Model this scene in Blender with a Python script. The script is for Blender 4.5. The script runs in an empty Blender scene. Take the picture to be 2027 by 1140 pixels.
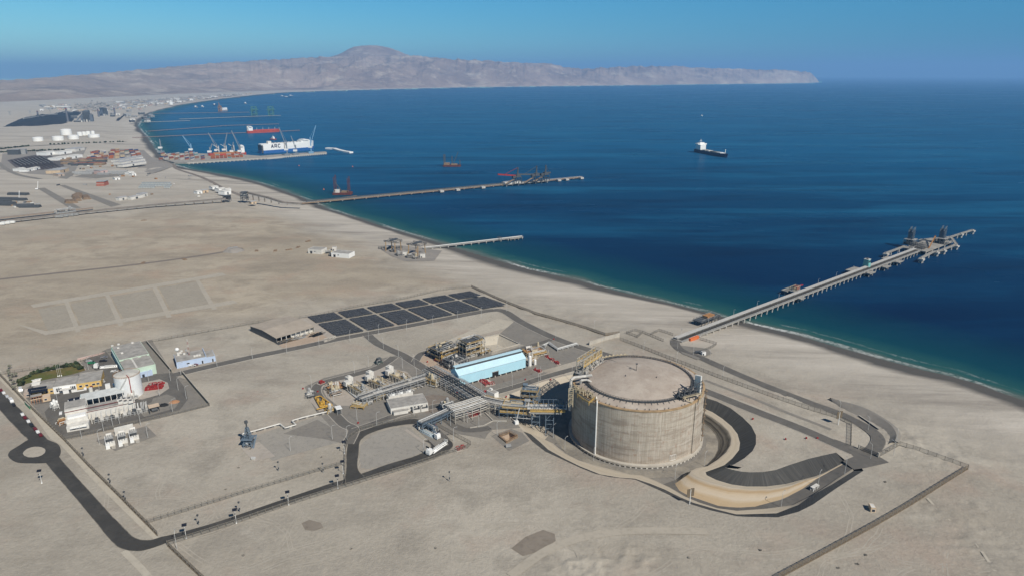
import bpy, math, random
import numpy as np
from mathutils import Vector
random.seed(7); RNG = np.random.default_rng(7)
C = bpy.context.scene.collection
# ---------------------------------------------------------------- camera, sky, sun, exposure
F_PX, CX, CY, CAM_H = 1351.0, 1013.5, 570.0, 213.0
PITCH = math.atan((570 - 147.5) / F_PX)
cd = bpy.data.cameras.new('camera'); cam = bpy.data.objects.new('camera', cd); C.objects.link(cam)
cd.sensor_fit = 'HORIZONTAL'; cd.sensor_width = 36; cd.lens = F_PX / 2027 * 36
cd.clip_start = 1; cd.clip_end = 200000
cam.location = (0, 0, CAM_H); cam.rotation_euler = (math.pi / 2 - PITCH, 0, 0)
bpy.context.scene.camera = cam
SUN_DIR = Vector((0.63, -0.78, 0.95)).normalized()         # towards the sun
SUN_EL = math.asin(SUN_DIR.z); SUN_AZ = math.atan2(SUN_DIR.x, SUN_DIR.y)
w = bpy.data.worlds.new('World'); bpy.context.scene.world = w; w.use_nodes = True
nt = w.node_tree; bg = nt.nodes['Background']
sky = nt.nodes.new('ShaderNodeTexSky'); sky.sky_type = 'NISHITA'; sky.sun_disc = False
sky.sun_elevation = SUN_EL; sky.sun_rotation = SUN_AZ
sky.altitude = 200; sky.air_density = 1.0; sky.dust_density = 0.1; sky.ozone_density = 2.2
hs = nt.nodes.new('ShaderNodeMix'); hs.data_type = 'RGBA'; hs.blend_type = 'MULTIPLY'; hs.inputs[0].default_value = 1
hs.inputs[7].default_value = (0.135, 0.54, 0.90, 1)
tcs = nt.nodes.new('ShaderNodeTexCoord'); sps = nt.nodes.new('ShaderNodeSeparateXYZ'); nt.links.new(tcs.outputs['Generated'], sps.inputs[0])
rs = nt.nodes.new('ShaderNodeValToRGB'); rs.color_ramp.elements[0].position = 0.0; rs.color_ramp.elements[1].position = 0.32     # clear dry air: the sky darkens towards the zenith
rs.color_ramp.elements[0].color = (0.165, 0.575, 0.85, 1); rs.color_ramp.elements[1].color = (0.17, 0.27, 0.36, 1); e_ = rs.color_ramp.elements.new(0.12); e_.color = (0.125, 0.55, 0.80, 1)
nt.links.new(sps.outputs[2], rs.inputs[0]); nt.links.new(rs.outputs[0], hs.inputs[7])
rx = nt.nodes.new('ShaderNodeValToRGB'); mr = nt.nodes.new('ShaderNodeMapRange'); mr.inputs[1].default_value = -0.65; mr.inputs[2].default_value = 0.65   # paler air over the land, deeper blue over the sea
nt.links.new(sps.outputs[0], mr.inputs[0]); nt.links.new(mr.outputs[0], rx.inputs[0]); rx.color_ramp.elements[0].color = (3.3, 1.5, 1.06, 1); rx.color_ramp.elements[1].color = (0.06, 0.43, 0.60, 1)
h2 = nt.nodes.new('ShaderNodeMix'); h2.data_type = 'RGBA'; h2.blend_type = 'MULTIPLY'; mf = nt.nodes.new('ShaderNodeMapRange'); mf.inputs[1].default_value = 0; mf.inputs[2].default_value = 0.13; mf.inputs[3].default_value = 1; mf.inputs[4].default_value = 0.12; nt.links.new(sps.outputs[2], mf.inputs[0]); nt.links.new(mf.outputs[0], h2.inputs[0]); nt.links.new(hs.outputs[2], h2.inputs[6]); nt.links.new(rx.outputs[0], h2.inputs[7])
nt.links.new(sky.outputs[0], hs.inputs[6]); nt.links.new(h2.outputs[2], bg.inputs[0])
bg.inputs[1].default_value = 0.085
sd = bpy.data.lights.new('sun', 'SUN'); sd.energy = 3.6; sd.angle = math.radians(0.5); sd.color = (1, 0.94, 0.85)
sun = bpy.data.objects.new('sun', sd); C.objects.link(sun)
sun.rotation_euler = (-SUN_DIR).to_track_quat('-Z', 'Y').to_euler(); sun.location = (0, 0, 400)
vs = bpy.context.scene.view_settings
vs.view_transform = 'Standard'; vs.look = 'None'; vs.exposure = 0.45; vs.gamma = 1; vs.use_curve_mapping = False
bpy.context.scene.cycles.volume_bounces = 1
# ---------------------------------------------------------------- pixel (of the photo) -> point of the ground
_c, _s = math.cos(PITCH), math.sin(PITCH)
def ray(px, py):
    x = (px - CX) / F_PX; y = -(py - CY) / F_PX
    return x, _c + y * _s, -_s + y * _c
def G(px, py, z=0.0):
    r = ray(px, py); t = (z - CAM_H) / r[2]
    return Vector((r[0] * t, r[1] * t, z))
def row(p, z):
    dy, dz = p[1], z - CAM_H
    return CY - F_PX * (dy * _s + dz * _c) / (dy * _c - dz * _s)
def hgt(b, ytop):                                          # height above z=0 of the point over b seen at row ytop
    lo, hi = -30.0, 400.0
    for _ in range(45):
        m = (lo + hi) / 2
        if row(b, m) > ytop: lo = m
        else: hi = m
    return lo
# ---------------------------------------------------------------- mesh builder
class MB:
    def __init__(s): s.v = []; s.f = []
    def add(s, vs_, fs):
        o = len(s.v); s.v += [tuple(p) for p in vs_]; s.f += [tuple(i + o for i in f) for f in fs]; return s
    def box(s, x0, x1, y0, y1, z0, z1):
        v = [(x, y, z) for z in (z0, z1) for x, y in ((x0, y0), (x1, y0), (x1, y1), (x0, y1))]
        return s.add(v, [(3, 2, 1, 0), (4, 5, 6, 7), (0, 1, 5, 4), (1, 2, 6, 5), (2, 3, 7, 6), (3, 0, 4, 7)])
    def beam(s, p, q, w=0.3, h=None):
        p, q = Vector(p), Vector(q); h = h or w; d = (q - p)
        if d.length < 1e-6: return s
        d.normalize(); up = Vector((0, 0, 1)) if abs(d.z) < 0.95 else Vector((0, 1, 0))
        a = d.cross(up).normalized(); b = a.cross(d)
        v = [c + a * (i * w / 2) + b * (j * h / 2) for c in (p, q) for i, j in ((-1, -1), (1, -1), (1, 1), (-1, 1))]
        return s.add(v, [(0, 1, 2, 3), (7, 6, 5, 4), (0, 4, 5, 1), (1, 5, 6, 2), (2, 6, 7, 3), (3, 7, 4, 0)])
    def tube(s, p, q, r, n=7, r2=None):
        p, q = Vector(p), Vector(q); r2 = r if r2 is None else r2; d = (q - p)
        if d.length < 1e-6: return s
        d.normalize(); up = Vector((0, 0, 1)) if abs(d.z) < 0.95 else Vector((0, 1, 0))
        a = d.cross(up).normalized(); b = a.cross(d); v = []
        for c, rr in ((p, r), (q, r2)):
            v += [c + (a * math.cos(t) + b * math.sin(t)) * rr for t in (2 * math.pi * k / n for k in range(n))]
        f = [(k, (k + 1) % n, n + (k + 1) % n, n + k)[::-1] for k in range(n)] + [tuple(range(n)), tuple(range(2 * n - 1, n - 1, -1))]
        return s.add(v, f)
    def path(s, pts, r, n=7):
        for p, q in zip(pts, pts[1:]): s.tube(p, q, r, n)
        return s
    def lathe(s, prof, n=24, c=(0, 0)):
        v = []; f = []
        for r, z in prof: v += [(c[0] + r * math.cos(2 * math.pi * k / n), c[1] + r * math.sin(2 * math.pi * k / n), z) for k in range(n)]
        for i in range(len(prof) - 1):
            for k in range(n):
                a = i * n + k; b = i * n + (k + 1) % n; f.append((a, b, b + n, a + n))
        f.append(tuple(range((len(prof) - 1) * n, len(prof) * n)))
        return s.add(v, f)
    def prism(s, poly, z0, z1):
        n = len(poly)
        if sum(poly[i][0] * poly[(i + 1) % n][1] - poly[(i + 1) % n][0] * poly[i][1] for i in range(n)) < 0: poly = poly[::-1]
        v = [(p[0], p[1], z0) for p in poly] + [(p[0], p[1], z1) for p in poly]
        return s.add(v, [tuple(range(n - 1, -1, -1)), tuple(range(n, 2 * n))] + [(i, (i + 1) % n, n + (i + 1) % n, n + i) for i in range(n)])
    def xprism(s, prof, x0, x1):                            # profile in (y, z), extruded along x
        n = len(prof)
        v = [(x0, p[0], p[1]) for p in prof] + [(x1, p[0], p[1]) for p in prof]
        return s.add(v, [tuple(range(n - 1, -1, -1)), tuple(range(n, 2 * n))] + [(i, (i + 1) % n, n + (i + 1) % n, n + i) for i in range(n)])
    def strip(s, A, B):
        n = len(A); return s.add(list(A) + list(B), [(i, i + 1, n + i + 1, n + i) for i in range(n - 1)])
    def truss(s, p, q, h, n, w=0.25):                       # flat vertical truss between two points
        p, q = Vector(p), Vector(q); u = Vector((0, 0, h)); s.beam(p, q, w); s.beam(p + u, q + u, w)
        for k in range(n + 1):
            a = p.lerp(q, k / n); s.beam(a, a + u, w * .8)
            if k < n: s.beam(a if k % 2 else a + u, p.lerp(q, (k + 1) / n) + (u if k % 2 else Vector()), w * .7)
        return s
    def frame(s, x0, x1, y0, y1, z0, z1, nx, ny, nz, w=0.3, brace=True):   # open steel frame
        X = [x0 + (x1 - x0) * i / nx for i in range(nx + 1)]; Y = [y0 + (y1 - y0) * i / ny for i in range(ny + 1)]; Z = [z0 + (z1 - z0) * i / nz for i in range(nz + 1)]
        for x in X:
            for y in Y: s.beam((x, y, z0), (x, y, z1), w)
        for z in Z[1:]:
            for y in Y: s.beam((x0, y, z), (x1, y, z), w * .8)
            for x in X: s.beam((x, y0, z), (x, y1, z), w * .8)
        if brace:
            for i in range(nx):
                for k in range(nz):
                    if (i + k) % 2 == 0: s.beam((X[i], y0, Z[k]), (X[i + 1], y0, Z[k + 1]), w * .6); s.beam((X[i], y1, Z[k]), (X[i + 1], y1, Z[k + 1]), w * .6)
        return s
    def build(s, name, m, parent=None, label=None, smooth=False):
        me = bpy.data.meshes.new(name); me.from_pydata(s.v, [], s.f); me.update()
        if m: me.materials.append(m)
        if smooth:
            for p in me.polygons: p.use_smooth = True
        o = bpy.data.objects.new(name, me); C.objects.link(o)
        if parent: o.parent = parent
        if label: o['label'] = label
        return o
def tag(o, label=None, cat=None, group=None, kind=None):
    for k, v in (('label', label), ('category', cat), ('group', group), ('kind', kind)):
        if v: o[k] = v
    return o
def thing(name, label, cat, loc=(0, 0, 0), rz=0.0, group=None):
    o = bpy.data.objects.new(name, None); C.objects.link(o); o.empty_display_size = 0.5
    o.location = loc; o.rotation_euler = (0, 0, rz); return tag(o, label, cat, group)
def dup(src, loc, rz=None, label=None, group=None, sc=None):
    def cp(o, par):
        c = o.copy(); C.objects.link(c); c.parent = par
        for ch in list(KIDS(o)): cp(ch, c)
        return c
    r = cp(src, None); r.location = loc
    if rz is not None: r.rotation_euler = (0, 0, rz)
    if sc: r.scale = sc
    return tag(r, label, None, group)
def KIDS(o): return o.children
def fr(a, b):                                              # frame along a ground line: origin, heading, length
    a, b = Vector(a), Vector(b); d = b - a
    return a, math.atan2(d.y, d.x), math.hypot(d.x, d.y)
def depth(a, b, c):                                        # distance of c from line ab
    a, b, c = Vector(a).xy, Vector(b).xy, Vector(c).xy; d = (b - a).normalized()
    return abs(d.x * (c - a).y - d.y * (c - a).x)
def loc(a, rz, p):                                         # world point in the frame of (a, rz)
    d = Vector(p) - Vector(a); c, s = math.cos(rz), math.sin(rz)
    return Vector((d.x * c + d.y * s, -d.x * s + d.y * c, d.z))
# ---------------------------------------------------------------- materials
MATS = {}
def mat(name, col, rough=0.7, var=0.15, scale=0.3, metal=0.0, bump=0.0, col2=None, spec=0.3):
    if name in MATS: return MATS[name]
    m = bpy.data.materials.new(name); m.use_nodes = True; t = m.node_tree; b = t.nodes['Principled BSDF']
    b.inputs['Roughness'].default_value = rough; b.inputs['Metallic'].default_value = metal
    b.inputs['Specular IOR Level'].default_value = spec
    geo = t.nodes.new('ShaderNodeNewGeometry'); n = t.nodes.new('ShaderNodeTexNoise')
    n.inputs['Scale'].default_value = scale; n.inputs['Detail'].default_value = 5; n.inputs['Roughness'].default_value = 0.65
    t.links.new(geo.outputs['Position'], n.inputs['Vector'])
    r = t.nodes.new('ShaderNodeValToRGB'); r.color_ramp.elements[0].position = 0.3; r.color_ramp.elements[1].position = 0.7
    c2 = col2 or tuple(min(1, c * (1 + var)) for c in col)
    r.color_ramp.elements[0].color = tuple(c * (1 - var) for c in col) + (1,); r.color_ramp.elements[1].color = tuple(c2) + (1,)
    t.links.new(n.outputs['Fac'], r.inputs[0]); t.links.new(r.outputs[0], b.inputs['Base Color'])
    if bump:
        bp = t.nodes.new('ShaderNodeBump'); bp.inputs['Strength'].default_value = bump; bp.inputs['Distance'].default_value = 0.3
        t.links.new(n.outputs['Fac'], bp.inputs['Height']); t.links.new(bp.outputs[0], b.inputs['Normal'])
    MATS[name] = m; return m
class NT:                                                   # small node-tree helper
    def __init__(s, name):
        s.m = bpy.data.materials.new(name); s.m.use_nodes = True; s.t = s.m.node_tree; s.b = s.t.nodes['Principled BSDF']
        s.pos = s.n('ShaderNodeNewGeometry').outputs['Position']; MATS[name] = s.m
    def n(s, typ): return s.t.nodes.new(typ)
    def l(s, a, b): s.t.links.new(a, b)
    def noise(s, scale, detail=5, rough=0.6, stretch=None, vec=None, rot=None):
        n = s.n('ShaderNodeTexNoise'); n.inputs['Scale'].default_value = scale; n.inputs['Detail'].default_value = detail; n.inputs['Roughness'].default_value = rough
        v = vec or s.pos
        if stretch:
            mp = s.n('ShaderNodeMapping'); mp.inputs['Scale'].default_value = stretch
            if rot: mp.inputs['Rotation'].default_value = rot
            s.l(v, mp.inputs['Vector']); v = mp.outputs[0]
        s.l(v, n.inputs['Vector']); return n.outputs['Fac']
    def ramp(s, fac, stops):
        r = s.n('ShaderNodeValToRGB'); e = r.color_ramp.elements
        while len(e) < len(stops): e.new(0.5)
        for i, (p, c) in enumerate(stops):
            e[i].position = p; e[i].color = (c, c, c, 1) if isinstance(c, (int, float)) else tuple(c) + (1,)
        s.l(fac, r.inputs[0]); return r.outputs[0]
    def mix(s, a, b, fac, mode='MIX'):
        x = s.n('ShaderNodeMix'); x.data_type = 'RGBA'; x.blend_type = mode
        for v, i in ((fac, 0), (a, 6), (b, 7)):
            if isinstance(v, (int, float)): x.inputs[i].default_value = v
            elif isinstance(v, tuple): x.inputs[i].default_value = v + (1,)
            else: s.l(v, x.inputs[i])
        return x.outputs[2]
    def math(s, op, a, b=0.0):
        x = s.n('ShaderNodeMath'); x.operation = op
        for v, i in ((a, 0), (b, 1)):
            if isinstance(v, (int, float)): x.inputs[i].default_value = v
            else: s.l(v, x.inputs[i])
        return x.outputs[0]
    def maprange(s, v, a, b, c=0.0, d=1.0):
        x = s.n('ShaderNodeMapRange'); s.l(v, x.inputs[0])
        for i, k in enumerate((a, b, c, d)): x.inputs[i + 1].default_value = k
        return x.outputs[0]
    def attr(s, name):
        a = s.n('ShaderNodeAttribute'); a.attribute_name = name; return a.outputs['Fac']
    def bump(s, h, strength, dist):
        b = s.n('ShaderNodeBump'); b.inputs['Strength'].default_value = strength; b.inputs['Distance'].default_value = dist
        s.l(h, b.inputs['Height']); s.l(b.outputs[0], s.b.inputs['Normal'])
    def color(s, c): s.l(c, s.b.inputs['Base Color'])
# ================================================================ THE SETTING
SEA_Z = -9.5
SHORE_PX = [(2600, 985), (2300, 885), (2150, 833), (2027, 792), (1978, 775), (1940, 760), (1882, 744), (1825, 731), (1748, 711), (1713, 701), (1671, 690), (1630, 678), (1599, 669), (1568, 660), (1537, 653), (1505, 645), (1473, 637), (1440, 629), (1402, 619), (1371, 611), (1340, 603), (1300, 594.5), (1250, 582.5), (1200, 570), (1153, 557), (1105, 546), (1042, 531.5), (979, 514), (916, 495), (853, 476), (805, 462), (758, 448), (704, 430.5), (650, 414), (600, 392), (553, 375), (513, 362), (468, 351), (408, 340.5), (374, 335), (345, 327), (322, 312), (310, 300), (300, 284), (287, 267), (276, 255), (272, 248), (281, 236.6), (300, 223.4), (329, 215.5), (363, 207.6), (434, 197), (513, 188), (566, 183.5), (682, 179.7), (778, 177), (913, 174), (1100, 171.5), (1400, 168), (1524, 166.6), (1600, 165.6), (1621, 164.0), (1618, 161.5), (1560, 160), (1300, 159.5)]
SHORE = np.array([G(x, y, SEA_Z).xy[:] for x, y in SHORE_PX])
LAND = np.vstack([SHORE, [[-60000, 30000], [-60000, -20000], [1500, -800]]])
def inside(P, poly):
    x, y = P[:, 0], P[:, 1]; r = np.zeros(len(P), bool); n = len(poly); j = n - 1
    for i in range(n):
        xi, yi = poly[i]; xj, yj = poly[j]
        if yi != yj: r ^= ((yi > y) != (yj > y)) & (x < (xj - xi) * (y - yi) / (yj - yi) + xi)
        j = i
    return r
def shore_dist(P):                                          # metres inland (+) or out at sea (-)
    best = np.full(len(P), 1e12)
    for a, b in zip(SHORE, SHORE[1:]):
        d = b - a; t = np.clip(((P - a) @ d) / (d @ d), 0, 1); q = P - (a + t[:, None] * d); best = np.minimum(best, (q * q).sum(1))
    return np.sqrt(best) * np.where(inside(P, LAND), 1, -1)
def zland(s):
    z = np.interp(s, [-400, -30, 0, 30, 80, 108, 150], [-29, -12.5, -9.5, -8.2, -6.2, -4.6, 0])
    return z
def zat(p): return float(zland(shore_dist(np.array([[p[0], p[1]]])))[0])
def W(px, py, dz=0.0):                                      # pixel -> point of the terrain (plateau, slope or beach)
    p = G(px, py, 0.0)
    if zat(p) > -0.001: p.z = dz; return p
    lo, hi = -9.5, 0.0
    for _ in range(18):
        m = (lo + hi) / 2; p = G(px, py, m)
        if zat(p) > m: lo = m
        else: hi = m
    p = G(px, py, (lo + hi) / 2); p.z += dz; return p
# ---- value noise
LAT = RNG.random((256, 256))
def vnoise(x, y):
    xi = np.floor(x).astype(int); yi = np.floor(y).astype(int); fx = x - xi; fy = y - yi
    fx = fx * fx * (3 - 2 * fx); fy = fy * fy * (3 - 2 * fy); g = lambda a, b: LAT[a & 255, b & 255]
    return (g(xi, yi) * (1 - fx) + g(xi + 1, yi) * fx) * (1 - fy) + (g(xi, yi + 1) * (1 - fx) + g(xi + 1, yi + 1) * fx) * fy
def fbm(x, y, o=6, ridged=False):
    s = np.zeros_like(x); a = 0.5
    for k in range(o):
        n = vnoise(x * 2 ** k + 17.3 * k, y * 2 ** k - 9.1 * k); s += a * ((1 - np.abs(2 * n - 1)) if ridged else n); a *= 0.5
    return s
def grid_mesh(name, V, nr, nc, keep, m, attrs={}, smooth=True):
    idx = np.arange(nr * nc).reshape(nr, nc)
    f = np.stack([idx[:-1, :-1], idx[:-1, 1:], idx[1:, 1:], idx[1:, :-1]], -1).reshape(-1, 4)
    if keep is not None: f = f[keep[f].all(1)]
    used = np.zeros(nr * nc, bool); used[f] = True; mp = np.cumsum(used) - 1
    V = V[used]; f = mp[f]
    me = bpy.data.meshes.new(name); me.vertices.add(len(V)); me.vertices.foreach_set('co', V.astype('f').ravel())
    me.loops.add(f.size); me.loops.foreach_set('vertex_index', f.ravel().astype('i'))
    me.polygons.add(len(f)); me.polygons.foreach_set('loop_start', np.arange(0, f.size, 4, dtype='i'))
    me.polygons.foreach_set('use_smooth', np.full(len(f), smooth)); me.update(calc_edges=True)
    for k, v in attrs.items():
        a = me.attributes.new(k, 'FLOAT', 'POINT'); a.data.foreach_set('value', v[used].astype('f'))
    me.materials.append(m); o = bpy.data.objects.new(name, me); C.objects.link(o); o['kind'] = 'structure'; return o
# ---------------------------------------------------------------- materials of the setting
def ground_mat():
    k = NT('ground'); k.b.inputs['Roughness'].default_value = 0.95; k.b.inputs['Specular IOR Level'].default_value = 0.1
    big = k.noise(0.006, 4, 0.6); mid = k.noise(0.03, 6, 0.65); fine = k.noise(0.42, 5, 0.75)
    streak = k.noise(0.02, 6, 0.65, (0.25, 1.0, 1), None, (0, 0, 0.35))
    a = k.mix((0.345, 0.315, 0.258), (0.45, 0.414, 0.343), k.ramp(big, [(0.43, 0.0), (0.56, 1.0)]))
    a = k.mix(a, (0.262, 0.240, 0.198), k.ramp(mid, [(0.48, 0.0), (0.64, 0.95)]))
    a = k.mix(a, (0.36, 0.275, 0.215), k.ramp(k.noise(0.017, 5, 0.6), [(0.53, 0.0), (0.66, 0.75)]))
    a = k.mix(a, (0.225, 0.20, 0.165), k.ramp(streak, [(0.52, 0.0), (0.70, 0.8)]))
    a = k.mix(a, (0.43, 0.385, 0.315), k.ramp(k.noise(0.05, 6, 0.7, (0.2, 1, 1), None, (0, 0, -0.4)), [(0.6, 0.0), (0.78, 0.6)]))
    a = k.mix(a, k.ramp(fine, [(0.3, (0.28, 0.255, 0.22)), (0.7, (0.48, 0.43, 0.36))]), 0.42)
    a = k.mix(a, (0.255, 0.232, 0.19), k.ramp(k.noise(0.11, 8, 0.75), [(0.54, 0.0), (0.70, 0.45)])); a = k.mix(a, (0.50, 0.465, 0.395), k.ramp(k.noise(0.075, 8, 0.75, (0.5, 1, 1), None, (0, 0, 0.9)), [(0.57, 0.0), (0.72, 0.45)]))
    a = k.mix(a, (1.0, 0.95, 0.88), k.attr('warm'), 'MULTIPLY')
    a = k.mix(a, (0.235, 0.20, 0.155), k.math('MULTIPLY', k.ramp(k.noise(0.009, 7, 0.7, (0.6, 1.2, 1)), [(0.52, 0.0), (0.64, 0.7)]), k.math('ADD', k.math('MULTIPLY', k.attr('warm'), 0.4), 0.35)))
    beach = k.attr('beach'); bs = k.noise(0.035, 6, 0.65, (0.16, 1.0, 1), None, (0, 0, -0.62))
    bcol = k.mix((0.385, 0.350, 0.298), (0.50, 0.46, 0.395), k.ramp(bs, [(0.36, 0.0), (0.66, 1.0)]))
    bcol = k.mix(bcol, (0.24, 0.215, 0.185), k.ramp(k.noise(0.02, 7, 0.7, (0.13, 1.0, 1), None, (0, 0, -0.60)), [(0.52, 0.0), (0.66, 0.85)]))
    bcol = k.mix(bcol, (0.58, 0.535, 0.465), k.ramp(k.noise(0.03, 7, 0.72, (0.10, 1.0, 1), None, (0, 0, -0.56)), [(0.55, 0.0), (0.68, 0.8)]))
    a = k.mix(a, bcol, beach)
    wet = k.math('ADD', k.attr('wet'), k.math('MULTIPLY', k.math('SUBTRACT', bs, 0.5), 0.6))
    wf = k.math('MULTIPLY', k.maprange(wet, 0.25, 0.6), k.maprange(k.attr('wet'), 0.02, 0.2))
    a = k.mix(a, (0.095, 0.09, 0.082), wf)
    k.color(a); k.bump(k.math('ADD', mid, k.math('MULTIPLY', fine, 0.45)), 0.6, 1.8)
    k.b.inputs['Roughness'].default_value = 0.95
    return k.m
def sea_mat():
    k = NT('water'); k.b.inputs['Roughness'].default_value = 0.22; k.b.inputs['IOR'].default_value = 1.333; k.b.inputs['Specular IOR Level'].default_value = 0.3
    sd = k.attr('sd')
    wav = k.noise(0.02, 3, 0.5, (1, 1, 1)); d2 = k.math('ADD', sd, k.math('MULTIPLY', k.math('SUBTRACT', wav, 0.5), 26.0))
    slick = k.noise(0.0026, 5, 0.6, (0.55, 1.3, 1), None, (0, 0, 0.2)); sl2 = k.noise(0.011, 5, 0.6, (0.3, 1.5, 1), None, (0, 0, -0.1))
    deep = k.mix((0.001, 0.006, 0.036), (0.001, 0.017, 0.062), k.ramp(slick, [(0.30, 0.0), (0.70, 1.0)]))
    far = k.maprange(k.attr('cd'), 550, 2300); deep = k.mix(deep, (0.001, 0.088, 0.200), k.math('MULTIPLY', far, 0.85))  # lighter with camera distance: far sky reflection put into the water colour
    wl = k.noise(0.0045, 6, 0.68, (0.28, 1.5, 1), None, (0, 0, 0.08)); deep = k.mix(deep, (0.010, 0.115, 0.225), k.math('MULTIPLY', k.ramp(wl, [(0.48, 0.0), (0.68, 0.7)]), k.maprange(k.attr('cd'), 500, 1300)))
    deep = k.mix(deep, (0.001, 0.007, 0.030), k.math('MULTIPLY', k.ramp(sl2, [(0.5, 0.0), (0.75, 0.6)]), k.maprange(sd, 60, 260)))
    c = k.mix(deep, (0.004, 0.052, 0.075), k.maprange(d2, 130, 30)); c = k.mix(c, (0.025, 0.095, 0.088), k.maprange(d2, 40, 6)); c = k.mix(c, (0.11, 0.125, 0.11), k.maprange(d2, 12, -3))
    # surf: broken white lines following the shore
    nf = k.noise(0.012, 4, 0.6); nn = k.noise(0.22, 5, 0.75)
    lw = k.math('ADD', sd, k.math('MULTIPLY', k.math('SUBTRACT', nf, 0.5), 22.0))
    def line(c0, wd): return k.math('MULTIPLY', k.maprange(lw, c0 - wd, c0), k.maprange(lw, c0 + wd * 0.35, c0))
    brk = k.ramp(k.noise(0.0085, 3, 0.6), [(0.5, 0.0), (0.6, 1.0)])
    foam = k.math('MULTIPLY', k.math('MAXIMUM', line(5, 6.5), k.math('MULTIPLY', k.math('MULTIPLY', line(17, 3.5), 0.7), brk)), k.ramp(nn, [(0.40, 0.0), (0.54, 1.0)]))
    foam = k.math('MULTIPLY', foam, k.maprange(k.noise(0.006, 2, 0.5), 0.43, 0.60, 0.05, 1.0))
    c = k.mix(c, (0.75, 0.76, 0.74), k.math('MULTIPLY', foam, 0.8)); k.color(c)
    h = k.math('ADD', k.noise(0.12, 4, 0.6, (0.7, 1, 1)), k.math('MULTIPLY', k.noise(0.025, 3, 0.5), 2.0)); k.bump(h, 0.35, 1.2)
    # rough water: body colour plus a damped Fresnel reflection
    bp = k.b.inputs['Normal'].links[0].from_socket; k.b.inputs['Specular IOR Level'].default_value = 0.0; k.b.inputs['Roughness'].default_value = 1.0
    gl = k.n('ShaderNodeBsdfGlossy'); k.l(k.maprange(slick, 0.35, 0.65, 0.20, 0.30), gl.inputs['Roughness']); k.l(bp, gl.inputs['Normal']); gl.inputs['Color'].default_value = (1, 1, 1, 1)
    fr_ = k.n('ShaderNodeFresnel'); fr_.inputs['IOR'].default_value = 1.33; mx = k.n('ShaderNodeMixShader'); k.l(k.math('MINIMUM', k.math('MULTIPLY', fr_.outputs[0], 0.16), 0.13), mx.inputs[0]); k.l(k.b.outputs[0], mx.inputs[1]); k.l(gl.outputs[0], mx.inputs[2])
    k.l(mx.outputs[0], k.t.nodes['Material Output'].inputs['Surface'])
    return k.m
def hill_mat():
    k = NT('hill_rock'); k.b.inputs['Roughness'].default_value = 0.95; k.b.inputs['Specular IOR Level'].default_value = 0.05
    a = k.mix((0.28, 0.208, 0.162), (0.44, 0.34, 0.265), k.ramp(k.noise(0.0006, 6, 0.65), [(0.38, 0.0), (0.62, 1.0)]))
    a = k.mix(a, (0.17, 0.13, 0.115), k.ramp(k.noise(0.0013, 8, 0.72), [(0.47, 0.0), (0.66, 0.65)]))
    a = k.mix(a, (0.52, 0.44, 0.345), k.ramp(k.noise(0.0021, 7, 0.7, (1, 1, 3)), [(0.52, 0.0), (0.64, 0.8)]))
    a = k.mix(a, (0.62, 0.57, 0.47), k.math('MULTIPLY', k.attr('pale'), k.ramp(k.noise(0.003, 6, 0.7), [(0.38, 0.15), (0.6, 1.0)]))); k.color(a); k.bump(k.noise(0.004, 8, 0.7), 1.0, 80); return k.m
M_GROUND, M_SEA, M_HILL = ground_mat(), sea_mat(), hill_mat()
def road_mat(name, base, edge, drift=False):
    k = NT(name); k.b.inputs['Roughness'].default_value = 0.9; k.b.inputs['Specular IOR Level'].default_value = 0.15
    a = k.mix(base, edge, k.ramp(k.noise(0.06, 6, 0.65), [(0.45, 0.0), (0.75, 0.8)]))
    a = k.mix(a, tuple(c * 0.7 for c in base), k.ramp(k.noise(0.35, 4, 0.6), [(0.5, 0.0), (0.75, 0.7)]))
    if drift:                                                # wind-blown sand along the edges
        uv = k.n('ShaderNodeUVMap'); uv.uv_map = 'along'; sp = k.n('ShaderNodeSeparateXYZ'); k.l(uv.outputs[0], sp.inputs[0]); e = k.math('SUBTRACT', 0.5, k.math('ABSOLUTE', k.math('SUBTRACT', sp.outputs[1], 0.5)))
        e = k.math('ADD', e, k.math('MULTIPLY', k.math('SUBTRACT', k.noise(0.09, 6, 0.7), 0.5), 0.22)); a = k.mix(a, (0.36, 0.325, 0.265), k.maprange(e, 0.05, -0.03, 0.0, 0.8))
    k.color(a); return k.m
M_ROAD = road_mat('asphalt', (0.058, 0.055, 0.050), (0.100, 0.094, 0.084), True); M_ROAD2 = road_mat('worn_asphalt', (0.128, 0.120, 0.108), (0.180, 0.168, 0.148), True)
M_ROADN = road_mat('asphalt_clean', (0.058, 0.055, 0.050), (0.100, 0.094, 0.084)); M_PAD = road_mat('grey_gravel', (0.215, 0.200, 0.176), (0.265, 0.242, 0.208)); M_PAD2 = road_mat('brown_gravel', (0.205, 0.175, 0.148), (0.25, 0.212, 0.176))
M_CONC = road_mat('concrete', (0.40, 0.36, 0.31), (0.34, 0.30, 0.255)); M_PALE = road_mat('pale_sand', (0.46, 0.42, 0.345), (0.39, 0.35, 0.285)); M_TAN = road_mat('tan_sand', (0.42, 0.33, 0.25), (0.36, 0.28, 0.21))
M_YARD = road_mat('yard_dirt', (0.26, 0.24, 0.215), (0.33, 0.30, 0.26)); M_COAL = road_mat('coal_dust', (0.03, 0.03, 0.034), (0.06, 0.056, 0.055))
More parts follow.
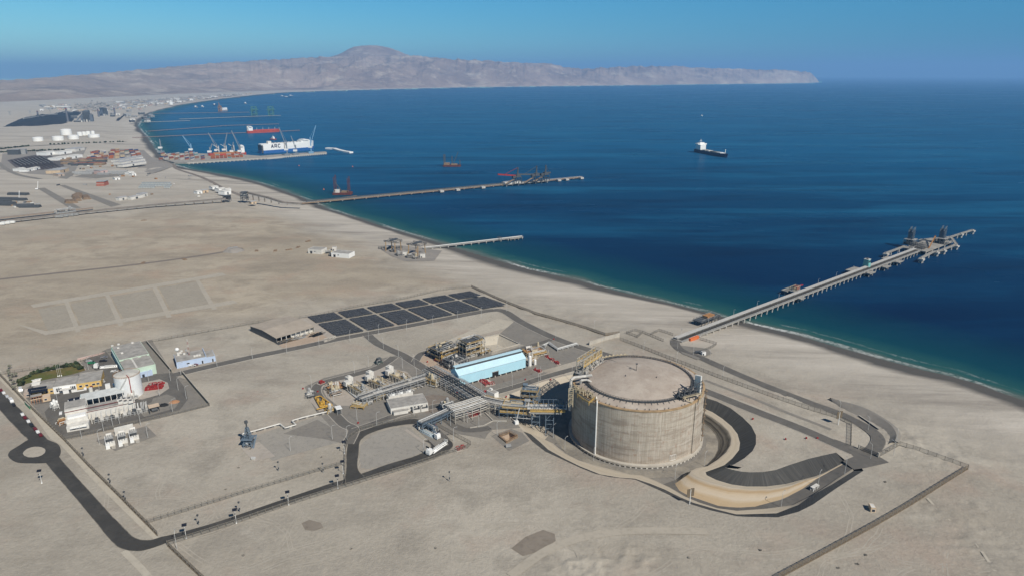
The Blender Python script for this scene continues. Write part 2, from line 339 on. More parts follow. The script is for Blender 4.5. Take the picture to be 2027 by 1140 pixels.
def dark_slope_mat():
    k = NT('dark_lining'); k.b.inputs['Roughness'].default_value = 0.8; k.b.inputs['Specular IOR Level'].default_value = 0.2
    ang = k.n('ShaderNodeUVMap'); ang.uv_map = 'along'
    seam = k.noise(1.0, 4, 0.7, (0.9, 0.35, 1), ang.outputs[0])
    a = k.mix((0.052, 0.051, 0.048), (0.098, 0.095, 0.087), k.ramp(seam, [(0.40, 0.0), (0.66, 0.8)]))
    a = k.mix(a, (0.19, 0.175, 0.15), k.ramp(k.noise(0.05, 5, 0.7), [(0.60, 0.0), (0.80, 0.7)])); k.color(a); return k.m
def cut_slope_mat(name, stops, amt=0.16):
    k = NT(name); k.b.inputs['Roughness'].default_value = 0.95; k.b.inputs['Specular IOR Level'].default_value = 0.05
    uv = k.n('ShaderNodeUVMap'); uv.uv_map = 'along'; sp = k.n('ShaderNodeSeparateXYZ'); k.l(uv.outputs[0], sp.inputs[0])
    wob = k.noise(1.0, 4, 0.6, (0.035, 1.2, 1), uv.outputs[0]); lay = k.noise(1.0, 4, 0.7, (0.010, 11.0, 1), uv.outputs[0]); gul = k.noise(1.0, 5, 0.65, (0.25, 3.5, 1), uv.outputs[0])
    v = k.math('ADD', sp.outputs[1], k.math('MULTIPLY', k.math('SUBTRACT', wob, 0.5), amt * 2)); v = k.math('ADD', v, k.math('MULTIPLY', k.math('SUBTRACT', lay, 0.5), amt * 1.5))
    a = k.ramp(v, stops); a = k.mix(a, (0.20, 0.155, 0.10), k.ramp(gul, [(0.58, 0.0), (0.78, 0.1)])); a = k.mix(a, (0.58, 0.52, 0.42), k.ramp(lay, [(0.58, 0.0), (0.68, 0.5)])); k.color(a)
    k.bump(gul, 0.35, 0.5); return k.m
M_DARK = dark_slope_mat(); M_CUT = cut_slope_mat('orange_cut_slope', [(0.0, (0.45, 0.40, 0.32)), (0.18, (0.40, 0.29, 0.17)), (0.35, (0.52, 0.43, 0.31)), (0.58, (0.55, 0.47, 0.36)), (0.75, (0.48, 0.37, 0.235)), (1.0, (0.47, 0.36, 0.23))])
M_CUT2 = cut_slope_mat('grey_cut_slope', [(0.0, (0.40, 0.36, 0.29)), (0.2, (0.09, 0.08, 0.065)), (0.45, (0.28, 0.25, 0.20)), (0.6, (0.10, 0.09, 0.075)), (0.85, (0.26, 0.235, 0.19)), (1.0, (0.45, 0.41, 0.34))], 0.3); M_LINED = cut_slope_mat('lined_slope', [(0.0, (0.45, 0.40, 0.32)), (0.4, (0.41, 0.355, 0.275)), (0.7, (0.44, 0.385, 0.30)), (1.0, (0.36, 0.315, 0.255))], 0.1)
# ---------------------------------------------------------------- the pit round the tank and the other basins: contours
def zr(*zs): return list(zs)
def P3(lst, z):
    zz = z if isinstance(z, (list, tuple)) else [z] * len(lst)
    return [G(p[0], p[1], k) for p, k in zip(lst, zz)]
TC = Vector((80.4, 399.0, -11.0)); TR = 41.4                # tank centre (floor of the pit), radius
A = [(1392.8, 785.5), (1418.4, 793.4), (1446, 807), (1469.7, 825), (1487.5, 842.8), (1496.4, 860.5), (1496.4, 878.3), (1489.5, 892), (1473.7, 906), (1454, 917.8), (1436, 924.7), (1437, 925.2), (1450, 929), (1467.8, 932.6), (1485, 934), (1510, 933.5), (1535, 929.5), (1560, 920.5), (1600, 907.5), (1630, 900.5), (1655, 895)]
B = [(1391.8, 807), (1410.5, 815), (1430, 828), (1448, 842.8), (1460, 858.5), (1464.8, 876), (1462.8, 890), (1450, 906), (1434, 919.7), (1410.5, 928.6), (1396.7, 933.5), (1398.7, 939.5), (1418.4, 949.3), (1448, 958), (1477.6, 962), (1517, 962), (1556.6, 957), (1586, 949), (1620, 940), (1645.4, 927.6), (1675, 911.8)]
BZ = [-5] * 16 + [-4.6, -4.1, -3.2, -2.2, -1.0]
Cc = [(1390.8, 815), (1410.5, 826), (1428, 838.8), (1442, 852.6), (1447.6, 866.4), (1446, 880), (1438, 894), (1422.4, 907.9), (1400.7, 921.7), (1379, 925.6), (1368, 930.6), (1365, 936.5), (1379, 944.4), (1408.5, 955), (1448, 964), (1487.5, 968), (1527, 967), (1566.5, 959), (1592, 949.3), (1617, 944.5), (1674, 914)]
CZ = [-5.1] * 16 + [-4.8, -4.3, -3.6, -2.9, -1.1]
D = [(1389.8, 836.8), (1404.6, 846.7), (1416.4, 860.5), (1421.4, 874.3), (1420.4, 890), (1412.5, 906), (1398.7, 919.7), (1384, 931), (1364, 939), (1347, 944), (1337.5, 949), (1336, 956.5), (1344, 969.6), (1363.5, 980.4), (1424, 1001), (1459, 1004), (1494, 1002), (1550, 987), (1588, 967), (1616, 947), (1673, 915.5)]
DZ = [-11] * 14 + [-9.6, -8.4, -7.2, -5.6, -4.3, -3.2, -1.2]
E = [(1300, 962), (1326, 972), (1345, 984), (1400, 1005), (1459, 1012), (1515.7, 1008), (1570, 1000.5), (1603, 984), (1633, 965), (1660, 946), (1688, 928)]
EZ = [-11, -11, -11, -9.9, -8.4, -7, -5.4, -4.2, -3.0, -1.6, -0.2]
FU = [(1061, 861), (1095, 877), (1118.7, 896.7), (1146, 910.5), (1178, 920), (1217, 930), (1247, 938), (1270.6, 940), (1296, 950), (1326, 964), (1355.5, 981.6), (1385, 994), (1420, 1005), (1459, 1010), (1515.7, 1006), (1570, 998.5), (1603, 982), (1633, 963), (1660, 945), (1687.6, 927)]
FL = [(1050, 858), (1070, 875), (1085, 889), (1118.7, 907.6), (1148, 922), (1188, 938), (1227, 944.5), (1257, 946.5), (1286, 956), (1316, 968), (1345.6, 982.8), (1372, 994), (1415, 1006.5), (1457, 1017), (1472, 1017), (1537.5, 1015), (1581, 998), (1609, 979), (1645, 959), (1689.7, 931)]
FZ = [-4] * 14 + [-4, -3.8, -3.0, -2.3, -1.3, -0.1]
FE = [(1036, 853), (1053.6, 873), (1079, 892.8), (1108.8, 906.6), (1148, 925), (1178, 937), (1207.5, 943.5), (1257, 948.5), (1276.6, 957), (1306, 970), (1336, 984.5), (1365, 996.5), (1407, 1009.5), (1459, 1021), (1476.5, 1022), (1540, 1023), (1581, 1012), (1609, 998), (1655, 966), (1709, 931)]
L = [(1036, 853), (1028, 843), (1022, 834), (1003, 831), (981, 829), (986, 812), (998, 784), (1030, 771), (1070, 756), (1110, 745), (1145, 738), (1190, 735), (1250, 738), (1320, 752), (1370, 773), (1392.8, 785.5)]
HOLES = []
LOOP = P3(L, 0) + P3(A, 0)[1:] + [G(1675, 911.8), G(1688, 905), G(1700, 915), G(1709, 931)] + P3(FE, 0)[::-1][1:-1]
HOLES.append(LOOP)
BASIN = [G(929.5, 673), G(987.7, 662), G(1028, 681), G(975, 695.5)]
SUMP = [G(988, 864), G(1008.4, 856.5), G(1024, 865), G(1003, 876)]
HOLES += [BASIN, SUMP]
# ---------------------------------------------------------------- ground, sea, hills
def polar(d, az):
    D_, A_ = np.meshgrid(d, az, indexing='ij'); return np.stack([D_ * np.sin(A_), D_ * np.cos(A_)], -1).reshape(-1, 2)
az = np.radians(np.arange(-58, 56, 0.2)); d = np.concatenate([np.linspace(40, 225, 25), 230 * 1.0045 ** np.arange(0, 255), 230 * 1.0045 ** 255 * 1.013 ** np.arange(0, 238)])
P = polar(d, az); s = shore_dist(P); z = zland(s)
dd = np.hypot(P[:, 0], P[:, 1]); amp = np.clip((s - 20) / 120, 0, 1) * 0
ROADB = np.array([G(*q, -3).xy[:] for q in [(1740, 868), (1722, 851), (1690, 833), (1655, 817), (1600, 797), (1500, 758), (1430, 728), (1385, 708), (1352, 696), (1338, 684)]])
dr = np.full(len(P), 1e9)
for a_, b_ in zip(ROADB, ROADB[1:]):
    d_ = b_ - a_; t_ = np.clip(((P - a_) @ d_) / (d_ @ d_), 0, 1); q_ = P - (a_ + t_[:, None] * d_); dr = np.minimum(dr, np.hypot(q_[:, 0], q_[:, 1]))
calm = np.clip((dr - 26) / 20, 0, 1)
z = z + calm * np.where((s > 20), (fbm(P[:, 0] / 9, P[:, 1] / 9, 3) - 0.45) * np.interp(s, [20, 60, 130, 165], [0.0, 0.7, 1.6, 0.0]), 0)
for (px_, py_), rad_, am_ in (((1190, 1112), 17, .9), ((1130, 1135), 13, .8), ((1270, 1100), 14, .6), ((1850, 890), 26, .9), ((1790, 850), 16, .7), ((1880, 1000), 30, .5), ((1950, 1080), 34, .5), ((1640, 800), 20, .5), ((1560, 775), 18, .4), ((880, 660), 30, .0)):
    c_ = G(px_, py_); q_ = np.exp(-((P[:, 0] - c_.x) ** 2 + (P[:, 1] - c_.y) ** 2) / (2 * (rad_ * .6) ** 2))
    z = z + q_ * am_ * 2.2 * (fbm(P[:, 0] / 7, P[:, 1] / 7, 4, True) - .5) * (dd < 900)
keep = s > -90
for h in HOLES: keep &= ~inside(P, np.array([p.xy[:] for p in h]))
beach = np.maximum(np.interp(s, [60, 120], [1, 0]), np.interp(dd, [1050, 1700], [0, .75])); wet = np.interp(s / (0.35 + 1.3 * fbm(P[:, 0] / 160, P[:, 1] / 160, 3)), [-4, 0, 34], [1, 1, 0])
wp = np.array([G(*q).xy[:] for q in [(-300, 455), (200, 424), (450, 412), (560, 425), (700, 475), (860, 545), (930, 562), (620, 618), (400, 655), (300, 672), (0, 735), (-300, 760)]]); de = np.full(len(P), 1e9)
for a_, b_ in zip(wp, np.roll(wp, -1, 0)):
    d_ = b_ - a_; t_ = np.clip(((P - a_) @ d_) / (d_ @ d_), 0, 1); q_ = P - (a_ + t_[:, None] * d_); de = np.minimum(de, np.hypot(q_[:, 0], q_[:, 1]))
warm = np.clip(0.5 + np.where(inside(P, wp), 1, -1) * de / 90 + (fbm(P[:, 0] / 70, P[:, 1] / 70, 4) - .47) * 1.6, 0, 1)
V = np.column_stack([P, z])
grid_mesh('ground', V, len(d), len(az), keep, M_GROUND, {'beach': beach, 'wet': wet, 'warm': warm})
az = np.radians(np.arange(-56, 58, 0.5)); d = np.concatenate([300 * 1.010 ** np.arange(0, 250), 300 * 1.01 ** 250 * 1.05 ** np.arange(0, 45)]); d = np.append(d[d < 58000], 60000)
P = polar(d, az); s = shore_dist(P); dd = np.hypot(P[:, 0], P[:, 1])
grid_mesh('sea', np.column_stack([P, np.full(len(P), SEA_Z)]), len(d), len(az), s < 60, M_SEA, {'sd': -s, 'cd': dd})
def hills():
    SK = [(-800, 185), (-300, 172), (0, 161), (200, 146), (420, 126), (560, 118), (640, 113), (700, 112), (800, 110.5), (900, 118), (1000, 123), (1085, 127), (1100, 131), (1140, 137), (1200, 136), (1300, 132.5), (1330, 131), (1380, 135), (1470, 137), (1560, 140), (1590, 144), (1605, 148), (1614, 155), (1620, 162)]
    FT = [(-800, 222), (0, 208), (200, 197), (400, 187), (560, 181), (680, 178.6), (778, 176.4), (913, 173.4), (1100, 171), (1400, 167.5), (1524, 166.1), (1600, 165.2), (1621, 163.7)]
    xs = np.concatenate([np.arange(-800, 400, 4), np.arange(400, 1621, 1.6)]); T = np.concatenate([np.linspace(0, 1, 46), np.linspace(1.03, 1.9, 26)])
    sky_y = np.interp(xs, *zip(*SK)); ft_y = np.interp(xs, *zip(*FT)); sky_y += (vnoise(xs / 9, xs * 0) - .5) * 2.2 + (vnoise(xs / 3.1, xs * 0 + 9) - .5) * 1.2
    ft = np.array([G(x, y, SEA_Z)[:] for x, y in zip(xs, ft_y)]); df = np.hypot(ft[:, 0], ft[:, 1]); u = ft[:, :2] / df[:, None]
    k = np.interp(xs, [0, 500, 900, 1400, 1621], [1.55, 1.40, 1.22, 1.10, 1.04]); zrr = np.empty(len(xs))
    for i in range(len(xs)):
        p = u[i] * df[i] * k[i]; r = -(sky_y[i] - CY) / F_PX
        # height of the point at distance p seen on row sky_y
        zrr[i] = CAM_H + p[1] * (r * _c - _s) / (_c + r * _s)
    rows = []
    expo = np.interp(xs, [0, 500, 800, 1100, 1621], [1.35, 1.1, 0.85, 0.7, 0.55])
    for t in T:
        dist = df * (1 + (k - 1) * t); q = u * dist[:, None]
        base = np.where(t <= 1, -10 + (zrr + 10) * np.clip(t, 0, 1) ** expo, zrr * (1 - 0.25 * (t - 1)))
        g = fbm(q[:, 0] / 1500 + 3, q[:, 1] / 2600, 6, True) - 0.55; g2 = fbm(q[:, 0] / 420, q[:, 1] / 900, 4, True) - 0.5
        e = 4 * t * (1 - t) if t <= 1 else 0.0
        rows.append(np.column_stack([q, base + (zrr + 30) * e * (g * 0.75 + g2 * 0.28) * np.clip(t * 5, 0, 1)]))
    V = np.vstack(rows); i0 = int(np.argmin(abs(xs - 742))); dp = df[i0] * (1 + (k[i0] - 1) * 1.55); c = u[i0] * dp
    rr = -(90.5 - CY) / F_PX; zp = CAM_H + c[1] * (rr * _c - _s) / (_c + rr * _s); rad = 76 / F_PX * dp * 1.02
    du = V[:, :2] - c; ro = np.hypot(du[:, 0] * 1.0, du[:, 1] * 0.55) / rad
    z0 = float(np.interp(742, xs, zrr)) * 0.93
    cone = z0 + (zp - z0) * np.interp(ro, [0, 0.2, 0.45, 0.72, 1.0, 1.3], [1, 0.96, 0.80, 0.42, 0.05, -0.6]) + (fbm(V[:, 0] / 600, V[:, 1] / 600, 4) - .47) * 120 * np.clip(ro * 2, 0, 1)
    V[:, 2] = np.maximum(V[:, 2], np.where(ro < 1.3, cone, -1e3))
    TT, XX = np.meshgrid(T, xs, indexing='ij'); pale = (np.interp(XX, [1050, 1380, 1500, 1621], [0, .08, .2, .75]) * np.interp(TT, [0, .25, .8, 1], [1, .9, .25, 0])).ravel()
    grid_mesh('hills', V, len(T), len(xs), None, M_HILL, {'pale': pale})
hills()
# ---------------------------------------------------------------- sheets laid on the ground
def struct(o): o['kind'] = 'structure'; return o
NPATCH = [0]
def patch(name, px, m, z=0.05, world=False):
    NPATCH[0] += 1; z += 0.0006 * NPATCH[0]
    pts = px if world else [W(x, y) for x, y in px]
    b = MB(); b.add([(p.x, p.y, p.z + z) for p in pts], [tuple(range(len(pts)))]); o = b.build(name, m); ly = o.data.uv_layers.new(name='along')
    for u in ly.data: u.uv = (0, .5)
    return struct(o)
def smooth_line(pts, n=4):
    if len(pts) < 3: return pts
    out = []
    for i in range(len(pts) - 1):
        p0, p1, p2, p3 = pts[max(i - 1, 0)], pts[i], pts[i + 1], pts[min(i + 2, len(pts) - 1)]
        for k in range(n):
            t = k / n; out.append(0.5 * ((2 * p1) + (p2 - p0) * t + (2 * p0 - 5 * p1 + 4 * p2 - p3) * t * t + (3 * p1 - p0 - 3 * p2 + p3) * t ** 3))
    return out + [pts[-1]]
def offset(pts, w):
    out = []
    for i, p in enumerate(pts):
        d = pts[min(i + 1, len(pts) - 1)] - pts[max(i - 1, 0)]; n = Vector((-d.y, d.x, 0)); n = n.normalized() if n.length else Vector((0, 1, 0))
        out.append(p + n * w)
    return out
def strip_obj(name, Lp, Rp, m, z=0.0, uv=False, sub=1):
    if z: NPATCH[0] += 1; z += 0.0006 * NPATCH[0]
    up = Vector((0, 0, z)); n = len(Lp); b = MB()
    if sub > 1:
        Lp, Rp = smooth_line(Lp, sub), smooth_line(Rp, sub); n = len(Lp)
    rows = 5 if uv else 2
    for k in range(rows): b.v += [tuple(l.lerp(r, k / (rows - 1)) + up) for l, r in zip(Lp, Rp)]
    for k in range(rows - 1): b.f += [(k * n + i, k * n + i + 1, (k + 1) * n + i + 1, (k + 1) * n + i) for i in range(n - 1)]
    o = struct(b.build(name, m, smooth=uv))
    if True:
        lay = o.data.uv_layers.new(name='along'); acc = [0.0]
        for p, q, p2, q2 in zip(Lp, Lp[1:], Rp, Rp[1:]): acc.append(acc[-1] + max((q - p).length, (q2 - p2).length))
        for lp in o.data.loops: lay.data[lp.index].uv = (acc[lp.vertex_index % n], lp.vertex_index // n / (rows - 1))
    return o
KERB = mat('kerb_concrete', (0.42, 0.39, 0.34), 0.9)
def kerb(pts, w=0.35, h=0.14):
    b = MB()
    for p, q in zip(pts, pts[1:]): b.beam(p + Vector((0, 0, h / 2)), q + Vector((0, 0, h / 2)), w, h)
    return struct(b.build('kerb', KERB))
def road(name, px, width, m=None, z=0.10, kerbs=True, sub=4, flat=False):
    pts = smooth_line([W(x, y) if not flat else G(x, y) for x, y in px], sub); a, b = offset(pts, width / 2), offset(pts, -width / 2)
    strip_obj(name, a, b, m or M_ROAD, z)
    if kerbs: kerb(offset(pts, width / 2 + 0.2)); kerb(offset(pts, -width / 2 - 0.2))
# ---- pit surfaces
PA, PB, PC, PD = P3(A, 0), P3(B, BZ), P3(Cc, CZ), P3(D, DZ)
strip_obj('lined_dark_slope', PA, PB, M_DARK, 0, True); strip_obj('bench', PB, PC, M_LINED, 0, True)
strip_obj('cut_slope', PC[:12], PD[:12], M_CUT2, 0, True); strip_obj('cut_slope', PC[11:], PD[11:], M_CUT, 0, True)
PE, PFU, PFL, PFE = P3(E, EZ), P3(FU, FZ), P3(FL, FZ), P3(FE, 0)
PL = P3(L, 0)
def toe(p, r=52.0, z=-11.0):
    v = (p - TC); v.z = 0; v.normalize(); return Vector((TC.x + v.x * r, TC.y + v.y * r, z))
strip_obj('lined_dark_slope', PFE, PFL, M_DARK, 0, True); strip_obj('bench', PFL, PFU, M_LINED, 0, True)
inner = [p + (toe(p) - p).normalized() * 6.5 for p in PFU[:11]]
for p in inner: p.z = -11
rampE = smooth_line(PE, 3)
wall_top = PFU[9:]; wall_bot = [min(rampE, key=lambda q: (q.xy - p.xy).length) for p in wall_top]
strip_obj('cut_slope', PFU[:11], inner, M_CUT2, 0, True); strip_obj('retaining_wall_face', wall_top, [Vector(p) for p in wall_bot], M_CONC)
ins = PD[10:] + [G(1688, 906, -0.2)]
n = 24
def resample(pts, n):
    acc = [0.0]
    for p, q in zip(pts, pts[1:]): acc.append(acc[-1] + (q - p).length)
    out = []
    for k in range(n):
        t = acc[-1] * k / (n - 1); i = max(0, min(len(pts) - 2, int(np.searchsorted(acc, t)) - 1)); f = (t - acc[i]) / max(acc[i + 1] - acc[i], 1e-6); out.append(pts[i].lerp(pts[i + 1], min(max(f, 0), 1)))
    return out
strip_obj('ramp_road', resample(ins, n), resample(PE + [G(1697, 922, 0)], n), M_ROAD2, 0.03)
strip_obj('lined_slope', PL, [toe(p, 57 if 1 < i < 14 else 60) for i, p in enumerate(PL)], M_LINED, 0, True)
fl = MB(); fl.add([(TC.x + 66 * math.cos(k * math.pi / 32), TC.y + 66 * math.sin(k * math.pi / 32), -11.02) for k in range(64)], [tuple(range(64))]); struct(fl.build('pit_floor', M_PAD))
b = MB(); b.lathe([(TR + 4, -10.94), (TR + 11.5, -10.94)], 96, (TC.x, TC.y)); b.f.pop(); struct(b.build('ring_road', M_ROAD2))
patch('pit_floor', [G(*p, -11.03) for p in [(1270, 940), (1300, 930), (1370, 925), (1400, 945), (1380, 1000), (1300, 975)]], M_PAD, 0.0, True)
# ---- basin and sump
def basin(loop, dz, m, run, m2, name):
    c = sum(loop, Vector()) / len(loop); low = [p + (c - p).normalized() * run + Vector((0, 0, -dz)) for p in loop]
    for i in range(len(loop)):
        j = (i + 1) % len(loop); strip_obj(name + '_side', [loop[i], loop[j]], [low[i], low[j]], m)
    bb = MB(); bb.add(low, [tuple(range(len(low)))]); struct(bb.build(name + '_floor', m2))
basin(BASIN, 5.0, M_PALE, 9.0, M_PALE, 'basin'); basin(SUMP, 4.5, M_TAN, 1.0, M_PALE, 'sump')
def apron(loop, w=4.5):
    a = sum(loop[i].x * loop[(i + 1) % len(loop)].y - loop[(i + 1) % len(loop)].x * loop[i].y for i in range(len(loop))); sg = 1 if a > 0 else -1
    out = []
    for i, p in enumerate(loop):
        q, r = loop[i - 1], loop[(i + 1) % len(loop)]; n1 = Vector(((p - q).y, -(p - q).x, 0)).normalized(); n2 = Vector(((r - p).y, -(r - p).x, 0)).normalized()
        m = (n1 + n2); m = m.normalized() if m.length > 0.2 else n1; out.append(p + m * w * sg / max(0.5, m.dot(n1)))
    strip_obj('ground_apron', loop + [loop[0]], out + [out[0]], M_GROUND, 0.02)
for h in HOLES: apron(h)
# ================================================================ ROADS, PADS, PATCHES (all flat sheets)
patch('compound_ground', [(128, 868), (62, 800), (40, 776), (60, 762), (163, 716), (212, 690), (300, 672), (345, 742), (372, 752), (415, 803), (300, 830)], M_PAD, 0.05)
patch('car_park', [(60, 762), (115, 752), (150, 742), (190, 733), (163, 713), (208, 693), (250, 745), (345, 737), (352, 748), (368, 770), (372, 790), (355, 812), (240, 846), (130, 868), (95, 835), (88, 815), (108, 795), (70, 800), (50, 785)], M_ROAD2, 0.09)
patch('gravel_island', [(272, 808), (300, 796), (303, 788), (330, 780), (347, 786), (353, 799), (346, 808), (320, 815), (285, 825)], M_PAD, 0.14)
patch('pump_pad', [(268, 764), (282, 757), (316, 750), (332, 757), (335, 768), (318, 780), (282, 790), (268, 790)], M_CONC, 0.14)
patch('lawn', [(37, 763), (36, 755), (60, 742), (154, 722), (166, 728), (168, 733), (142, 741), (60, 757)], road_mat('grass', (0.105, 0.115, 0.034), (0.25, 0.145, 0.07)), 0.14)
patch('footpath', [(0, 731), (20, 752), (66, 798), (110, 842), (150, 888), (200, 945), (262, 1012), (322, 1072), (300, 1063), (250, 1015), (180, 945), (120, 880), (100, 868), (60, 812), (0, 752)], M_PALE, 0.04)
# left public road with its bend, the roundabout, the straight road and the truck loop
def strip_px(name, Lp, Rp, m, z=0.1, sub=4, kb=False):
    a, b = [G(*p) for p in Lp], [G(*p) for p in Rp]; o = strip_obj(name, a, b, m, z, False, sub)
    if kb: kerb(smooth_line(a, sub)); kerb(smooth_line(b, sub))
strip_px('road', [(-60, 745), (0, 812), (34.5, 850), (58, 873), (78, 900), (90, 915), (102, 930), (120, 951), (140, 974), (179.5, 1021), (206, 1054), (228, 1078), (240, 1085), (258, 1089.5), (285, 1089), (325, 1076)], [(-40, 728), (0, 772), (44, 813), (72, 845), (94, 869), (108, 890), (119, 906), (140, 930), (166, 959), (200, 996), (221, 1019.5), (247, 1045), (262, 1060), (278, 1067), (298, 1068), (321, 1061)], M_ROAD, 0.10)
strip_px('road', [(321, 1077), (345, 1069), (400, 1052), (449, 1036.5), (535, 1009), (600, 986), (656, 967), (700, 954), (760, 936), (810, 921), (850, 909), (872, 901), (889, 892), (897, 881), (893, 872), (884, 866)], [(318, 1062), (345, 1056), (393.6, 1043), (440, 1029), (538.6, 995), (600, 974.5), (656, 955.5), (677, 950), (715, 937), (768, 918), (815, 904), (840, 894), (850, 888), (853, 882), (848, 876), (838, 872)], M_ROAD, 0.104)
strip_px('road', [(672, 962), (681, 948), (685, 930), (685, 905), (687, 888), (690, 872), (700, 860), (720, 848.5), (763, 836), (802, 829.5), (826, 829), (840, 836)], [(722, 942), (712, 934), (708, 925), (708, 912), (709.6, 900), (712, 876), (718, 867), (731, 858), (763, 847), (795, 841), (817, 839), (826, 843)], M_ROAD, 0.108)
strip_px('road', [(838, 830), (850, 838), (870, 850), (884, 862), (893, 872)], [(822, 842), (832, 852), (848, 866), (862, 876), (868, 884)], M_ROAD2, 0.095)
ring_o = [(20, 892), (38, 881), (52, 872), (62, 868), (84, 866), (100, 872), (114, 878), (120, 888), (119, 900), (108, 912), (90, 916), (60, 916.5), (35, 915), (21, 908), (16, 900), (20, 892)]
ring_i = [(48, 893), (54, 888), (62, 885), (68, 884), (76, 884), (82, 885), (88, 888), (89.5, 891), (88, 896), (83, 900), (76, 903), (66, 904.5), (56, 904), (49, 901), (46, 897), (48, 893)]
strip_px('roundabout', ring_o, ring_i, M_ROADN, 0.112); kerb([G(*p) for p in ring_i]); road_mat('faint_sand', (0.41, 0.37, 0.305), (0.36, 0.325, 0.265)); patch('roundabout_island', ring_i[:-1], MATS['faint_sand'], 0.16)
# roads of the terminal
road('road', [(345, 742), (385, 732), (428, 722), (500, 706), (580, 690), (660, 673), (727, 660), (830, 641), (927, 622), (975, 614), (1000, 617), (1030, 636), (1080, 661), (1130, 681), (1189, 699), (1225, 708), (1263, 715), (1310, 735), (1370, 763), (1420, 783), (1500, 815), (1580, 846), (1640, 872), (1690, 894)], 8.5, M_ROAD2)
road('road', [(727, 662), (745, 678), (768, 690), (795, 702), (822, 718), (850, 735)], 8, M_ROAD2, 0.105)
road('road', [(822, 716), (830, 703), (842, 697), (880, 688), (915, 680)], 6, M_ROAD2, 0.11)
patch('plant_ground', [(603, 765), (640, 748), (735, 724), (745, 711), (790, 702), (850, 733), (862, 760), (960, 800), (1000, 815), (1020, 832), (1030, 846), (975, 850), (966, 858), (960, 868), (905, 858), (880, 862), (838, 832), (800, 833), (715, 848), (690, 870), (672, 860), (640, 838), (618, 800)], M_PAD, 0.05)
patch('plant_ground', [(840, 699), (850, 733), (905, 765), (935, 772), (1010, 752), (1060, 737), (1090, 728), (1180, 703), (1130, 681), (1080, 658), (1045, 642), (1040, 682), (975, 702), (920, 676), (880, 686)], M_PAD, 0.05)
patch('plant_ground', [(905, 765), (1000, 745), (1060, 733), (1085, 737), (1040, 757), (985, 770), (975, 790), (1000, 812), (960, 815), (905, 800), (850, 770), (845, 740)], M_PAD, 0.055)
patch('brown_ground', [(905, 766), (1040, 727), (1062, 733), (1050, 742), (975, 762), (930, 778), (912, 775)], M_PAD2, 0.09)
patch('brown_ground', [(858, 780), (900, 786), (905, 800), (880, 812), (845, 818), (815, 790)], M_PAD2, 0.09)
road('road', [(905, 795), (950, 785), (985, 775), (1030, 762), (1075, 747), (1120, 734), (1165, 722), (1190, 714), (1180, 702)], 6.5, M_ROAD2, 0.12)
road('road', [(980, 706), (1010, 697), (1040, 687), (1075, 677), (1095, 670)], 5, M_ROAD2, 0.12, False)
road('road', [(688, 878), (700, 850), (680, 838), (655, 812), (630, 785), (626, 768), (640, 757), (690, 744), (740, 730), (765, 717), (780, 706)], 7, M_ROAD2, 0.11)
road('road', [(700, 852), (740, 838), (790, 820), (850, 806), (900, 796), (925, 790)], 6, M_ROAD2, 0.115)
road('road', [(880, 826), (896, 840), (920, 850), (950, 850), (970, 846)], 6, M_ROAD2, 0.115, False)
patch('dark_gravel', [(560, 858), (628, 830), (650, 842), (690, 872), (692, 880), (640, 868)], M_PAD, 0.06)
patch('grey_ground', [(490, 868), (540, 850), (635, 822), (680, 872), (560, 905), (540, 912)], road_mat('grey_sand', (0.30, 0.28, 0.245), (0.35, 0.325, 0.28)), 0.045)
patch('vent_pad', [(475, 885), (513, 874), (545, 903), (502, 913)], M_CONC, 0.09)
patch('vaporizer_pad', [(636, 764), (680, 748), (760, 726), (805, 735), (830, 760), (700, 803), (668, 802), (646, 785)], M_CONC, 0.07)
for q in ([(676, 768), (690, 764), (742, 796), (726, 800)], [(716, 757), (730, 753), (780, 784), (765, 789)], [(754, 747), (768, 743), (818, 770), (802, 776)]): patch('dark_lane', q, M_PAD2, 0.11)
patch('metering_pad', [(611, 790), (628, 784), (662, 804), (632, 814)], M_CONC, 0.1)
patch('skid_pad', [(838, 700), (868, 690), (918, 722), (892, 730)], mat('pink_concrete', (0.40, 0.31, 0.255), 0.9), 0.1)
patch('plant_ground', [(990, 659.5), (1020, 634), (1050, 642), (1040, 683), (1031, 681)], M_PAD, 0.046)
patch('solar_ground', [(588, 634), (600, 625), (935, 568), (1014, 604), (975, 613), (668, 671), (655, 673)], M_CONC, 0.04)
patch('shed_yard', [(548, 680), (630, 655), (648, 668), (600, 684), (560, 688)], M_TAN, 0.05)
patch('road_verge', [(810, 714), (838, 700), (920, 752), (905, 758), (880, 748)], M_TAN, 0.052)
patch('tanker_stand', [(826, 850), (835, 847), (880, 868), (888, 880), (875, 885), (860, 882)], M_PAD, 0.12)
patch('concrete_island', [(800, 851), (806, 849), (842, 874), (838, 878)], M_CONC, 0.16)
patch('loop_ground', [(712, 905), (714, 880), (735, 861), (765, 850), (800, 843), (812, 846), (848, 880), (845, 888), (820, 902), (770, 917), (730, 928), (715, 925)], road_mat('grey_sand', (0.30, 0.28, 0.245), (0.35, 0.325, 0.28)), 0.042)
patch('substation_ground', [(190, 872), (290, 842), (310, 862), (228, 892)], M_PAD, 0.05)
patch('sump_pad', [(972, 862), (986, 864), (1003, 878), (1026.5, 865), (1009, 854.5), (986.2, 863.2), (973, 861.4), (1012, 848), (1034, 856), (1048, 872), (1008, 892)], M_PAD, 0.058)
patch('embankment_sand', [(800, 712), (985, 630), (1035, 640), (930, 668), (840, 698)], M_PALE, 0.03)
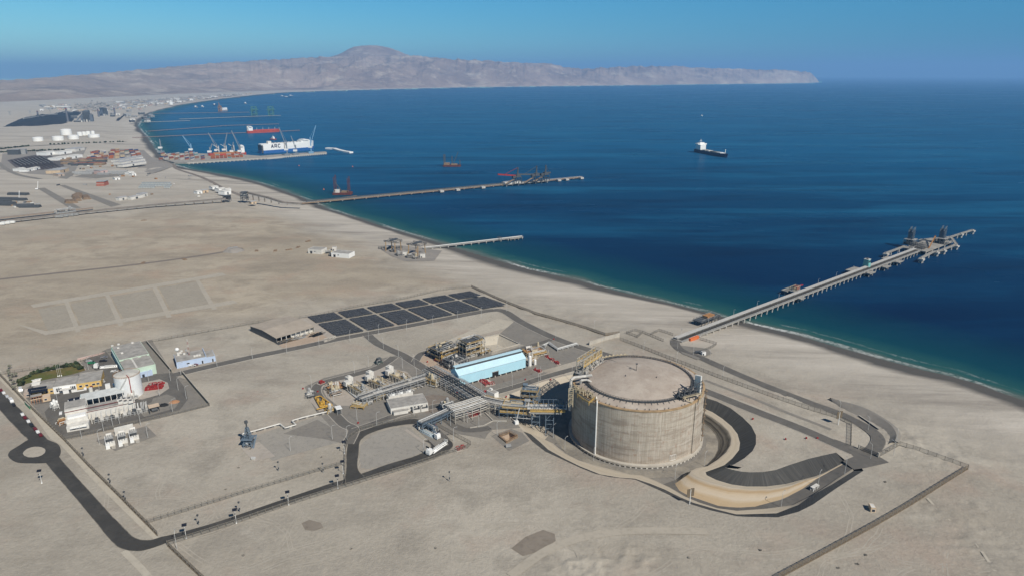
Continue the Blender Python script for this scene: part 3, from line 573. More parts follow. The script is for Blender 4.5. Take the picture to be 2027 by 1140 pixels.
# road to the jetty: loop by the gate and along the foot of the slope
road('road', [(1720, 897), (1734, 884), (1738, 868), (1722, 851), (1690, 833), (1655, 817), (1600, 797), (1500, 758), (1430, 728), (1385, 708), (1352, 696), (1338, 684), (1336, 674)], 8, M_ROAD2, 0.5)
patch('road', [(1650, 868), (1688, 882), (1740, 903), (1760, 915), (1712, 926), (1690, 929), (1668, 912), (1690, 903), (1680, 893)], M_ROAD2, 0.118)
def bank(outer, inner, h):
    o_ = smooth_line([W(*p) for p in outer], 4); i_ = smooth_line([W(*p) for p in inner], 4); mid = [a.lerp(b, .45) + Vector((0, 0, h)) for a, b in zip(o_, i_)]
    up = Vector((0, 0, .05)); strip_obj('gravel_bank', [p + up for p in o_], mid, M_PAD, 0.01, True); strip_obj('gravel_bank', mid, [p + up for p in i_], M_PAD, 0.01, True)
bank([(1640, 789), (1672, 795), (1710, 806), (1745, 824), (1772, 843), (1784, 862), (1781, 877)], [(1648, 796), (1676, 812), (1706, 826), (1732, 838), (1752, 853), (1760, 868), (1757, 879)], 2.2)
road('service_track', [(1395, 752), (1450, 773), (1500, 792), (1560, 817), (1610, 836), (1645, 850)], 3.0, M_PAD, 0.06, False); road('service_track', [(1400, 772), (1470, 795), (1540, 823), (1600, 850), (1650, 868)], 2.6, MATS.get('faint_sand') or M_PALE, 0.06, False)
patch('gravel_bank', [(1340, 683), (1400, 690), (1410, 700), (1380, 712), (1350, 700)], M_PAD, 0.3)
patch('pier_yard', [(755, 495), (800, 487), (875, 497), (860, 517), (800, 518), (770, 505)], M_YARD, 0.2)
# faint old pads on the plain
for q in ([(60, 603), (440, 540), (448, 545), (66, 609)], [(30, 640), (90, 663), (470, 600), (462, 594), (92, 655)], [(125, 592), (133, 591), (160, 655), (150, 657)], [(205, 578), (213, 577), (245, 643), (235, 645)], [(300, 565), (308, 564), (340, 627), (330, 629)], [(385, 552), (393, 551), (430, 612), (420, 613)]): patch('old_track', q, MATS['faint_sand'], 0.05)
road_mat('plot_soil', (0.325, 0.292, 0.236), (0.375, 0.337, 0.275))
for q in ([(75, 612), (128, 603), (152, 652), (98, 661)], [(140, 601), (207, 589), (236, 640), (164, 651)], [(220, 587), (302, 573), (331, 624), (249, 638)], [(315, 570), (388, 558), (421, 610), (344, 622)]): patch('old_plot', q, MATS['plot_soil'], 0.03)
# far yards
patch('yard', [(0, 336), (5, 305), (95, 297), (170, 292), (285, 298), (300, 312), (330, 318), (345, 330), (300, 345), (180, 355), (140, 350), (60, 345)], M_YARD, 0.1)
patch('ore_yard', [(14, 318), (60, 309), (120, 320), (128, 330), (85, 337), (40, 340)], mat('dark_ore', (0.10, 0.088, 0.085), 0.9, 0.4, 0.02), 0.2)
patch('ore_yard', [(60, 309), (92, 305), (128, 322), (122, 331)], mat('dark_ore', (0.09, 0.08, 0.078), 0.9), 0.24)
patch('yard', [(115, 352), (145, 338), (152, 342), (132, 355)], M_PAD, 0.2)
patch('coal_heap_ground', [(5, 252), (60, 238), (140, 230), (250, 226), (235, 240), (110, 247), (40, 250)], M_COAL, 0.3)
patch('yard', [(75, 374), (88, 372), (160, 412), (140, 414)], M_PAD, 0.2); patch('yard', [(118, 368), (128, 367), (240, 406), (220, 410)], M_PAD, 0.2)
patch('yard', [(148, 350), (200, 337), (250, 335), (245, 348), (190, 354)], M_PAD, 0.2)
road('road', [(-20, 296), (60, 290), (130, 286), (250, 281)], 12, M_ROAD2, 0.3, False)
road('road', [(-30, 300), (20, 340), (80, 355)], 10, M_PAD, 0.3, False); road('road', [(300, 318), (340, 325), (350, 335), (400, 352), (445, 375), (490, 393)], 9, M_PAD2, 0.3, False)
road('road', [(-20, 555), (120, 540), (285, 522), (420, 503), (480, 492)], 7, M_PAD2, 0.06, False)
road('track', [(1010, 1140), (1090, 1085), (1180, 1058), (1280, 1050), (1400, 1052)], 5, MATS['faint_sand'], 0.2, False)
road('track', [(1835, 985), (1870, 1020), (1920, 1060), (1970, 1130)], 1.4, M_PALE, 0.04, False)
road('track', [(245, 1090), (280, 1125), (300, 1150)], 3, M_PALE, 0.04, False)
patch('dark_soil', [(1012, 1085), (1040, 1062), (1075, 1048), (1098, 1056), (1100, 1070), (1070, 1090), (1035, 1100)], road_mat('dark_soil', (0.22, 0.19, 0.155), (0.28, 0.245, 0.20)), 0.03)
patch('dark_soil', [(597, 1035), (612, 1028), (635, 1034), (640, 1044), (622, 1050), (604, 1048)], MATS['dark_soil'], 0.03)
RT = random.Random(31); TRK = road_mat('tyre_track', (0.40, 0.365, 0.305), (0.33, 0.30, 0.25))
for k in range(60):
    x, y = (RT.uniform(1000, 1950), RT.uniform(1035, 1135)) if k % 2 else (RT.uniform(150, 900), RT.uniform(700, 1130))
    if inside(np.array([G(x, y).xy[:]]), np.array([p.xy[:] for p in LOOP]))[0] or (1000 < x < 1760 and y < 1060) or (600 < x and y < 900 and x < 1000) or x < 420 and y < 880: continue
    a0 = RT.uniform(0, 6.28); p = G(x, y); pts = []; 
    for i in range(9): pts.append(p.copy()); a0 += RT.uniform(-.25, .35); p = p + Vector((math.cos(a0), math.sin(a0), 0)) * 7
    if shore_dist(np.array([p.xy[:] for p in pts])).min() < 175 or inside(np.array([p.xy[:] for p in pts]), np.array([p.xy[:] for p in LOOP])).any(): continue
    for w_ in (-.9, .9): q = [c_ + Vector((0, 0, .018 + .0005 * k)) for c_ in smooth_line(offset(pts, w_), 3)]; strip_obj('tyre_track', offset(q, .28), offset(q, -.28), TRK)
# ================================================================ PAINTS AND METALS
STEEL = mat('grey_steel', (0.30, 0.30, 0.29), 0.55, 0.25, 0.5); PIPE = mat('pipe_cladding', (0.50, 0.48, 0.44), 0.5, 0.2, 0.4); DSTEEL = mat('dark_steel', (0.075, 0.08, 0.085), 0.6, 0.3, 0.5)
BSTEEL = mat('blue_grey_steel', (0.13, 0.17, 0.21), 0.55, 0.25, 0.5); YEL = mat('ochre_rail', (0.48, 0.32, 0.10), 0.6, 0.25, 0.4); TANEQ = mat('beige_equipment', (0.42, 0.36, 0.25), 0.6, 0.2, 0.3)
WHITE = mat('white_paint', (0.78, 0.78, 0.75), 0.5, 0.06, 0.4); OFFW = mat('weathered_white', (0.62, 0.60, 0.55), 0.6, 0.15, 0.3); RED = mat('red_paint', (0.30, 0.028, 0.026), 0.5, 0.2, 0.6); RUST = mat('rust', (0.33, 0.17, 0.07), 0.8, 0.35, 0.4)
YPIPE = mat('yellow_pipe', (0.52, 0.31, 0.05), 0.5, 0.12, 0.5); GALV = mat('galvanised', (0.52, 0.52, 0.50), 0.45, 0.12, 0.5); GLASS = mat('dark_window', (0.03, 0.035, 0.045), 0.15, 0.2, 0.5, 0, 0, None, 0.5)
BLACK = mat('black_rubber', (0.018, 0.018, 0.018), 0.8, 0.2, 0.5); GREY = mat('roof_felt', (0.33, 0.315, 0.285), 0.85, 0.3, 0.22, 0, 0, (0.42, 0.40, 0.365)); CONC = mat('cast_concrete', (0.42, 0.39, 0.335), 0.85, 0.15, 0.2)
BLUEW = mat('sky_blue_sheet', (0.40, 0.66, 0.77), 0.5, 0.05, 0.2); BLUER = mat('pale_blue_sheet', (0.50, 0.70, 0.78), 0.5, 0.06, 0.2); WOODT = mat('fence_brown', (0.16, 0.125, 0.085), 0.8, 0.25, 0.6); FPOST = mat('fence_post', (0.20, 0.18, 0.15), 0.8, 0.2, 0.5)
ORANGE = mat('orange_paint', (0.62, 0.16, 0.05), 0.6, 0.15, 0.5); NAVY = mat('navy_paint', (0.012, 0.02, 0.06), 0.45, 0.2, 0.1); SOLAR = mat('solar_cell', (0.016, 0.018, 0.026), 0.25, 0.3, 0.6, 0, 0, None, 0.5)
def tank_wall_mat():
    k = NT('tank_concrete'); k.b.inputs['Roughness'].default_value = 0.9; k.b.inputs['Specular IOR Level'].default_value = 0.15
    sp = k.n('ShaderNodeSeparateXYZ'); tc = k.n('ShaderNodeTexCoord'); k.l(tc.outputs['Object'], sp.inputs[0])
    an = k.math('MULTIPLY', k.math('ARCTAN2', sp.outputs[1], sp.outputs[0]), 43.5); cb = k.n('ShaderNodeCombineXYZ'); k.l(an, cb.inputs[0]); k.l(sp.outputs[2], cb.inputs[1]); uv = cb.outputs[0]
    a = k.mix((0.365, 0.318, 0.255), (0.50, 0.445, 0.37), k.ramp(k.noise(1.0, 6, 0.7, (0.9, 0.035, 1), uv), [(0.38, 0.0), (0.62, 1.0)]))
    a = k.mix(a, (0.27, 0.225, 0.178), k.ramp(k.noise(1.0, 5, 0.65, (0.05, 0.30, 1), uv), [(0.47, 0.0), (0.62, 0.75)]))
    a = k.mix(a, (0.56, 0.51, 0.435), k.ramp(k.noise(1.0, 4, 0.7, (0.22, 0.012, 1), uv), [(0.58, 0.0), (0.66, 0.75)]))
    a = k.mix(a, (0.52, 0.47, 0.395), k.ramp(k.noise(1.0, 4, 0.7, (0.012, 0.55, 1), uv), [(0.57, 0.0), (0.66, 0.7)]))
    a = k.mix(a, (0.29, 0.18, 0.12), k.ramp(k.noise(1.0, 5, 0.75, (0.28, 0.20, 1), uv), [(0.54, 0.0), (0.68, 0.6)]))
    br = k.n('ShaderNodeTexBrick'); k.l(uv, br.inputs['Vector']); br.inputs['Scale'].default_value = 1; br.offset = 0
    br.inputs['Brick Width'].default_value = 4.2; br.inputs['Row Height'].default_value = 3.7; br.inputs['Mortar Size'].default_value = 0.09; br.inputs['Mortar Smooth'].default_value = 0.6
    br.inputs[1].default_value = br.inputs[2].default_value = (1, 1, 1, 1); br.inputs[3].default_value = (0, 0, 0, 1)
    a = k.mix(a, (0.23, 0.20, 0.165), k.math('MULTIPLY', br.outputs['Fac'], 0.5)); k.color(a); return k.m
def roof_mat():
    k = NT('tank_roof'); k.b.inputs['Roughness'].default_value = 0.92; k.b.inputs['Specular IOR Level'].default_value = 0.1
    a = k.mix((0.36, 0.305, 0.255), (0.44, 0.385, 0.325), k.ramp(k.noise(0.08, 6, 0.7), [(0.4, 0.0), (0.6, 1.0)])); a = k.mix(a, (0.50, 0.455, 0.39), k.ramp(k.noise(0.16, 6, 0.7), [(0.60, 0.0), (0.72, 0.7)]))
    a = k.mix(a, (0.25, 0.21, 0.175), k.ramp(k.noise(0.45, 4, 0.7), [(0.58, 0.0), (0.72, 0.5)])); k.color(a); return k.m
M_TW, M_TR = tank_wall_mat(), roof_mat()
# ================================================================ THE BIG GAS TANK
def pol(a, r, z): a = math.radians(a); return Vector((r * math.cos(a), r * math.sin(a), z))
def big_tank():
    t = thing('storage_tank', 'huge round weathered concrete gas tank standing in the pit', 'storage tank', TC); H = 37.0
    MB().lathe([(TR, 2.0), (TR, H), (TR - 0.6, H)], 160).build('wall', M_TW, t, smooth=False)
    o = MB(); o.lathe([(TR + 1.9, 0.9), (TR + 1.9, 2.0), (TR + 0.1, 2.3)], 120); o.build('base_slab', CONC, t)
    p0 = None
    for k in range(84):
        a = k * 360 / 84; p = pol(a, TR + 1.3, 0)
        if p0 is None: p0 = o = MB().box(-0.45, 0.45, -0.5, 0.5, 0, 0.9).build('pedestal', OFFW, t)
        else: o = p0.copy(); C.objects.link(o); o.parent = t
        o.location = p; o.rotation_euler = (0, 0, math.radians(a))
    prof = [(TR - 0.6 - (TR - 0.7) * k / 24, H + 0.05 + 6.6 * (1 - (1 - k / 24) ** 2)) for k in range(25)]
    MB().lathe(prof, 128).build('dome_roof', M_TR, t, smooth=True)
    MB().lathe([(TR + 0.05, H - 0.5), (TR + 0.35, H - 0.45), (TR + 0.35, H + 0.15), (TR - 0.5, H + 0.25)], 128).build('rim_gutter', mat('rim_rust', (0.36, 0.25, 0.14), .8, .3, .3), t)
    for c, wd in ((-36, 9), (-144, 9), (52, 9), (140, 9)):
        b = MB(); n = 8
        ang = [c - wd + 2 * wd * k / n for k in range(n + 1)]; b.v = [pol(a, r, z) for r in (TR - .2, TR + 0.75) for z in (2.1, H - 0.6) for a in ang]; m = n + 1
        for k in range(n): b.f += [(2 * m + k, 2 * m + k + 1, 3 * m + k + 1, 3 * m + k), (m + k, m + k + 1, 3 * m + k + 1, 3 * m + k)[::-1]]
        b.f += [(0, 2 * m, 3 * m, m), (n, m + n, 3 * m + n, 2 * m + n)]; b.build('buttress', M_TW, t)
    rz = H + 6.6 * (1 - (36 / 43.0) ** 2)
    b = MB()
    for k in range(120):
        a0, a1 = k * 3, (k + 1) * 3
        for dz in (0.35, 1.1): b.beam(pol(a0, 33.5, rz + dz + .25), pol(a1, 33.5, rz + dz + .25), 0.16); b.beam(pol(a0, 34.8, rz + dz), pol(a1, 34.8, rz + dz), 0.16)
        b.beam(pol(a0, 34.8, rz - .2), pol(a0, 34.8, rz + 1.1), 0.22); b.beam(pol(a0, 33.5, rz - .1), pol(a0, 33.5, rz + 1.35), 0.2)
        if k % 2: b.beam(pol(a0, 34.8, rz - .2), pol(a0, 36.2, rz - .5), 0.45)
    b.build('walkway_railing', DSTEEL, t)
    b = MB(); b.lathe([(33.5, rz + 0.30), (34.8, rz + 0.10)], 96); b.f.pop(); b.build('walkway', DSTEEL, t)
    b = MB()
    for k in range(120): b.beam(pol(k * 3, TR - 1.3, H + .15), pol(k * 3 + 3, TR - 1.3, H + .15), .12)
    for k in range(64):
        if k % 7 == 3: continue
        p = pol(k * 5.62 + (k % 3), TR - 1.3, H); b.beam(p, p + Vector((0, 0, 1.25)), 0.28, .28)
    b.build('rim_post', DSTEEL, t)
    # white down-pipe, right-hand ladder with platforms
    x = pol(-134.5, TR + 0.7, 0); b = MB(); b.tube((x.x, x.y, 1.6), (x.x, x.y, H + 0.2), 0.42); b.tube((x.x, x.y, H + .2), pol(-140, TR - 3, H + 1.2), 0.4); b.build('down_pipe', WHITE, t)
    b = MB(); a0 = -22
    for k in range(8):
        p = pol(a0, TR + 1.2, 3 + k * 4.4); b.beam(p, p + Vector((0, 0, 4.4)), 0.5, .3)
        b.box(p.x - 0.6, p.x + 0.9, p.y - 0.9, p.y + 0.9, p.z + 3.9, p.z + 4.2)
    b.build('ladder', mat('ladder_brown', (.20, .15, .10), .8, .3, .4), t)
    b = MB(); p = pol(-70, TR + .08, 3); q = pol(-64, TR + .08, 3)
    for z in (3, 6.5): b.beam((p.x, p.y, z), (q.x, q.y, z), 0.3)
    for f in (0, .25, .5, .75, 1): r = p.lerp(q, f); b.beam((r.x, r.y, 3), (r.x, r.y, 6.5), 0.25)
    b.build('wall_hatch', OFFW, t)
    z = H + 6.6; MB().tube((-1, 1, z), (-1, 1, z + 5), 0.14).box(-1.6, -.4, .6, 1.4, z + 4.6, z + 5.2).build('roof_lamp', DSTEEL, t)
    b = MB(); b.tube((10, -8, z - .6), (10.2, -8, z + .4), .25); b.tube((-9, -6, z - .5), (-9, -6, z + .6), .3); b.beam(pol(118, 34, rz + 1.1), (-1, 1, z + .9), .12); b.beam(pol(118, 34, rz + .5), (-1, 1, z + .4), .12)
    for k in range(12): q = pol(118, 34, rz).lerp(Vector((-1, 1, z)), k / 12); b.beam(q, q + Vector((0, 0, 1)), .1)
    b.build('roof_walkway_railing', DSTEEL, t)
    # pump platform, back left
    base = lambda px, py, zz: G(px, py, zz) - TC
    p, q = base(1150, 741, 28), base(1187, 716, 28); zb = H + 0.8; rzz = math.atan2(q.y - p.y, q.x - p.x); Lh = (q - p).xy.length
    f = bpy.data.objects.new('pump_platform', None); C.objects.link(f); f.parent = t; f.location = (p.x, p.y, zb); f.rotation_euler = (0, 0, rzz); f['label'] = 'tall steel pump frame on the roof'
    MB().frame(0, Lh, -1.5, 3.5, 0, 11.5, 6, 1, 3, 0.38).build('steel_frame', mat('beige_steel', (0.42, 0.39, 0.33), .6), f)
    MB().box(-1, Lh + 1, -4.5, 4.5, 1.6, 1.9).build('deck', STEEL, f)
    b = MB(); b.truss((0, -1.5, 9.2), (Lh, -1.5, 9.2), 2.3, 10, .3).truss((0, 3.5, 9.2), (Lh, 3.5, 9.2), 2.3, 10, .3); b.box(0, Lh, -1.6, -1.4, 6.2, 8.2); b.build('crane_rail', YEL, f)
    b = MB(); R = random.Random(3)
    b.beam((0, 0, 2.3), (Lh, 0, 2.3), .5).beam((0, -4, 2.3), (Lh, -4, 2.3), .4).beam((0, 4, 2.3), (Lh, 4, 2.3), .4)
    for k in range(26): x = R.uniform(0, Lh); y = R.uniform(-4, 4); b.tube((x, y, 1.9), (x, y, R.uniform(2.5, 5)), R.uniform(.2, .7), 8); b.tube((x, -4, 2.4 + k % 3), (x + R.uniform(2, 6), R.uniform(-4, 4), 2.4 + k % 3), .22)
    b.build('pipework', PIPE, f)
    b = MB()
    for y in (-4.5, 4.5):
        for k in range(2): b.beam((-1, y, 2.4 + k * .6), (Lh + 1, y, 2.4 + k * .6), .12)
        for k in range(14): x = -1 + (Lh + 2) * k / 13; b.beam((x, y, 1.9), (x, y, 3), .14); b.beam((x, y * .8, -2), (x, y * .8, 1.6), .22)
    b.build('railing', DSTEEL, f)
    # fat bent pipe over the rim, left
    b = MB(); P_ = [base(1130, 790, 8), base(1130, 752, 30), base(1136, 746.5, 31), base(1160, 744, 31), base(1172, 742, 32)]; P_[0] = Vector((P_[1].x, P_[1].y, 20)); b.path(P_, 0.95, 10); Q_ = [base(1149, 758, 28), base(1150, 752, 30.5), base(1162, 751, 30.5), base(1170, 755, 29)]; b.path(Q_, .7, 8); b.build('rim_pipe', PIPE, t)
    b = MB(); p = base(1130, 780, 24); b.frame(p.x - 1.3, p.x + 1.3, p.y - 1.3, p.y + 1.3, 27, H + 1.5, 1, 1, 4, .4); b.build('pipe_guide', TANEQ, t)
    b = MB(); R = random.Random(5)
    for k in range(46):
        p = base(R.uniform(1138, 1180), 0, 27); px, py = R.uniform(1138, 1182), 0; u = (px - 1138) / 44; p = base(px, 764 + u * 21 + R.uniform(-3, 7), 27); b.tube((p.x, p.y, H - .3), (p.x, p.y, H + R.uniform(.6, 2.6)), R.uniform(.2, .6), 7)
        q = p + Vector((R.uniform(-3, 3), R.uniform(-3, 3), 0)); b.beam((p.x, p.y, H + 1.6), (q.x, q.y, H + 1.6), .25)
    b.build('roof_valve', TANEQ, t)
    b = MB(); P_ = [base(*a, 28) for a in ((1143, 778), (1153, 786), (1166, 794), (1172, 789), (1178, 783))]
    for p, q in zip(P_, P_[1:]):
        for dz in (.9, 1.7): b.beam((p.x, p.y, H + dz), (q.x, q.y, H + dz), .3)
        b.beam((p.x, p.y, H - .5), (p.x, p.y, H + 1.7), .35)
    b.build('yellow_handrail', YEL, t)
    b = MB()
    for k in range(9):
        p = pol(128 - k * 4.2, TR - 3.5, H + .5); q = pol(128 - (k + 1) * 4.2, TR - 3.5, H + .5); b.beam(p + Vector((0, 0, 1.5)), q + Vector((0, 0, 1.5)), .7, .5); b.beam(p, p + Vector((0, 0, 1.9)), .5); b.tube(p + Vector((0, 0, 1.6)), p + Vector((.8, .6, 2.3)), .5, 8)
    b.build('roof_header_pipe', TANEQ, t)
    # relief vent stacks on a braced frame, right
    p, q = base(1348, 788, 28), base(1383, 780, 28); f = bpy.data.objects.new('vent_frame', None); C.objects.link(f); f.parent = t; f.location = (p.x, p.y, H + .2); f.rotation_euler = (0, 0, math.atan2(q.y - p.y, q.x - p.x)); Lv = (q - p).xy.length
    b = MB(); b.frame(0, Lv, -2.5, 3, 0, 7, 3, 1, 2, .36); b.beam((0, -2.5, 7), (Lv, -2.5, 12), .4); b.beam((-3, 0, 3.5), (1, 0, 7), .4); b.beam((-3, 0, 3.5), (0, 0, 0.4), .4); b.frame(Lv - 4, Lv, -2.5, 3, 7, 10, 1, 1, 1, .34); b.build('braced_frame', DSTEEL, f)
    for y in (-2, -.8, .4, 1.6, 2.8): MB().tube((Lv - 1, y, 3.5), (Lv - 1, y, 14.5 - .25 * y), .48, 9).build('vent_stack', WHITE, f)
    MB().box(-1, Lv, -3, 3.4, 3.4, 3.7).beam((-1, -3, 4.6), (Lv, -3, 4.6), .18).beam((0, -3, 3.4), (5, -5, 0), .5).beam((Lv, -3, 3.4), (Lv - 4, -6, -.6), .5).build('yellow_platform', TANEQ, f)
    b = MB(); R = random.Random(9)
    b.box(-2.5, Lv - 1.5, -2.4, 2.4, 3.7, 4.1)
    for k in range(12): x = R.uniform(-2, Lv - 2); b.tube((x, R.uniform(-2, 2), 3.7), (x, R.uniform(-2, 2), R.uniform(5, 8)), R.uniform(.3, .7), 7)
    b.build('relief_valve', DSTEEL, f)
big_tank()
# ================================================================ THE PROCESS PLANT
def pipe_rack(label, pts, w, levels, npipes, step=6.0, m=STEEL, pm=PIPE, rr=(0.22, 0.5), seed=1, name='pipe_rack', walk=None, group='pipe racks of the plant', z0=0.0):
    R = random.Random(seed); pts = [Vector((p.x, p.y, 0)) for p in pts]; t = thing(name, label, 'pipe rack', pts[0] + Vector((0, 0, z0)), 0, group); O = pts[0]
    pts = [p - O for p in pts]; Lo, Ro = offset(pts, w / 2), offset(pts, -w / 2); hz = max(levels)
    for i in range(len(pts) - 1):
        Ls = (pts[i + 1] - pts[i]).length; n = max(1, round(Ls / step))
        for k in range(n + (i == len(pts) - 2)):
            a, b = Lo[i].lerp(Lo[i + 1], k / n), Ro[i].lerp(Ro[i + 1], k / n); q = MB()
            for s_ in (a, b): q.beam(s_ + Vector((0, 0, -max(0, z0))), s_ + Vector((0, 0, hz)), 0.42)
            for lv in levels: q.beam(a + Vector((0, 0, lv)), b + Vector((0, 0, lv)), 0.4)
            q.build('portal_frame', m, t)
    for side in (Lo, Ro):
        q = MB()
        for a, b in zip(side, side[1:]):
            for lv in levels: q.beam(a + Vector((0, 0, lv + .02)), b + Vector((0, 0, lv + .02)), 0.34)
        q.build('long_beam', m, t)
    for lv in levels:
        for k in range(npipes):
            r = R.uniform(*rr); f = (k + 0.5) / npipes * 2 - 1; line = offset(pts, f * (w / 2 - .5)); i0 = 0
            MB().path([p + Vector((0, 0, lv + .2 + r)) for p in line], r, 7).build('pipe', R.choice([pm, pm, GALV, STEEL, DSTEEL]), t)
    if walk:
        q = MB()
        for side in (offset(pts, w / 2 + .6),):
            for a, b in zip(side, side[1:]):
                for dz in (.55, 1.1): q.beam(a + Vector((0, 0, hz + dz)), b + Vector((0, 0, hz + dz)), .14)
                n = max(2, int((b - a).length / 2))
                for k in range(n + 1): c = a.lerp(b, k / n); q.beam(c + Vector((0, 0, hz)), c + Vector((0, 0, hz + 1.1)), .14)
                q.beam(a + Vector((0, 0, hz)), b + Vector((0, 0, hz)), .9, .12)
        q.build('walkway', walk, t)
    return t
def process_unit(name, label, cat, A_, B_, dep, levels, seed, fm=STEEL, dm=STEEL, hm=YEL, nv=4, npp=8, group=None, vm=(PIPE, TANEQ), nx=None, z0=0.0, tall=1.0):
    R = random.Random(seed); o, rz, Ln = fr(A_, B_); t = thing(name, label, cat, o + Vector((0, 0, z0)), rz, group); h = max(levels)
    nx = nx or max(1, round(Ln / 5)); b = MB(); zz = 0.0
    b.frame(0, Ln, 0, dep, 0, h, nx, max(1, round(dep / 5)), len(levels), 0.3); b.build('steel_frame', fm, t)
    for lv in levels:
        x0 = R.uniform(0, Ln * .15); x1 = Ln - R.uniform(0, Ln * .15); q = MB().box(x0, x1, .2, dep - .2, lv + .2, lv + .35); q.build('deck', dm, t)
        q = MB()
        for y in (.1, dep - .1):
            for dz in (.6, 1.15): q.beam((x0, y, lv + dz), (x1, y, lv + dz), .14)
        for x in (x0, x1):
            for dz in (.6, 1.15): q.beam((x, .1, lv + dz), (x, dep - .1, lv + dz), .14)
        n = max(2, int((x1 - x0) / 2.0))
        for k in range(n + 1): x = x0 + (x1 - x0) * k / n; q.beam((x, .1, lv + .2), (x, .1, lv + 1.15), .14); q.beam((x, dep - .1, lv + .2), (x, dep - .1, lv + 1.15), .14)
        q.beam((x0, .1, lv), (x1, .1, lv), .3, .5); q.build('handrail', hm, t)
    for k in range(nv):
        lv = R.choice([0] + list(levels)); r = R.uniform(.6, 1.3); x = R.uniform(2, max(2.5, Ln - 2)); y = R.uniform(1, dep - 1)
        if R.random() < .55: q = MB().lathe([(r * .3, lv), (r, lv + .5), (r, lv + R.uniform(2, 4.5) * tall), (r * .6, lv + 5 * tall), (.1, lv + 5.3 * tall)], 12, (x, y))
        else: l2 = R.uniform(2, 5); q = MB().tube((x - l2 / 2, y, lv + 1 + r), (x + l2 / 2, y, lv + 1 + r), r, 12); q.box(x - l2 / 3, x - l2 / 3 + .4, y - r * .7, y + r * .7, lv + .2, lv + 1.2); q.box(x + l2 / 3, x + l2 / 3 + .4, y - r * .7, y + r * .7, lv + .2, lv + 1.2)
        q.build('vessel', R.choice(vm), t)
    for k in range(npp):
        lv = R.choice([0] + list(levels)) + R.uniform(.5, 1.8); r = R.uniform(.14, .34); x0 = R.uniform(-1, Ln * .5); x1 = R.uniform(Ln * .5, Ln + 1); y0 = R.uniform(-.6, dep + .6); y1 = R.uniform(-.6, dep + .6); z1 = min(h + 1.5, lv + R.uniform(1, 4))
        MB().path([(x0, y0, max(.1, lv - 2)), (x0, y0, lv), (x1, y0, lv), (x1, y1, lv), (x1, y1, z1)], r, 6).build('pipe', R.choice([PIPE, GALV, STEEL, fm]), t)
    return t
M_ = [G(848, 745), G(905, 775), G(948, 803)]
pipe_rack('long grey pipe rack running beside the end wall of the blue building', M_, 11, (3.6, 6.8), 5, 5.5, STEEL, PIPE, (.18, .42), 2, walk=GALV)
pipe_rack('low pipe rack crossing in front of the three vaporizers', [G(714, 801), G(780, 779), G(850, 757)], 7, (3.0, 5.0), 4, 5.5, STEEL, PIPE, (.18, .38), 3, walk=GALV)
pipe_rack('thick beige pipe rack on concrete legs at the rack crossing', [G(893, 831), G(925, 822), G(957, 811)], 13, (4.2, 7.6), 6, 7.5, CONC, PIPE, (.22, .42), 4)
pipe_rack('blue grey pipe rack leading down to the tanker loading bay', [G(893, 824), G(868, 836), G(832, 852)], 5.5, (3.4, 5.6), 4, 5.5, BSTEEL, GALV, (.2, .4), 5, walk=BSTEEL)
pipe_rack('beige pipe rack with ochre walkway leading towards the gas tank', [G(955, 808), G(985, 815), G(1010, 819)], 8, (4.2, 7.0), 5, 6, CONC, PIPE, (.25, .5), 6, walk=YEL)
process_unit('pump_structure', 'blue grey steel pump structure with ochre decks at the pit edge', 'process structure', G(988, 827), G(1052, 832), 12, (4.5, 7.5), 21, BSTEEL, TANEQ, YEL, 9, 16, None, (BSTEEL, PIPE, STEEL))
process_unit('pump_structure', 'tall blue grey steel valve tower behind the pump structure', 'process structure', G(1030, 803), G(1066, 806), 8, (3.6, 7.2, 11.0), 22, BSTEEL, BSTEEL, YEL, 5, 10, None, (BSTEEL, PIPE))
def bridge():
    a, b = G(1050, 807, 8), G(1118, 808, 8); o, rz, Ln = fr(a, b); t = thing('tank_bridge', 'blue grey pipe bridge with ochre handrail reaching over the pit towards the tank', 'pipe bridge', o, rz)
    MB().box(0, Ln, -4, 4, -.9, -.3).build('deck', BSTEEL, t)
    for y in (-4, 4):
        q = MB().beam((0, y, -.2), (Ln, y, -.2), .4, 1.0)
        for dz in (.7, 1.3): q.beam((0, y, dz), (Ln, y, dz), .2)
        for k in range(16): x = Ln * k / 15; q.beam((x, y, -.2), (x, y, 1.3), .18)
        q.build('handrail', YEL, t)
    for k in range(5): MB().path([(-2, -3 + k * 1.4, 1.0), (Ln + 1, -3 + k * 1.4, 1.0), (Ln + 1, -3 + k * 1.4, 4)], .34, 8).build('pipe', [PIPE, GALV, BSTEEL][k % 3], t)
    MB().frame(2, Ln - 1, -3.4, 3.4, -.3, 4.6, 6, 1, 1, .26).build('pipe_frame', BSTEEL, t)
    for x in (1.0, Ln * .45): MB().frame(x, x + 5, -3, 3, -19 if x > 5 else -12, -.8, 1, 1, 3, .42).build('trestle_leg', BSTEEL, t)
    MB().beam((0, -4, -1.4), (Ln * .9, -4, -1.4), .8, .9).build('edge_beam', STEEL, t)
bridge()
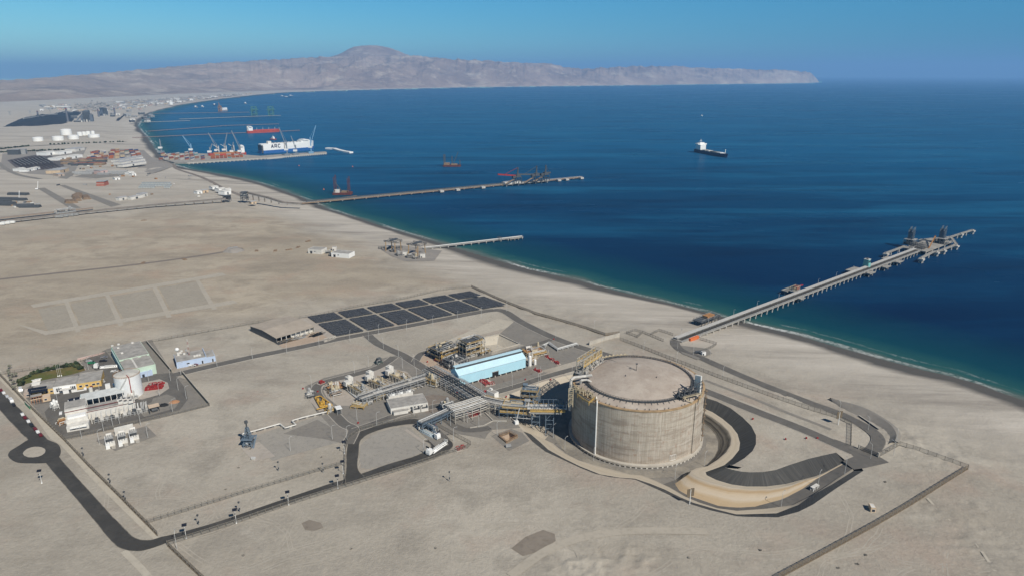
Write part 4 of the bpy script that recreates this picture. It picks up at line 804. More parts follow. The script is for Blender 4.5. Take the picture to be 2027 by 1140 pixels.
def blue_building():
    a, b, c = G(908.7, 765.5), G(1040.4, 729.5), G(886.5, 755.5); o, rz, Ln = fr(a, b); dp = loc(o, rz, c).y; t = thing('compressor_building', 'long sky blue sheet metal building with a dark roof vent', 'building', o, rz); e, r = 8.6, 12.2
    MB().xprism([(0, 1.3), (dp, 1.3), (dp, e), (dp / 2, r), (0, e)], 0, Ln).build('wall', BLUEW, t)
    MB().xprism([(-.35, e - .05), (dp / 2 - 1.3, r - .75), (dp / 2 - 1.3, r - .45), (-.35, e + .25)], -.3, Ln + .3).build('roof', BLUER, t)
    MB().xprism([(dp + .35, e - .05), (dp + .35, e + .25), (dp / 2 + 1.3, r - .45), (dp / 2 + 1.3, r - .75)], -.3, Ln + .3).build('roof', BLUER, t)
    v = MB().xprism([(dp / 2 - 1.0, r - .6), (dp / 2 + 1.0, r - .6), (dp / 2 + 1.0, r + 1.0), (dp / 2 - 1.0, r + 1.0)], 1, Ln - .6).build('ridge_vent', DSTEEL, t)
    MB().xprism([(dp / 2 - 1.2, r + 1.0), (dp / 2 + 2.4, r + 1.0), (dp / 2 + 2.4, r + 1.25), (dp / 2 - 1.2, r + 1.25)], -.2, Ln + .2).build('vent_cover', BLUER, v)
    d = MB().box(Ln * .485, Ln * .485 + 5.4, -.12, .3, .4, 4.4).build('door', BLACK, t); MB().box(Ln * .485 - .3, Ln * .485 + 5.7, -.25, -.13, 4.4, 4.9).build('door_frame', STEEL, d)
    MB().box(.2, Ln - .2, .25, dp - .25, 0.02, 1.3).build('underfloor_shade', BLACK, t)  # black block painting the shade in the open gap below the floor
    p0 = None
    for k in range(12):
        x = Ln * (k + .3) / 12
        q = p0.copy() if p0 else MB().box(-.45, .45, -.5, .8, 0, 1.3).build('footing', CONC, t)
        if p0: C.objects.link(q); q.parent = t
        else: p0 = q
        q.location.x = x
    MB().box(-.2, Ln + .2, -.06, .03, e - .35, e - .1).build('eaves_trim', WHITE, t)
    for k in range(7): MB().box(Ln * (k + .6) / 7, Ln * (k + .6) / 7 + .18, -.10, -.02, 1.3, e - .4).build('downpipe', BLUER, t)
blue_building()
for (x, y, yt, r, lb) in ((1048.7, 725, 703, 1.25, 'taller slim white vertical tank at the end of the blue building'), (1059, 722.5, 710.5, 0.95, 'shorter slim white vertical tank at the end of the blue building')):
    p = G(x, y); h = hgt(p, yt); t = thing('gas_cylinder', lb, 'tank', p); MB().lathe([(r, .8), (r, h - r * .6), (r * .7, h - .2), (.1, h)], 18).build('shell', WHITE, t, smooth=False); MB().box(-r, r, -r, r, 0, .9).build('plinth', CONC, t); MB().tube((r + .15, 0, .3), (r + .15, 0, h - .6), .08).build('pipe', GALV, t)
process_unit('steel_structure', 'dense ochre and grey compressor structure behind the blue building', 'process structure', G(870, 717), G(912, 702), 16, (3.5, 7.0), 31, DSTEEL, DSTEEL, YEL, 14, 30, None, (TANEQ, PIPE, STEEL))
process_unit('steel_structure', 'tall beige steel frame between the compressor structure and the basin', 'process structure', G(923, 712), G(960, 700), 13, (4.0, 8.0, 12.5), 32, mat('beige_steel', (0.42, 0.39, 0.33)), DSTEEL, YEL, 8, 20, None, (PIPE, STEEL, DSTEEL))
process_unit('steel_structure', 'low dark tangle of pipework between two steel structures', 'process structure', G(896, 735), G(928, 722), 14, (2.6, 5.2), 33, DSTEEL, DSTEEL, STEEL, 9, 30, None, (STEEL, DSTEEL, PIPE))
process_unit('truck_skid', 'ochre pipe skid with red frame on the pink concrete pad', 'process skid', G(860, 714), G(884, 724), 5, (1.6,), 34, RED, TANEQ, YEL, 4, 9, None, (YEL, RED))
process_unit('metering_unit', 'tan and grey gas skid beyond the white cylinders', 'process skid', G(1046, 711), G(1086, 702), 13, (2.6,), 35, TANEQ, RUST, YEL, 6, 14, None, (TANEQ, PIPE))
pipe_rack('low white pipe loop on short legs beside the tank road', [G(1076, 687), G(1086, 681), G(1104, 694), G(1142, 683)], 3, (1.6,), 3, 5, GALV, GALV, (.2, .3), 9)
BROWNST_ = mat('brown_steel', (0.24, 0.17, 0.11), 0.7, 0.3, 0.4)
# ---- three vaporizers in a row
def vaporizer(A_, B_, label):
    o, rz, Ln = fr(A_, B_); t = thing('vaporizer', label, 'vaporizer', o, rz, 'three white and beige vaporizers in a row')
    MB().box(-1, Ln, -4.5, 4.5, 0, .25).build('plinth', CONC, t)
    MB().box(0, 4.4, 0, 4.0, 3.2, 8.0).box(1.2, 3.4, .8, 3.0, 8.0, 8.8).build('exhaust_duct', OFFW, t); q = MB().box(4.9, 8.2, -4.4, -1.2, 4.2, 7.6); q.box(5.3, 7.8, -1.2, .2, 4.8, 7.0); q.build('air_filter', OFFW, t); q = MB().tube((6, -.5, 3.6), (9.5, -.5, 3.6), 1.5, 14); q.build('fan_casing', OFFW, t)
    for x, y in ((.4, 0), (4.2, 0), (.4, 3.9), (4.2, 3.9)): MB().beam((x, y, .2), (x, y, 3.3), .4).build('leg', DSTEEL, t)
    MB().box(1, 8, -1.8, 3.2, .2, 3.2).build('dark_base', DSTEEL, t)
    q = MB().lathe([(2.7, .2), (2.7, 4.8), (1.9, 5.8), (.2, 6.2)], 16, (11.5, .4)); q.build('burner_drum', TANEQ, t)
    MB().box(14, 25, -3.0, 3.0, .2, 3.2).box(15, 18, -2, 2, 3.2, 4.4).build('water_bath', TANEQ, t); R = random.Random(4)
    for k in range(24): x = 9 + k * .95; MB().path([(x, -3.4, .3), (x, -3.4, R.uniform(2, 4.6)), (x + 1, R.uniform(-1, 3), R.uniform(2.5, 4)), (x + 1.2, 3.2, .4)], .26, 6).build('pipe', [TANEQ, PIPE, STEEL][k % 3], t)
    MB().frame(9, 26, -3.8, 3.8, .2, 5.2, 5, 1, 1, .26).build('steel_frame', mat('beige_steel', (0.42, 0.39, 0.33)), t)
    q = MB()
    for y in (-3.8, 3.8):
        for dz in (.6, 1.2): q.beam((9, y, 5.2 + dz), (20, y, 5.2 + dz), .14)
        for k in range(6): q.beam((9 + k * 2.2, y, 5.2), (9 + k * 2.2, y, 6.4), .14)
    q.build('handrail', YEL, t)
    MB().tube((12, -1.2, .2), (12, -1.2, 9), .45).build('stack', PIPE, t)
    for y in (-3.9, 4.2): MB().path([(22, y, 1.2), (Ln, y, 1.2), (Ln + 3, y, 1.2)], .35, 7).build('outlet_pipe', GALV, t)
    return t
VZ = [((684, 765), (736, 794), 'white and beige vaporizer nearest the yellow metering pipes'), ((725, 754.5), (780, 782), 'middle one of three white and beige vaporizers'), ((764, 744), (822, 769), 'white and beige vaporizer nearest the blue building')]
v0 = vaporizer(G(*VZ[0][0]), G(*VZ[0][1]), VZ[0][2])
for a, b, lb in VZ[1:]: o, rz, Ln = fr(G(*a), G(*b)); dup(v0, o, rz, lb)
process_unit('pump_skid', 'brown pipe manifold on the pad beside the nearest vaporizer', 'process skid', G(650, 778), G(682, 770), 9, (1.8,), 41, TANEQ, RUST, RUST, 5, 10, None, (TANEQ, PIPE))
process_unit('pump_skid', 'low grey and yellow pump skid in front of the pipe rack', 'process skid', G(694, 808), G(720, 811), 6, (1.6,), 42, YEL, TANEQ, YEL, 3, 8, None, (YEL, TANEQ))
process_unit('pump_skid', 'grey pump skid beside the white control house', 'process skid', G(722, 804), G(738, 800), 6, (1.6,), 43, STEEL, STEEL, STEEL, 3, 6, None, (GALV, STEEL))
process_unit('generator_skid', 'small dark green generator skid beyond the vaporizers', 'generator', G(748, 722), G(757, 719), 4, (2.0,), 44, mat('dark_green', (0.05, 0.10, 0.08)), DSTEEL, DSTEEL, 2, 4, None, (DSTEEL,))
def pipe_pair():
    t = thing('transfer_pipe', 'pair of grey pipes crossing the vaporizer pad', 'pipe', G(686, 772)); o = G(686, 772)
    for d_ in (-.5, .5): MB().path([Vector((d_, 0, 1.0)), G(712, 793) - o + Vector((d_, 0, 1.0))], .34, 8).build('pipe', GALV, t)
    q = MB()
    for k in range(7): c = (G(712, 793) - o) * (k / 6); q.beam(c + Vector((-.5, 0, 0)), c + Vector((-.5, 0, .8)), .3); q.beam(c + Vector((-1, 0, .7)), c + Vector((1, 0, .7)), .3)
    q.add([], []); q.beam(Vector((-.5, 0, .35)), G(712, 793) - o + Vector((-.5, 0, .35)), .12); q.build('support', STEEL, t)
pipe_pair()
for k, (A_, B_, dp_, lv_, ms, lb) in enumerate((((655, 786), (676, 781), 7, (2.2,), (BROWNST_, RUST, STEEL), 'rusty brown valve manifold beside the pale pipe pair'), ((700, 778), (716, 789), 5, (2.4, 4.4), (STEEL, STEEL, YEL), 'grey and ochre valve frame between the first two vaporizers'), ((742, 768), (760, 779), 5, (2.4, 4.4), (STEEL, STEEL, YEL), 'grey and ochre valve frame between the last two vaporizers'), ((790, 757), (806, 767), 5, (2.2, 4.0), (STEEL, DSTEEL, YEL), 'grey and ochre valve frame beyond the last vaporizer'), ((742, 795), (764, 789), 5, (2.6,), (TANEQ, STEEL, YEL), 'beige valve frame under the low rack before the vaporizers'), ((842, 762), (862, 768), 6, (2.4, 5.0), (TANEQ, STEEL, YEL), 'yellowish stair and valve frame where two racks meet'), ((858, 704), (880, 697), 9, (1.8,), (BROWNST_, RUST, RED), 'brown pipe skid at the far edge of the pink pad'), ((884, 728), (906, 738), 5, (2.4,), (STEEL, DSTEEL, STEEL), 'grey valve frame beside the end wall of the blue building'), ((948, 706), (972, 699), 8, (2.4,), (DSTEEL, DSTEEL, YEL), 'low dark valve frame between the tall frame and the basin'), ((1048, 722), (1064, 714), 6, (2.4,), (TANEQ, RUST, YEL), 'tan valve frame right behind the white cylinders'), ((880, 818), (900, 811), 6, (2.4, 4.6), (BSTEEL, STEEL, BSTEEL), 'blue grey valve frame at the control house end of the rack crossing'))):
    process_unit('valve_skid', lb, 'process skid', G(*A_), G(*B_), dp_, lv_, 110 + k, ms[0], ms[1], ms[2], 5, 14, None, (TANEQ, PIPE, STEEL))
# ---- yellow metering station and vent tower with its white pipe
def metering():
    o = G(618, 800); t = thing('metering_station', 'bright yellow gas metering pipes on a concrete pad', 'metering station', o); L2 = lambda x, y, z=1.3: G(x, y) - o + Vector((0, 0, z))
    MB().path([L2(624, 789), L2(633, 786.5), L2(636, 787.5), L2(657, 803), L2(634, 807.5), L2(624, 790)], .4, 9).build('pipe', YPIPE, t)
    MB().path([L2(627, 813), L2(658, 804.5)], .42, 9).build('pipe', YPIPE, t); MB().path([L2(627, 793), L2(648, 808)], .4, 9).build('pipe', YPIPE, t); MB().path([L2(640, 790), L2(634, 806)], .35, 8).build('pipe', YPIPE, t)
    for x, y in ((626, 792), (633, 800), (640, 806), (648, 798), (655, 803)): MB().box(-.5, .5, -.5, .5, 0, 1.2).build('pipe_support', YEL, t).location = L2(x, y, 0)
    for x, y in ((637, 803), (641, 800), (630, 796)): q = MB().lathe([(.9, 0), (.9, 2), (.3, 2.6), (.9, 2.9)], 10); q.build('valve', YPIPE, t).location = L2(x, y, .3)
    p = process_unit('valve_skid', 'dark pigging valves at the end of the yellow metering pipes', 'process skid', G(609, 789), G(624, 785), 4, (1.5,), 51, DSTEEL, STEEL, STEEL, 4, 6, None, (STEEL, PIPE))
    p = process_unit('valve_skid', 'yellow framed valve platform where the white pipe ends', 'process skid', G(648, 819), G(663, 814), 4, (1.6,), 52, YEL, TANEQ, YEL, 2, 4, None, (STEEL, PIPE))
metering()
def canopy():
    a, b = G(668, 821), G(677, 819); o, rz, Ln = fr(a, b); t = thing('canopy', 'small white roofed shelter beside the plant road', 'shelter', o, rz); MB().box(-.4, Ln + .4, -.4, 5, 4.0, 4.25).build('roof', WHITE, t)
    for x in (0, Ln):
        for y in (0, 4.6): MB().beam((x, y, 0), (x, y, 4), .25).build('post', STEEL, t)
    MB().box(.4, Ln - .4, .8, 3.4, 0, 2.2).build('cabinet', DSTEEL, t)
canopy()
def vent_tower():
    p = G(493, 882); t = thing('vent_tower', 'blue grey lattice vent tower with white pipe loop on bare ground', 'vent tower', p); H = hgt(p, 845)
    b = MB()
    for k in range(7):
        w0, w1 = 2.6 - .28 * k, 2.6 - .28 * (k + 1); z0, z1 = H * k / 7, H * (k + 1) / 7
        cs0 = [(-w0, -w0), (w0, -w0), (w0, w0), (-w0, w0)]; cs1 = [(-w1, -w1), (w1, -w1), (w1, w1), (-w1, w1)]
        for i in range(4): j = (i + 1) % 4; b.beam((*cs0[i], z0), (*cs1[i], z1), .32); b.beam((*cs0[i], z0), (*cs1[j], z1), .22); b.beam((*cs1[i], z1), (*cs1[j], z1), .24)
    b.build('lattice_frame', BSTEEL, t); MB().tube((0, 0, 0), (0, 0, H + 3.0), .42, 10).build('vent_pipe', DSTEEL, t); q = MB().lathe([(.5, H + 2.4), (1.0, H + 2.8), (1.0, H + 4.2), (.6, H + 4.4)], 12); q.build('flare_tip', DSTEEL, t)
    MB().box(-3.4, 3.4, -3.4, 3.4, 5.4, 5.6).build('deck', BSTEEL, t)
    for k in range(3): MB().box(-3 + k * 2, -1.6 + k * 2, -2, 2, 1 + k, 2.6 + k).build('equipment', [BSTEEL, GALV, DSTEEL][k], t)
    q = MB()
    for k in range(14): q.beam((3.6, -3 + k * .5, k * .4), (3.6, -3 + (k + 1) * .5, (k + 1) * .4), .9, .12)
    q.build('stair', BSTEEL, t)
    o = G(480, 862); t = thing('vent_pipe_line', 'long white pipe with a square bend leading to the vent tower', 'pipe', o); px = [(493, 880), (484, 869), (480, 862), (494, 859), (554.5, 842), (565, 850.5), (586, 844), (578.4, 836), (600, 829.5), (648, 818)]
    P_ = [G(x, y) - o + Vector((0, 0, 1.5)) for x, y in px]; MB().path(P_, .42, 9).build('pipe', OFFW, t); s0 = None
    for a, b in zip(P_, P_[1:]):
        n = max(1, int((b - a).length / 5))
        for k in range(n):
            c = a.lerp(b, (k + .5) / n)
            s = s0.copy() if s0 else MB().box(-.7, .7, -.25, .25, 0, 1.05).build('support', CONC, t)
            if s0: C.objects.link(s); s.parent = t
            else: s0 = s
            s.location = (c.x, c.y, 0)
    p = thing('control_box', 'small white control cabinet at the corner of the vent pad', 'cabinet', G(502, 909)); MB().box(-1.2, 1.2, -.6, .6, .5, 1.6).build('case', GALV, p); MB().box(-1.0, 1.0, -.5, .5, 0, .5).build('plinth', CONC, p)
vent_tower()
# ---- red fire-water skids
def fire_skid(A_, B_, dep, label, seed, n=9):
    R = random.Random(seed); o, rz, Ln = fr(A_, B_); t = thing('fire_skid', label, 'fire skid', o, rz, 'red fire water skids'); MB().box(-.6, Ln + .6, -.6, dep + .6, 0, .2).build('plinth', CONC, t)
    for k in range(n):
        x = Ln * (k + .5) / n; y = R.uniform(.2, dep - .2); z = R.uniform(.7, 2.2); MB().path([(x, 0, .2), (x, 0, z), (x, y, z), (min(Ln, x + R.uniform(1, 3)), y, z), (min(Ln, x + 2), y, .2)], R.uniform(.16, .3), 6).build('pipe', RED, t)
    for k in range(max(2, n // 3)): x = R.uniform(.5, Ln - .5); MB().lathe([(.5, .2), (.5, 1.4), (.15, 1.6), (.6, 1.8), (.6, 2.0)], 9, (x, dep * .5)).build('valve', RED, t)
    MB().path([(0, dep * .5, .9), (Ln, dep * .5, .9)], .28, 7).build('header', RED, t); return t
fire_skid(G(946, 753), G(962, 765), 7, 'red fire water skid in front of the blue building', 1, 12); fire_skid(G(929, 827), G(951, 820), 4.5, 'long red fire water skid beside the beige pipe rack', 2, 9)
fire_skid(G(1078, 706), G(1104, 722), 2.5, 'red pipe row along the kerb beyond the white cylinders', 3, 9); fire_skid(G(1055, 732), G(1067, 738), 3, 'red fire skid on the island by the white cylinders', 4, 6)
fire_skid(G(634, 761), G(643, 757), 3, 'small red fire skid at the bend by the vaporizer pad', 5, 5); fire_skid(G(905, 893), G(922, 886), 3, 'red pipe skid inside the fence near the tanker truck', 6, 5); fire_skid(G(876, 696), G(888, 690), 3, 'red fire skid at the pink pad beyond the blue building', 7, 5)
# ---- houses of the plant
def window(parent, x0, x1, z0, z1, y=-.03, m=GLASS, axis='y'):
    q = MB(); w_ = MB()
    if axis == 'y': q.box(x0 - .1, x1 + .1, y - .02, y + .1, z0 - .1, z1 + .1); w_.box(x0, x1, y - .05, y - .022, z0, z1)
    f = q.build('window', WHITE, parent); w_.build('pane', m, f); return f
def box_house(name, label, a, b, dp, h, wm, rm, parapet=.3, cat='building', group=None):
    o, rz, Ln = fr(a, b); t = thing(name, label, cat, o, rz, group); MB().box(0, Ln, 0, dp, 0, h).build('wall', wm, t); MB().box(.25, Ln - .25, .25, dp - .25, h + .003, h + .12).build('roof', rm, t)
    q = MB(); q.box(0, Ln, 0, .22, h + .002, h + parapet); q.box(0, Ln, dp - .22, dp, h + .002, h + parapet); q.box(0, .22, .22, dp - .22, h + .002, h + parapet); q.box(Ln - .22, Ln, .22, dp - .22, h + .002, h + parapet); q.build('parapet', wm, t); return t, Ln
a, b = G(774, 820), G(847.6, 807.5); t, Ln = box_house('control_house', 'long low white control house with a weathered grey roof', a, b, 15, 4.0, OFFW, GREY)
MB().box(1.5, 11, -2.2, 0, 0, 2.6).build('annex', OFFW, t); MB().box(1.2, 11.3, -2.5, .0, 2.6, 2.85).build('annex_roof', GREY, t); MB().box(14, Ln - 12, -1.4, -.4, 0, .15).build('doorstep', YEL, t)
for k in range(2): x = Ln - 11 + k * 5.4; s = MB(); s.box(x, x + .3, -3.6, 0, 0, 3.6); s.box(x + 4.6, x + 4.9, -3.6, 0, 0, 3.6); s.box(x + .3, x + 4.6, -3.6, -3.3, 0, 2.2); s.build('transformer_bay', OFFW, t); MB().box(x + 1.0, x + 4.0, -2.9, -.6, 0, 2.0).build('transformer', DSTEEL, t)
for k in range(4): window(t, 13 + k * 2.4, 14.2 + k * 2.4, 2.2, 3.2)
a2, b2 = G(770, 797), G(818, 786); t2, L2n = box_house('equipment_house', 'white equipment house with cooling units on its roof behind the control house', a2, b2, 5, 4.2, OFFW, GREY)
for k in range(8): x = 1 + k * (L2n - 2) / 8; q = MB().box(x, x + 1.8, .8, 3.4, 4.3, 5.5).build('cooling_unit', [GALV, WHITE, STEEL][k % 3], t2); MB().lathe([(.7, 5.5), (.7, 5.75)], 12, (x + .9, 2.1)).build('fan', DSTEEL, q)
for k in range(7): p = G(783 + k * 5.5, 799 - k * 1.4); q = thing('condenser_unit', 'grey condenser unit in the row between the two white houses', 'air conditioner', p, fr(a2, b2)[1], 'condenser units in a row'); MB().box(-.9, .9, -.7, .7, .15, 2.0).build('case', STEEL, q); MB().lathe([(.6, 2.0), (.6, 2.15)], 12).build('fan', BLACK, q)
a, b, c = G(978.7, 790), G(987, 786), G(965.5, 782.5); t, Ln = box_house('analyser_hut', 'small white hut standing alone in front of the blue building', a, b, max(6, loc(a, fr(a, b)[1], c).y), 4.2, WHITE, GREY, .15); MB().box(Ln - 2.0, Ln - .8, 5, 7, 4.2, 5.6).build('roof_unit', WHITE, t); MB().box(-1, Ln + 1.4, -1.2, 11, 0, .18).build('plinth', CONC, t)
p = G(961, 777); t = thing('red_cabinet', 'red hose cabinet beside the small white hut', 'cabinet', p); MB().box(-1, 1, -.8, .8, .2, 1.7).build('case', RED, t); MB().box(-.8, .8, -.6, .6, 0, .2).build('plinth', CONC, t)
# ---- storage shed and solar field
def shed():
    a, b, c = G(548, 680), G(623, 657), G(515.8, 650); o, rz, Ln = fr(a, b); dp = loc(o, rz, c).y; t = thing('storage_shed', 'big open fronted shed with a flat sand coloured roof', 'shed', o, rz); h = 5.2
    MB().xprism([(-.5, h), (dp * .5, h + 1.6), (dp + .4, h), (dp + .4, h - .25), (dp * .5, h + 1.35), (-.5, h - .25)], -.5, Ln + .5).build('roof', mat('dusty_roof', (0.37, 0.32, 0.26), .9, .15, .12), t)
    MB().xprism([(0, 0), (dp, 0), (dp, h - .3), (dp * .5, h + 1.25), (0, h - .3)], 0, .3).build('side_wall', DSTEEL, t); MB().xprism([(0, 0), (dp, 0), (dp, h - .3), (dp * .5, h + 1.25), (0, h - .3)], Ln - .3, Ln).build('side_wall', OFFW, t); MB().box(.3, Ln - .3, dp - .3, dp, 0, h - .3).build('back_wall', OFFW, t)
    MB().box(Ln * .42, Ln - .3, 3, 3.3, 0, h - .3).build('inner_wall', OFFW, t)
    for k in range(9): x = Ln * k / 8; MB().box(max(0.3, x - .25), min(Ln - .3, x + .25), -.2, .25, 0, h - .3).build('column', OFFW, t)
    for k, (x, y, lb) in enumerate(((560, 678, 'heap of dark timber and scrap in front of the shed'), (572, 675, 'pile of rusty steel beams in front of the shed'), (594, 669, 'stack of grey pipes by the shed front'), (628, 663, 'scattered dark pallets beyond the shed'), (652, 672, 'row of grey blocks near the solar field corner'))):
        R = random.Random(k); p = G(x, y); t = thing('scrap_pile', lb, 'scrap pile', p, rz); b = MB()
        for i in range(16): u = R.uniform(-6, 6); v = R.uniform(-2, 2); b.beam((u - 2, v, .15 + .12 * i), (u + 2, v + R.uniform(-1.5, 1.5), .15 + .12 * i), .4)
        b.box(-5, 5, -1.8, 1.8, 0, .2); b.build('beams', [DSTEEL, WOODT, STEEL, BLACK, CONC][k], t)
shed()
def solar():
    TL, TRr, BR, BL = (604, 628), (932.5, 577), (1007, 604.5), (662, 668); q4 = [Vector(G(*p)) for p in (TL, TRr, BR, BL)]
    bil = lambda u, v: (q4[0].lerp(q4[1], u)).lerp(q4[3].lerp(q4[2], u), v)
    tilt = 0.25
    m = NT('solar_table'); m.b.inputs['Roughness'].default_value = 0.28; m.b.inputs['Specular IOR Level'].default_value = 0.12; br = m.n('ShaderNodeTexBrick'); uv = m.n('ShaderNodeUVMap'); m.l(uv.outputs[0], br.inputs['Vector']); br.offset = 0; br.inputs['Scale'].default_value = 1; br.inputs['Brick Width'].default_value = 1.05; br.inputs['Row Height'].default_value = 2.1; br.inputs['Mortar Size'].default_value = 0.06
    br.inputs[1].default_value = (0.010, 0.010, 0.012, 1); br.inputs[2].default_value = (0.018, 0.018, 0.021, 1); br.inputs[3].default_value = (0.30, 0.30, 0.29, 1); m.color(br.outputs[0])
    rows = ((0.015, 0.335, 'far row'), (0.395, 0.985, 'near row'))
    ends = ('first', 'second', 'third', 'fourth', 'fifth', 'sixth')
    for v0, v1, rn in rows:
        for c in range(6):
            u0, u1 = (c + .06) / 6, (c + .94) / 6; t = thing('solar_array', f'dark solar panel block, {ends[c]} from the shed in the {rn}', 'solar array', bil((u0 + u1) / 2, (v0 + v1) / 2), 0, 'solar panel blocks of the solar field'); O = t.location.copy()
            ntab = 4 if v0 < .1 else 7; nc = 3
            for r in range(ntab):
                for cc in range(nc):
                    a0 = v0 + (v1 - v0) * (r + .07) / ntab; a1 = v0 + (v1 - v0) * (r + .93) / ntab; b0 = u0 + (u1 - u0) * (cc + .02) / nc; b1 = u0 + (u1 - u0) * (cc + .98) / nc
                    P_ = [bil(b0, a0), bil(b1, a0), bil(b1, a1), bil(b0, a1)]; zs = (1.0 + tilt, 1.0 + tilt, 1.0, 1.0); top = [p - O + Vector((0, 0, z)) for p, z in zip(P_, zs)]; low = [p - Vector((0, 0, .08)) for p in top]
                    b = MB(); b.add(top + low, [(3, 2, 1, 0)[::-1] if False else (0, 3, 2, 1), (4, 5, 6, 7), (0, 1, 5, 4), (1, 2, 6, 5), (2, 3, 7, 6), (3, 0, 4, 7)])
                    for f in (.15, .85): x = top[0].lerp(top[1], f).lerp(top[3].lerp(top[2], f), .5); b.beam((x.x, x.y, 0), (x.x, x.y, x.z - .05), .15)
                    o = b.build('panel_table', m.m, t); ly = o.data.uv_layers.new(name='UVMap'); wdt = (P_[1] - P_[0]).length; hh = (P_[3] - P_[0]).length; cuv = [(0, hh), (wdt, hh), (wdt, 0), (0, 0)] * 2
                    for lp in o.data.loops: ly.data[lp.index].uv = cuv[lp.vertex_index] if lp.vertex_index < 8 else (.5, 1)
solar()
# ================================================================ JETTIES
DECK = mat('deck_concrete', (0.30, 0.285, 0.255), 0.9, 0.2, 0.15); PILE = mat('pile_concrete', (0.46, 0.44, 0.40), 0.8, 0.15, 0.3); TEALH = mat('teal_sheet', (0.16, 0.42, 0.40), .5, .1); BROWNST = mat('brown_steel', (0.24, 0.17, 0.11), 0.7, 0.3, 0.4)
def place(proto, parent, name=None, **k):
    o = proto.copy(); C.objects.link(o); o.parent = parent; return o
class Rep:                                                   # one mesh, many parts
    def __init__(s, name, b, m, parent): s.o = b.build(name, m, parent); s.used = False; s.p = parent
    def at(s, x, y, z=0.0, rz=0.0):
        o = s.o if not s.used else place(s.o, s.p); s.used = True; o.location = (x, y, z); o.rotation_euler = (0, 0, rz); return o
def trestle(name, label, a, b, width, dz, step, pile_r, cat='pier', m=DECK, start=0.0, rail=True, pipes=0, pm=PIPE, depth=-14.0, group=None, pairs=2, pilem=PILE, thick=1.0, clip=None):
    a = Vector((a.x, a.y, dz)); o, rz, Ln = fr(a, b); t = thing(name, label, cat, o, rz, group)
    MB().box(0, Ln, -width / 2, width / 2, -thick, 0).build('deck', m, t)
    pr = Rep('pile', MB().tube((0, 0, SEA_Z - dz - 4), (0, 0, -thick), pile_r, 9), pilem, t); cap = Rep('pile_cap', MB().box(-.6, .6, -width / 2 - .4, width / 2 + .4, -thick - 1.0, -thick + .003), pilem, t)
    n = max(2, int((Ln - start) / step)); n = min(n, 48)
    for k in range(n + 1):
        x = start + (Ln - start - 1) * k / n; cap.at(x, 0)
        for j in range(pairs): pr.at(x, 0 if pairs == 1 else (j / (pairs - 1) - .5) * (width - .6))
    if rail:
        for y in (-width / 2 + .1, width / 2 - .1):
            q = MB()
            for dzz in (.55, 1.1): q.beam((0, y, dzz), (Ln, y, dzz), .14)
            nn = max(2, int(Ln / 4))
            for k in range(nn + 1): q.beam((Ln * k / nn, y, 0), (Ln * k / nn, y, 1.1), .14)
            q.build('handrail', GALV, t)
    for k in range(pipes): y = width / 2 - .9 - k * 1.0; MB().tube((0, y, .9), (Ln, y, .9), .38, 8).build('pipe', pm, t)
    return t, o, rz, Ln
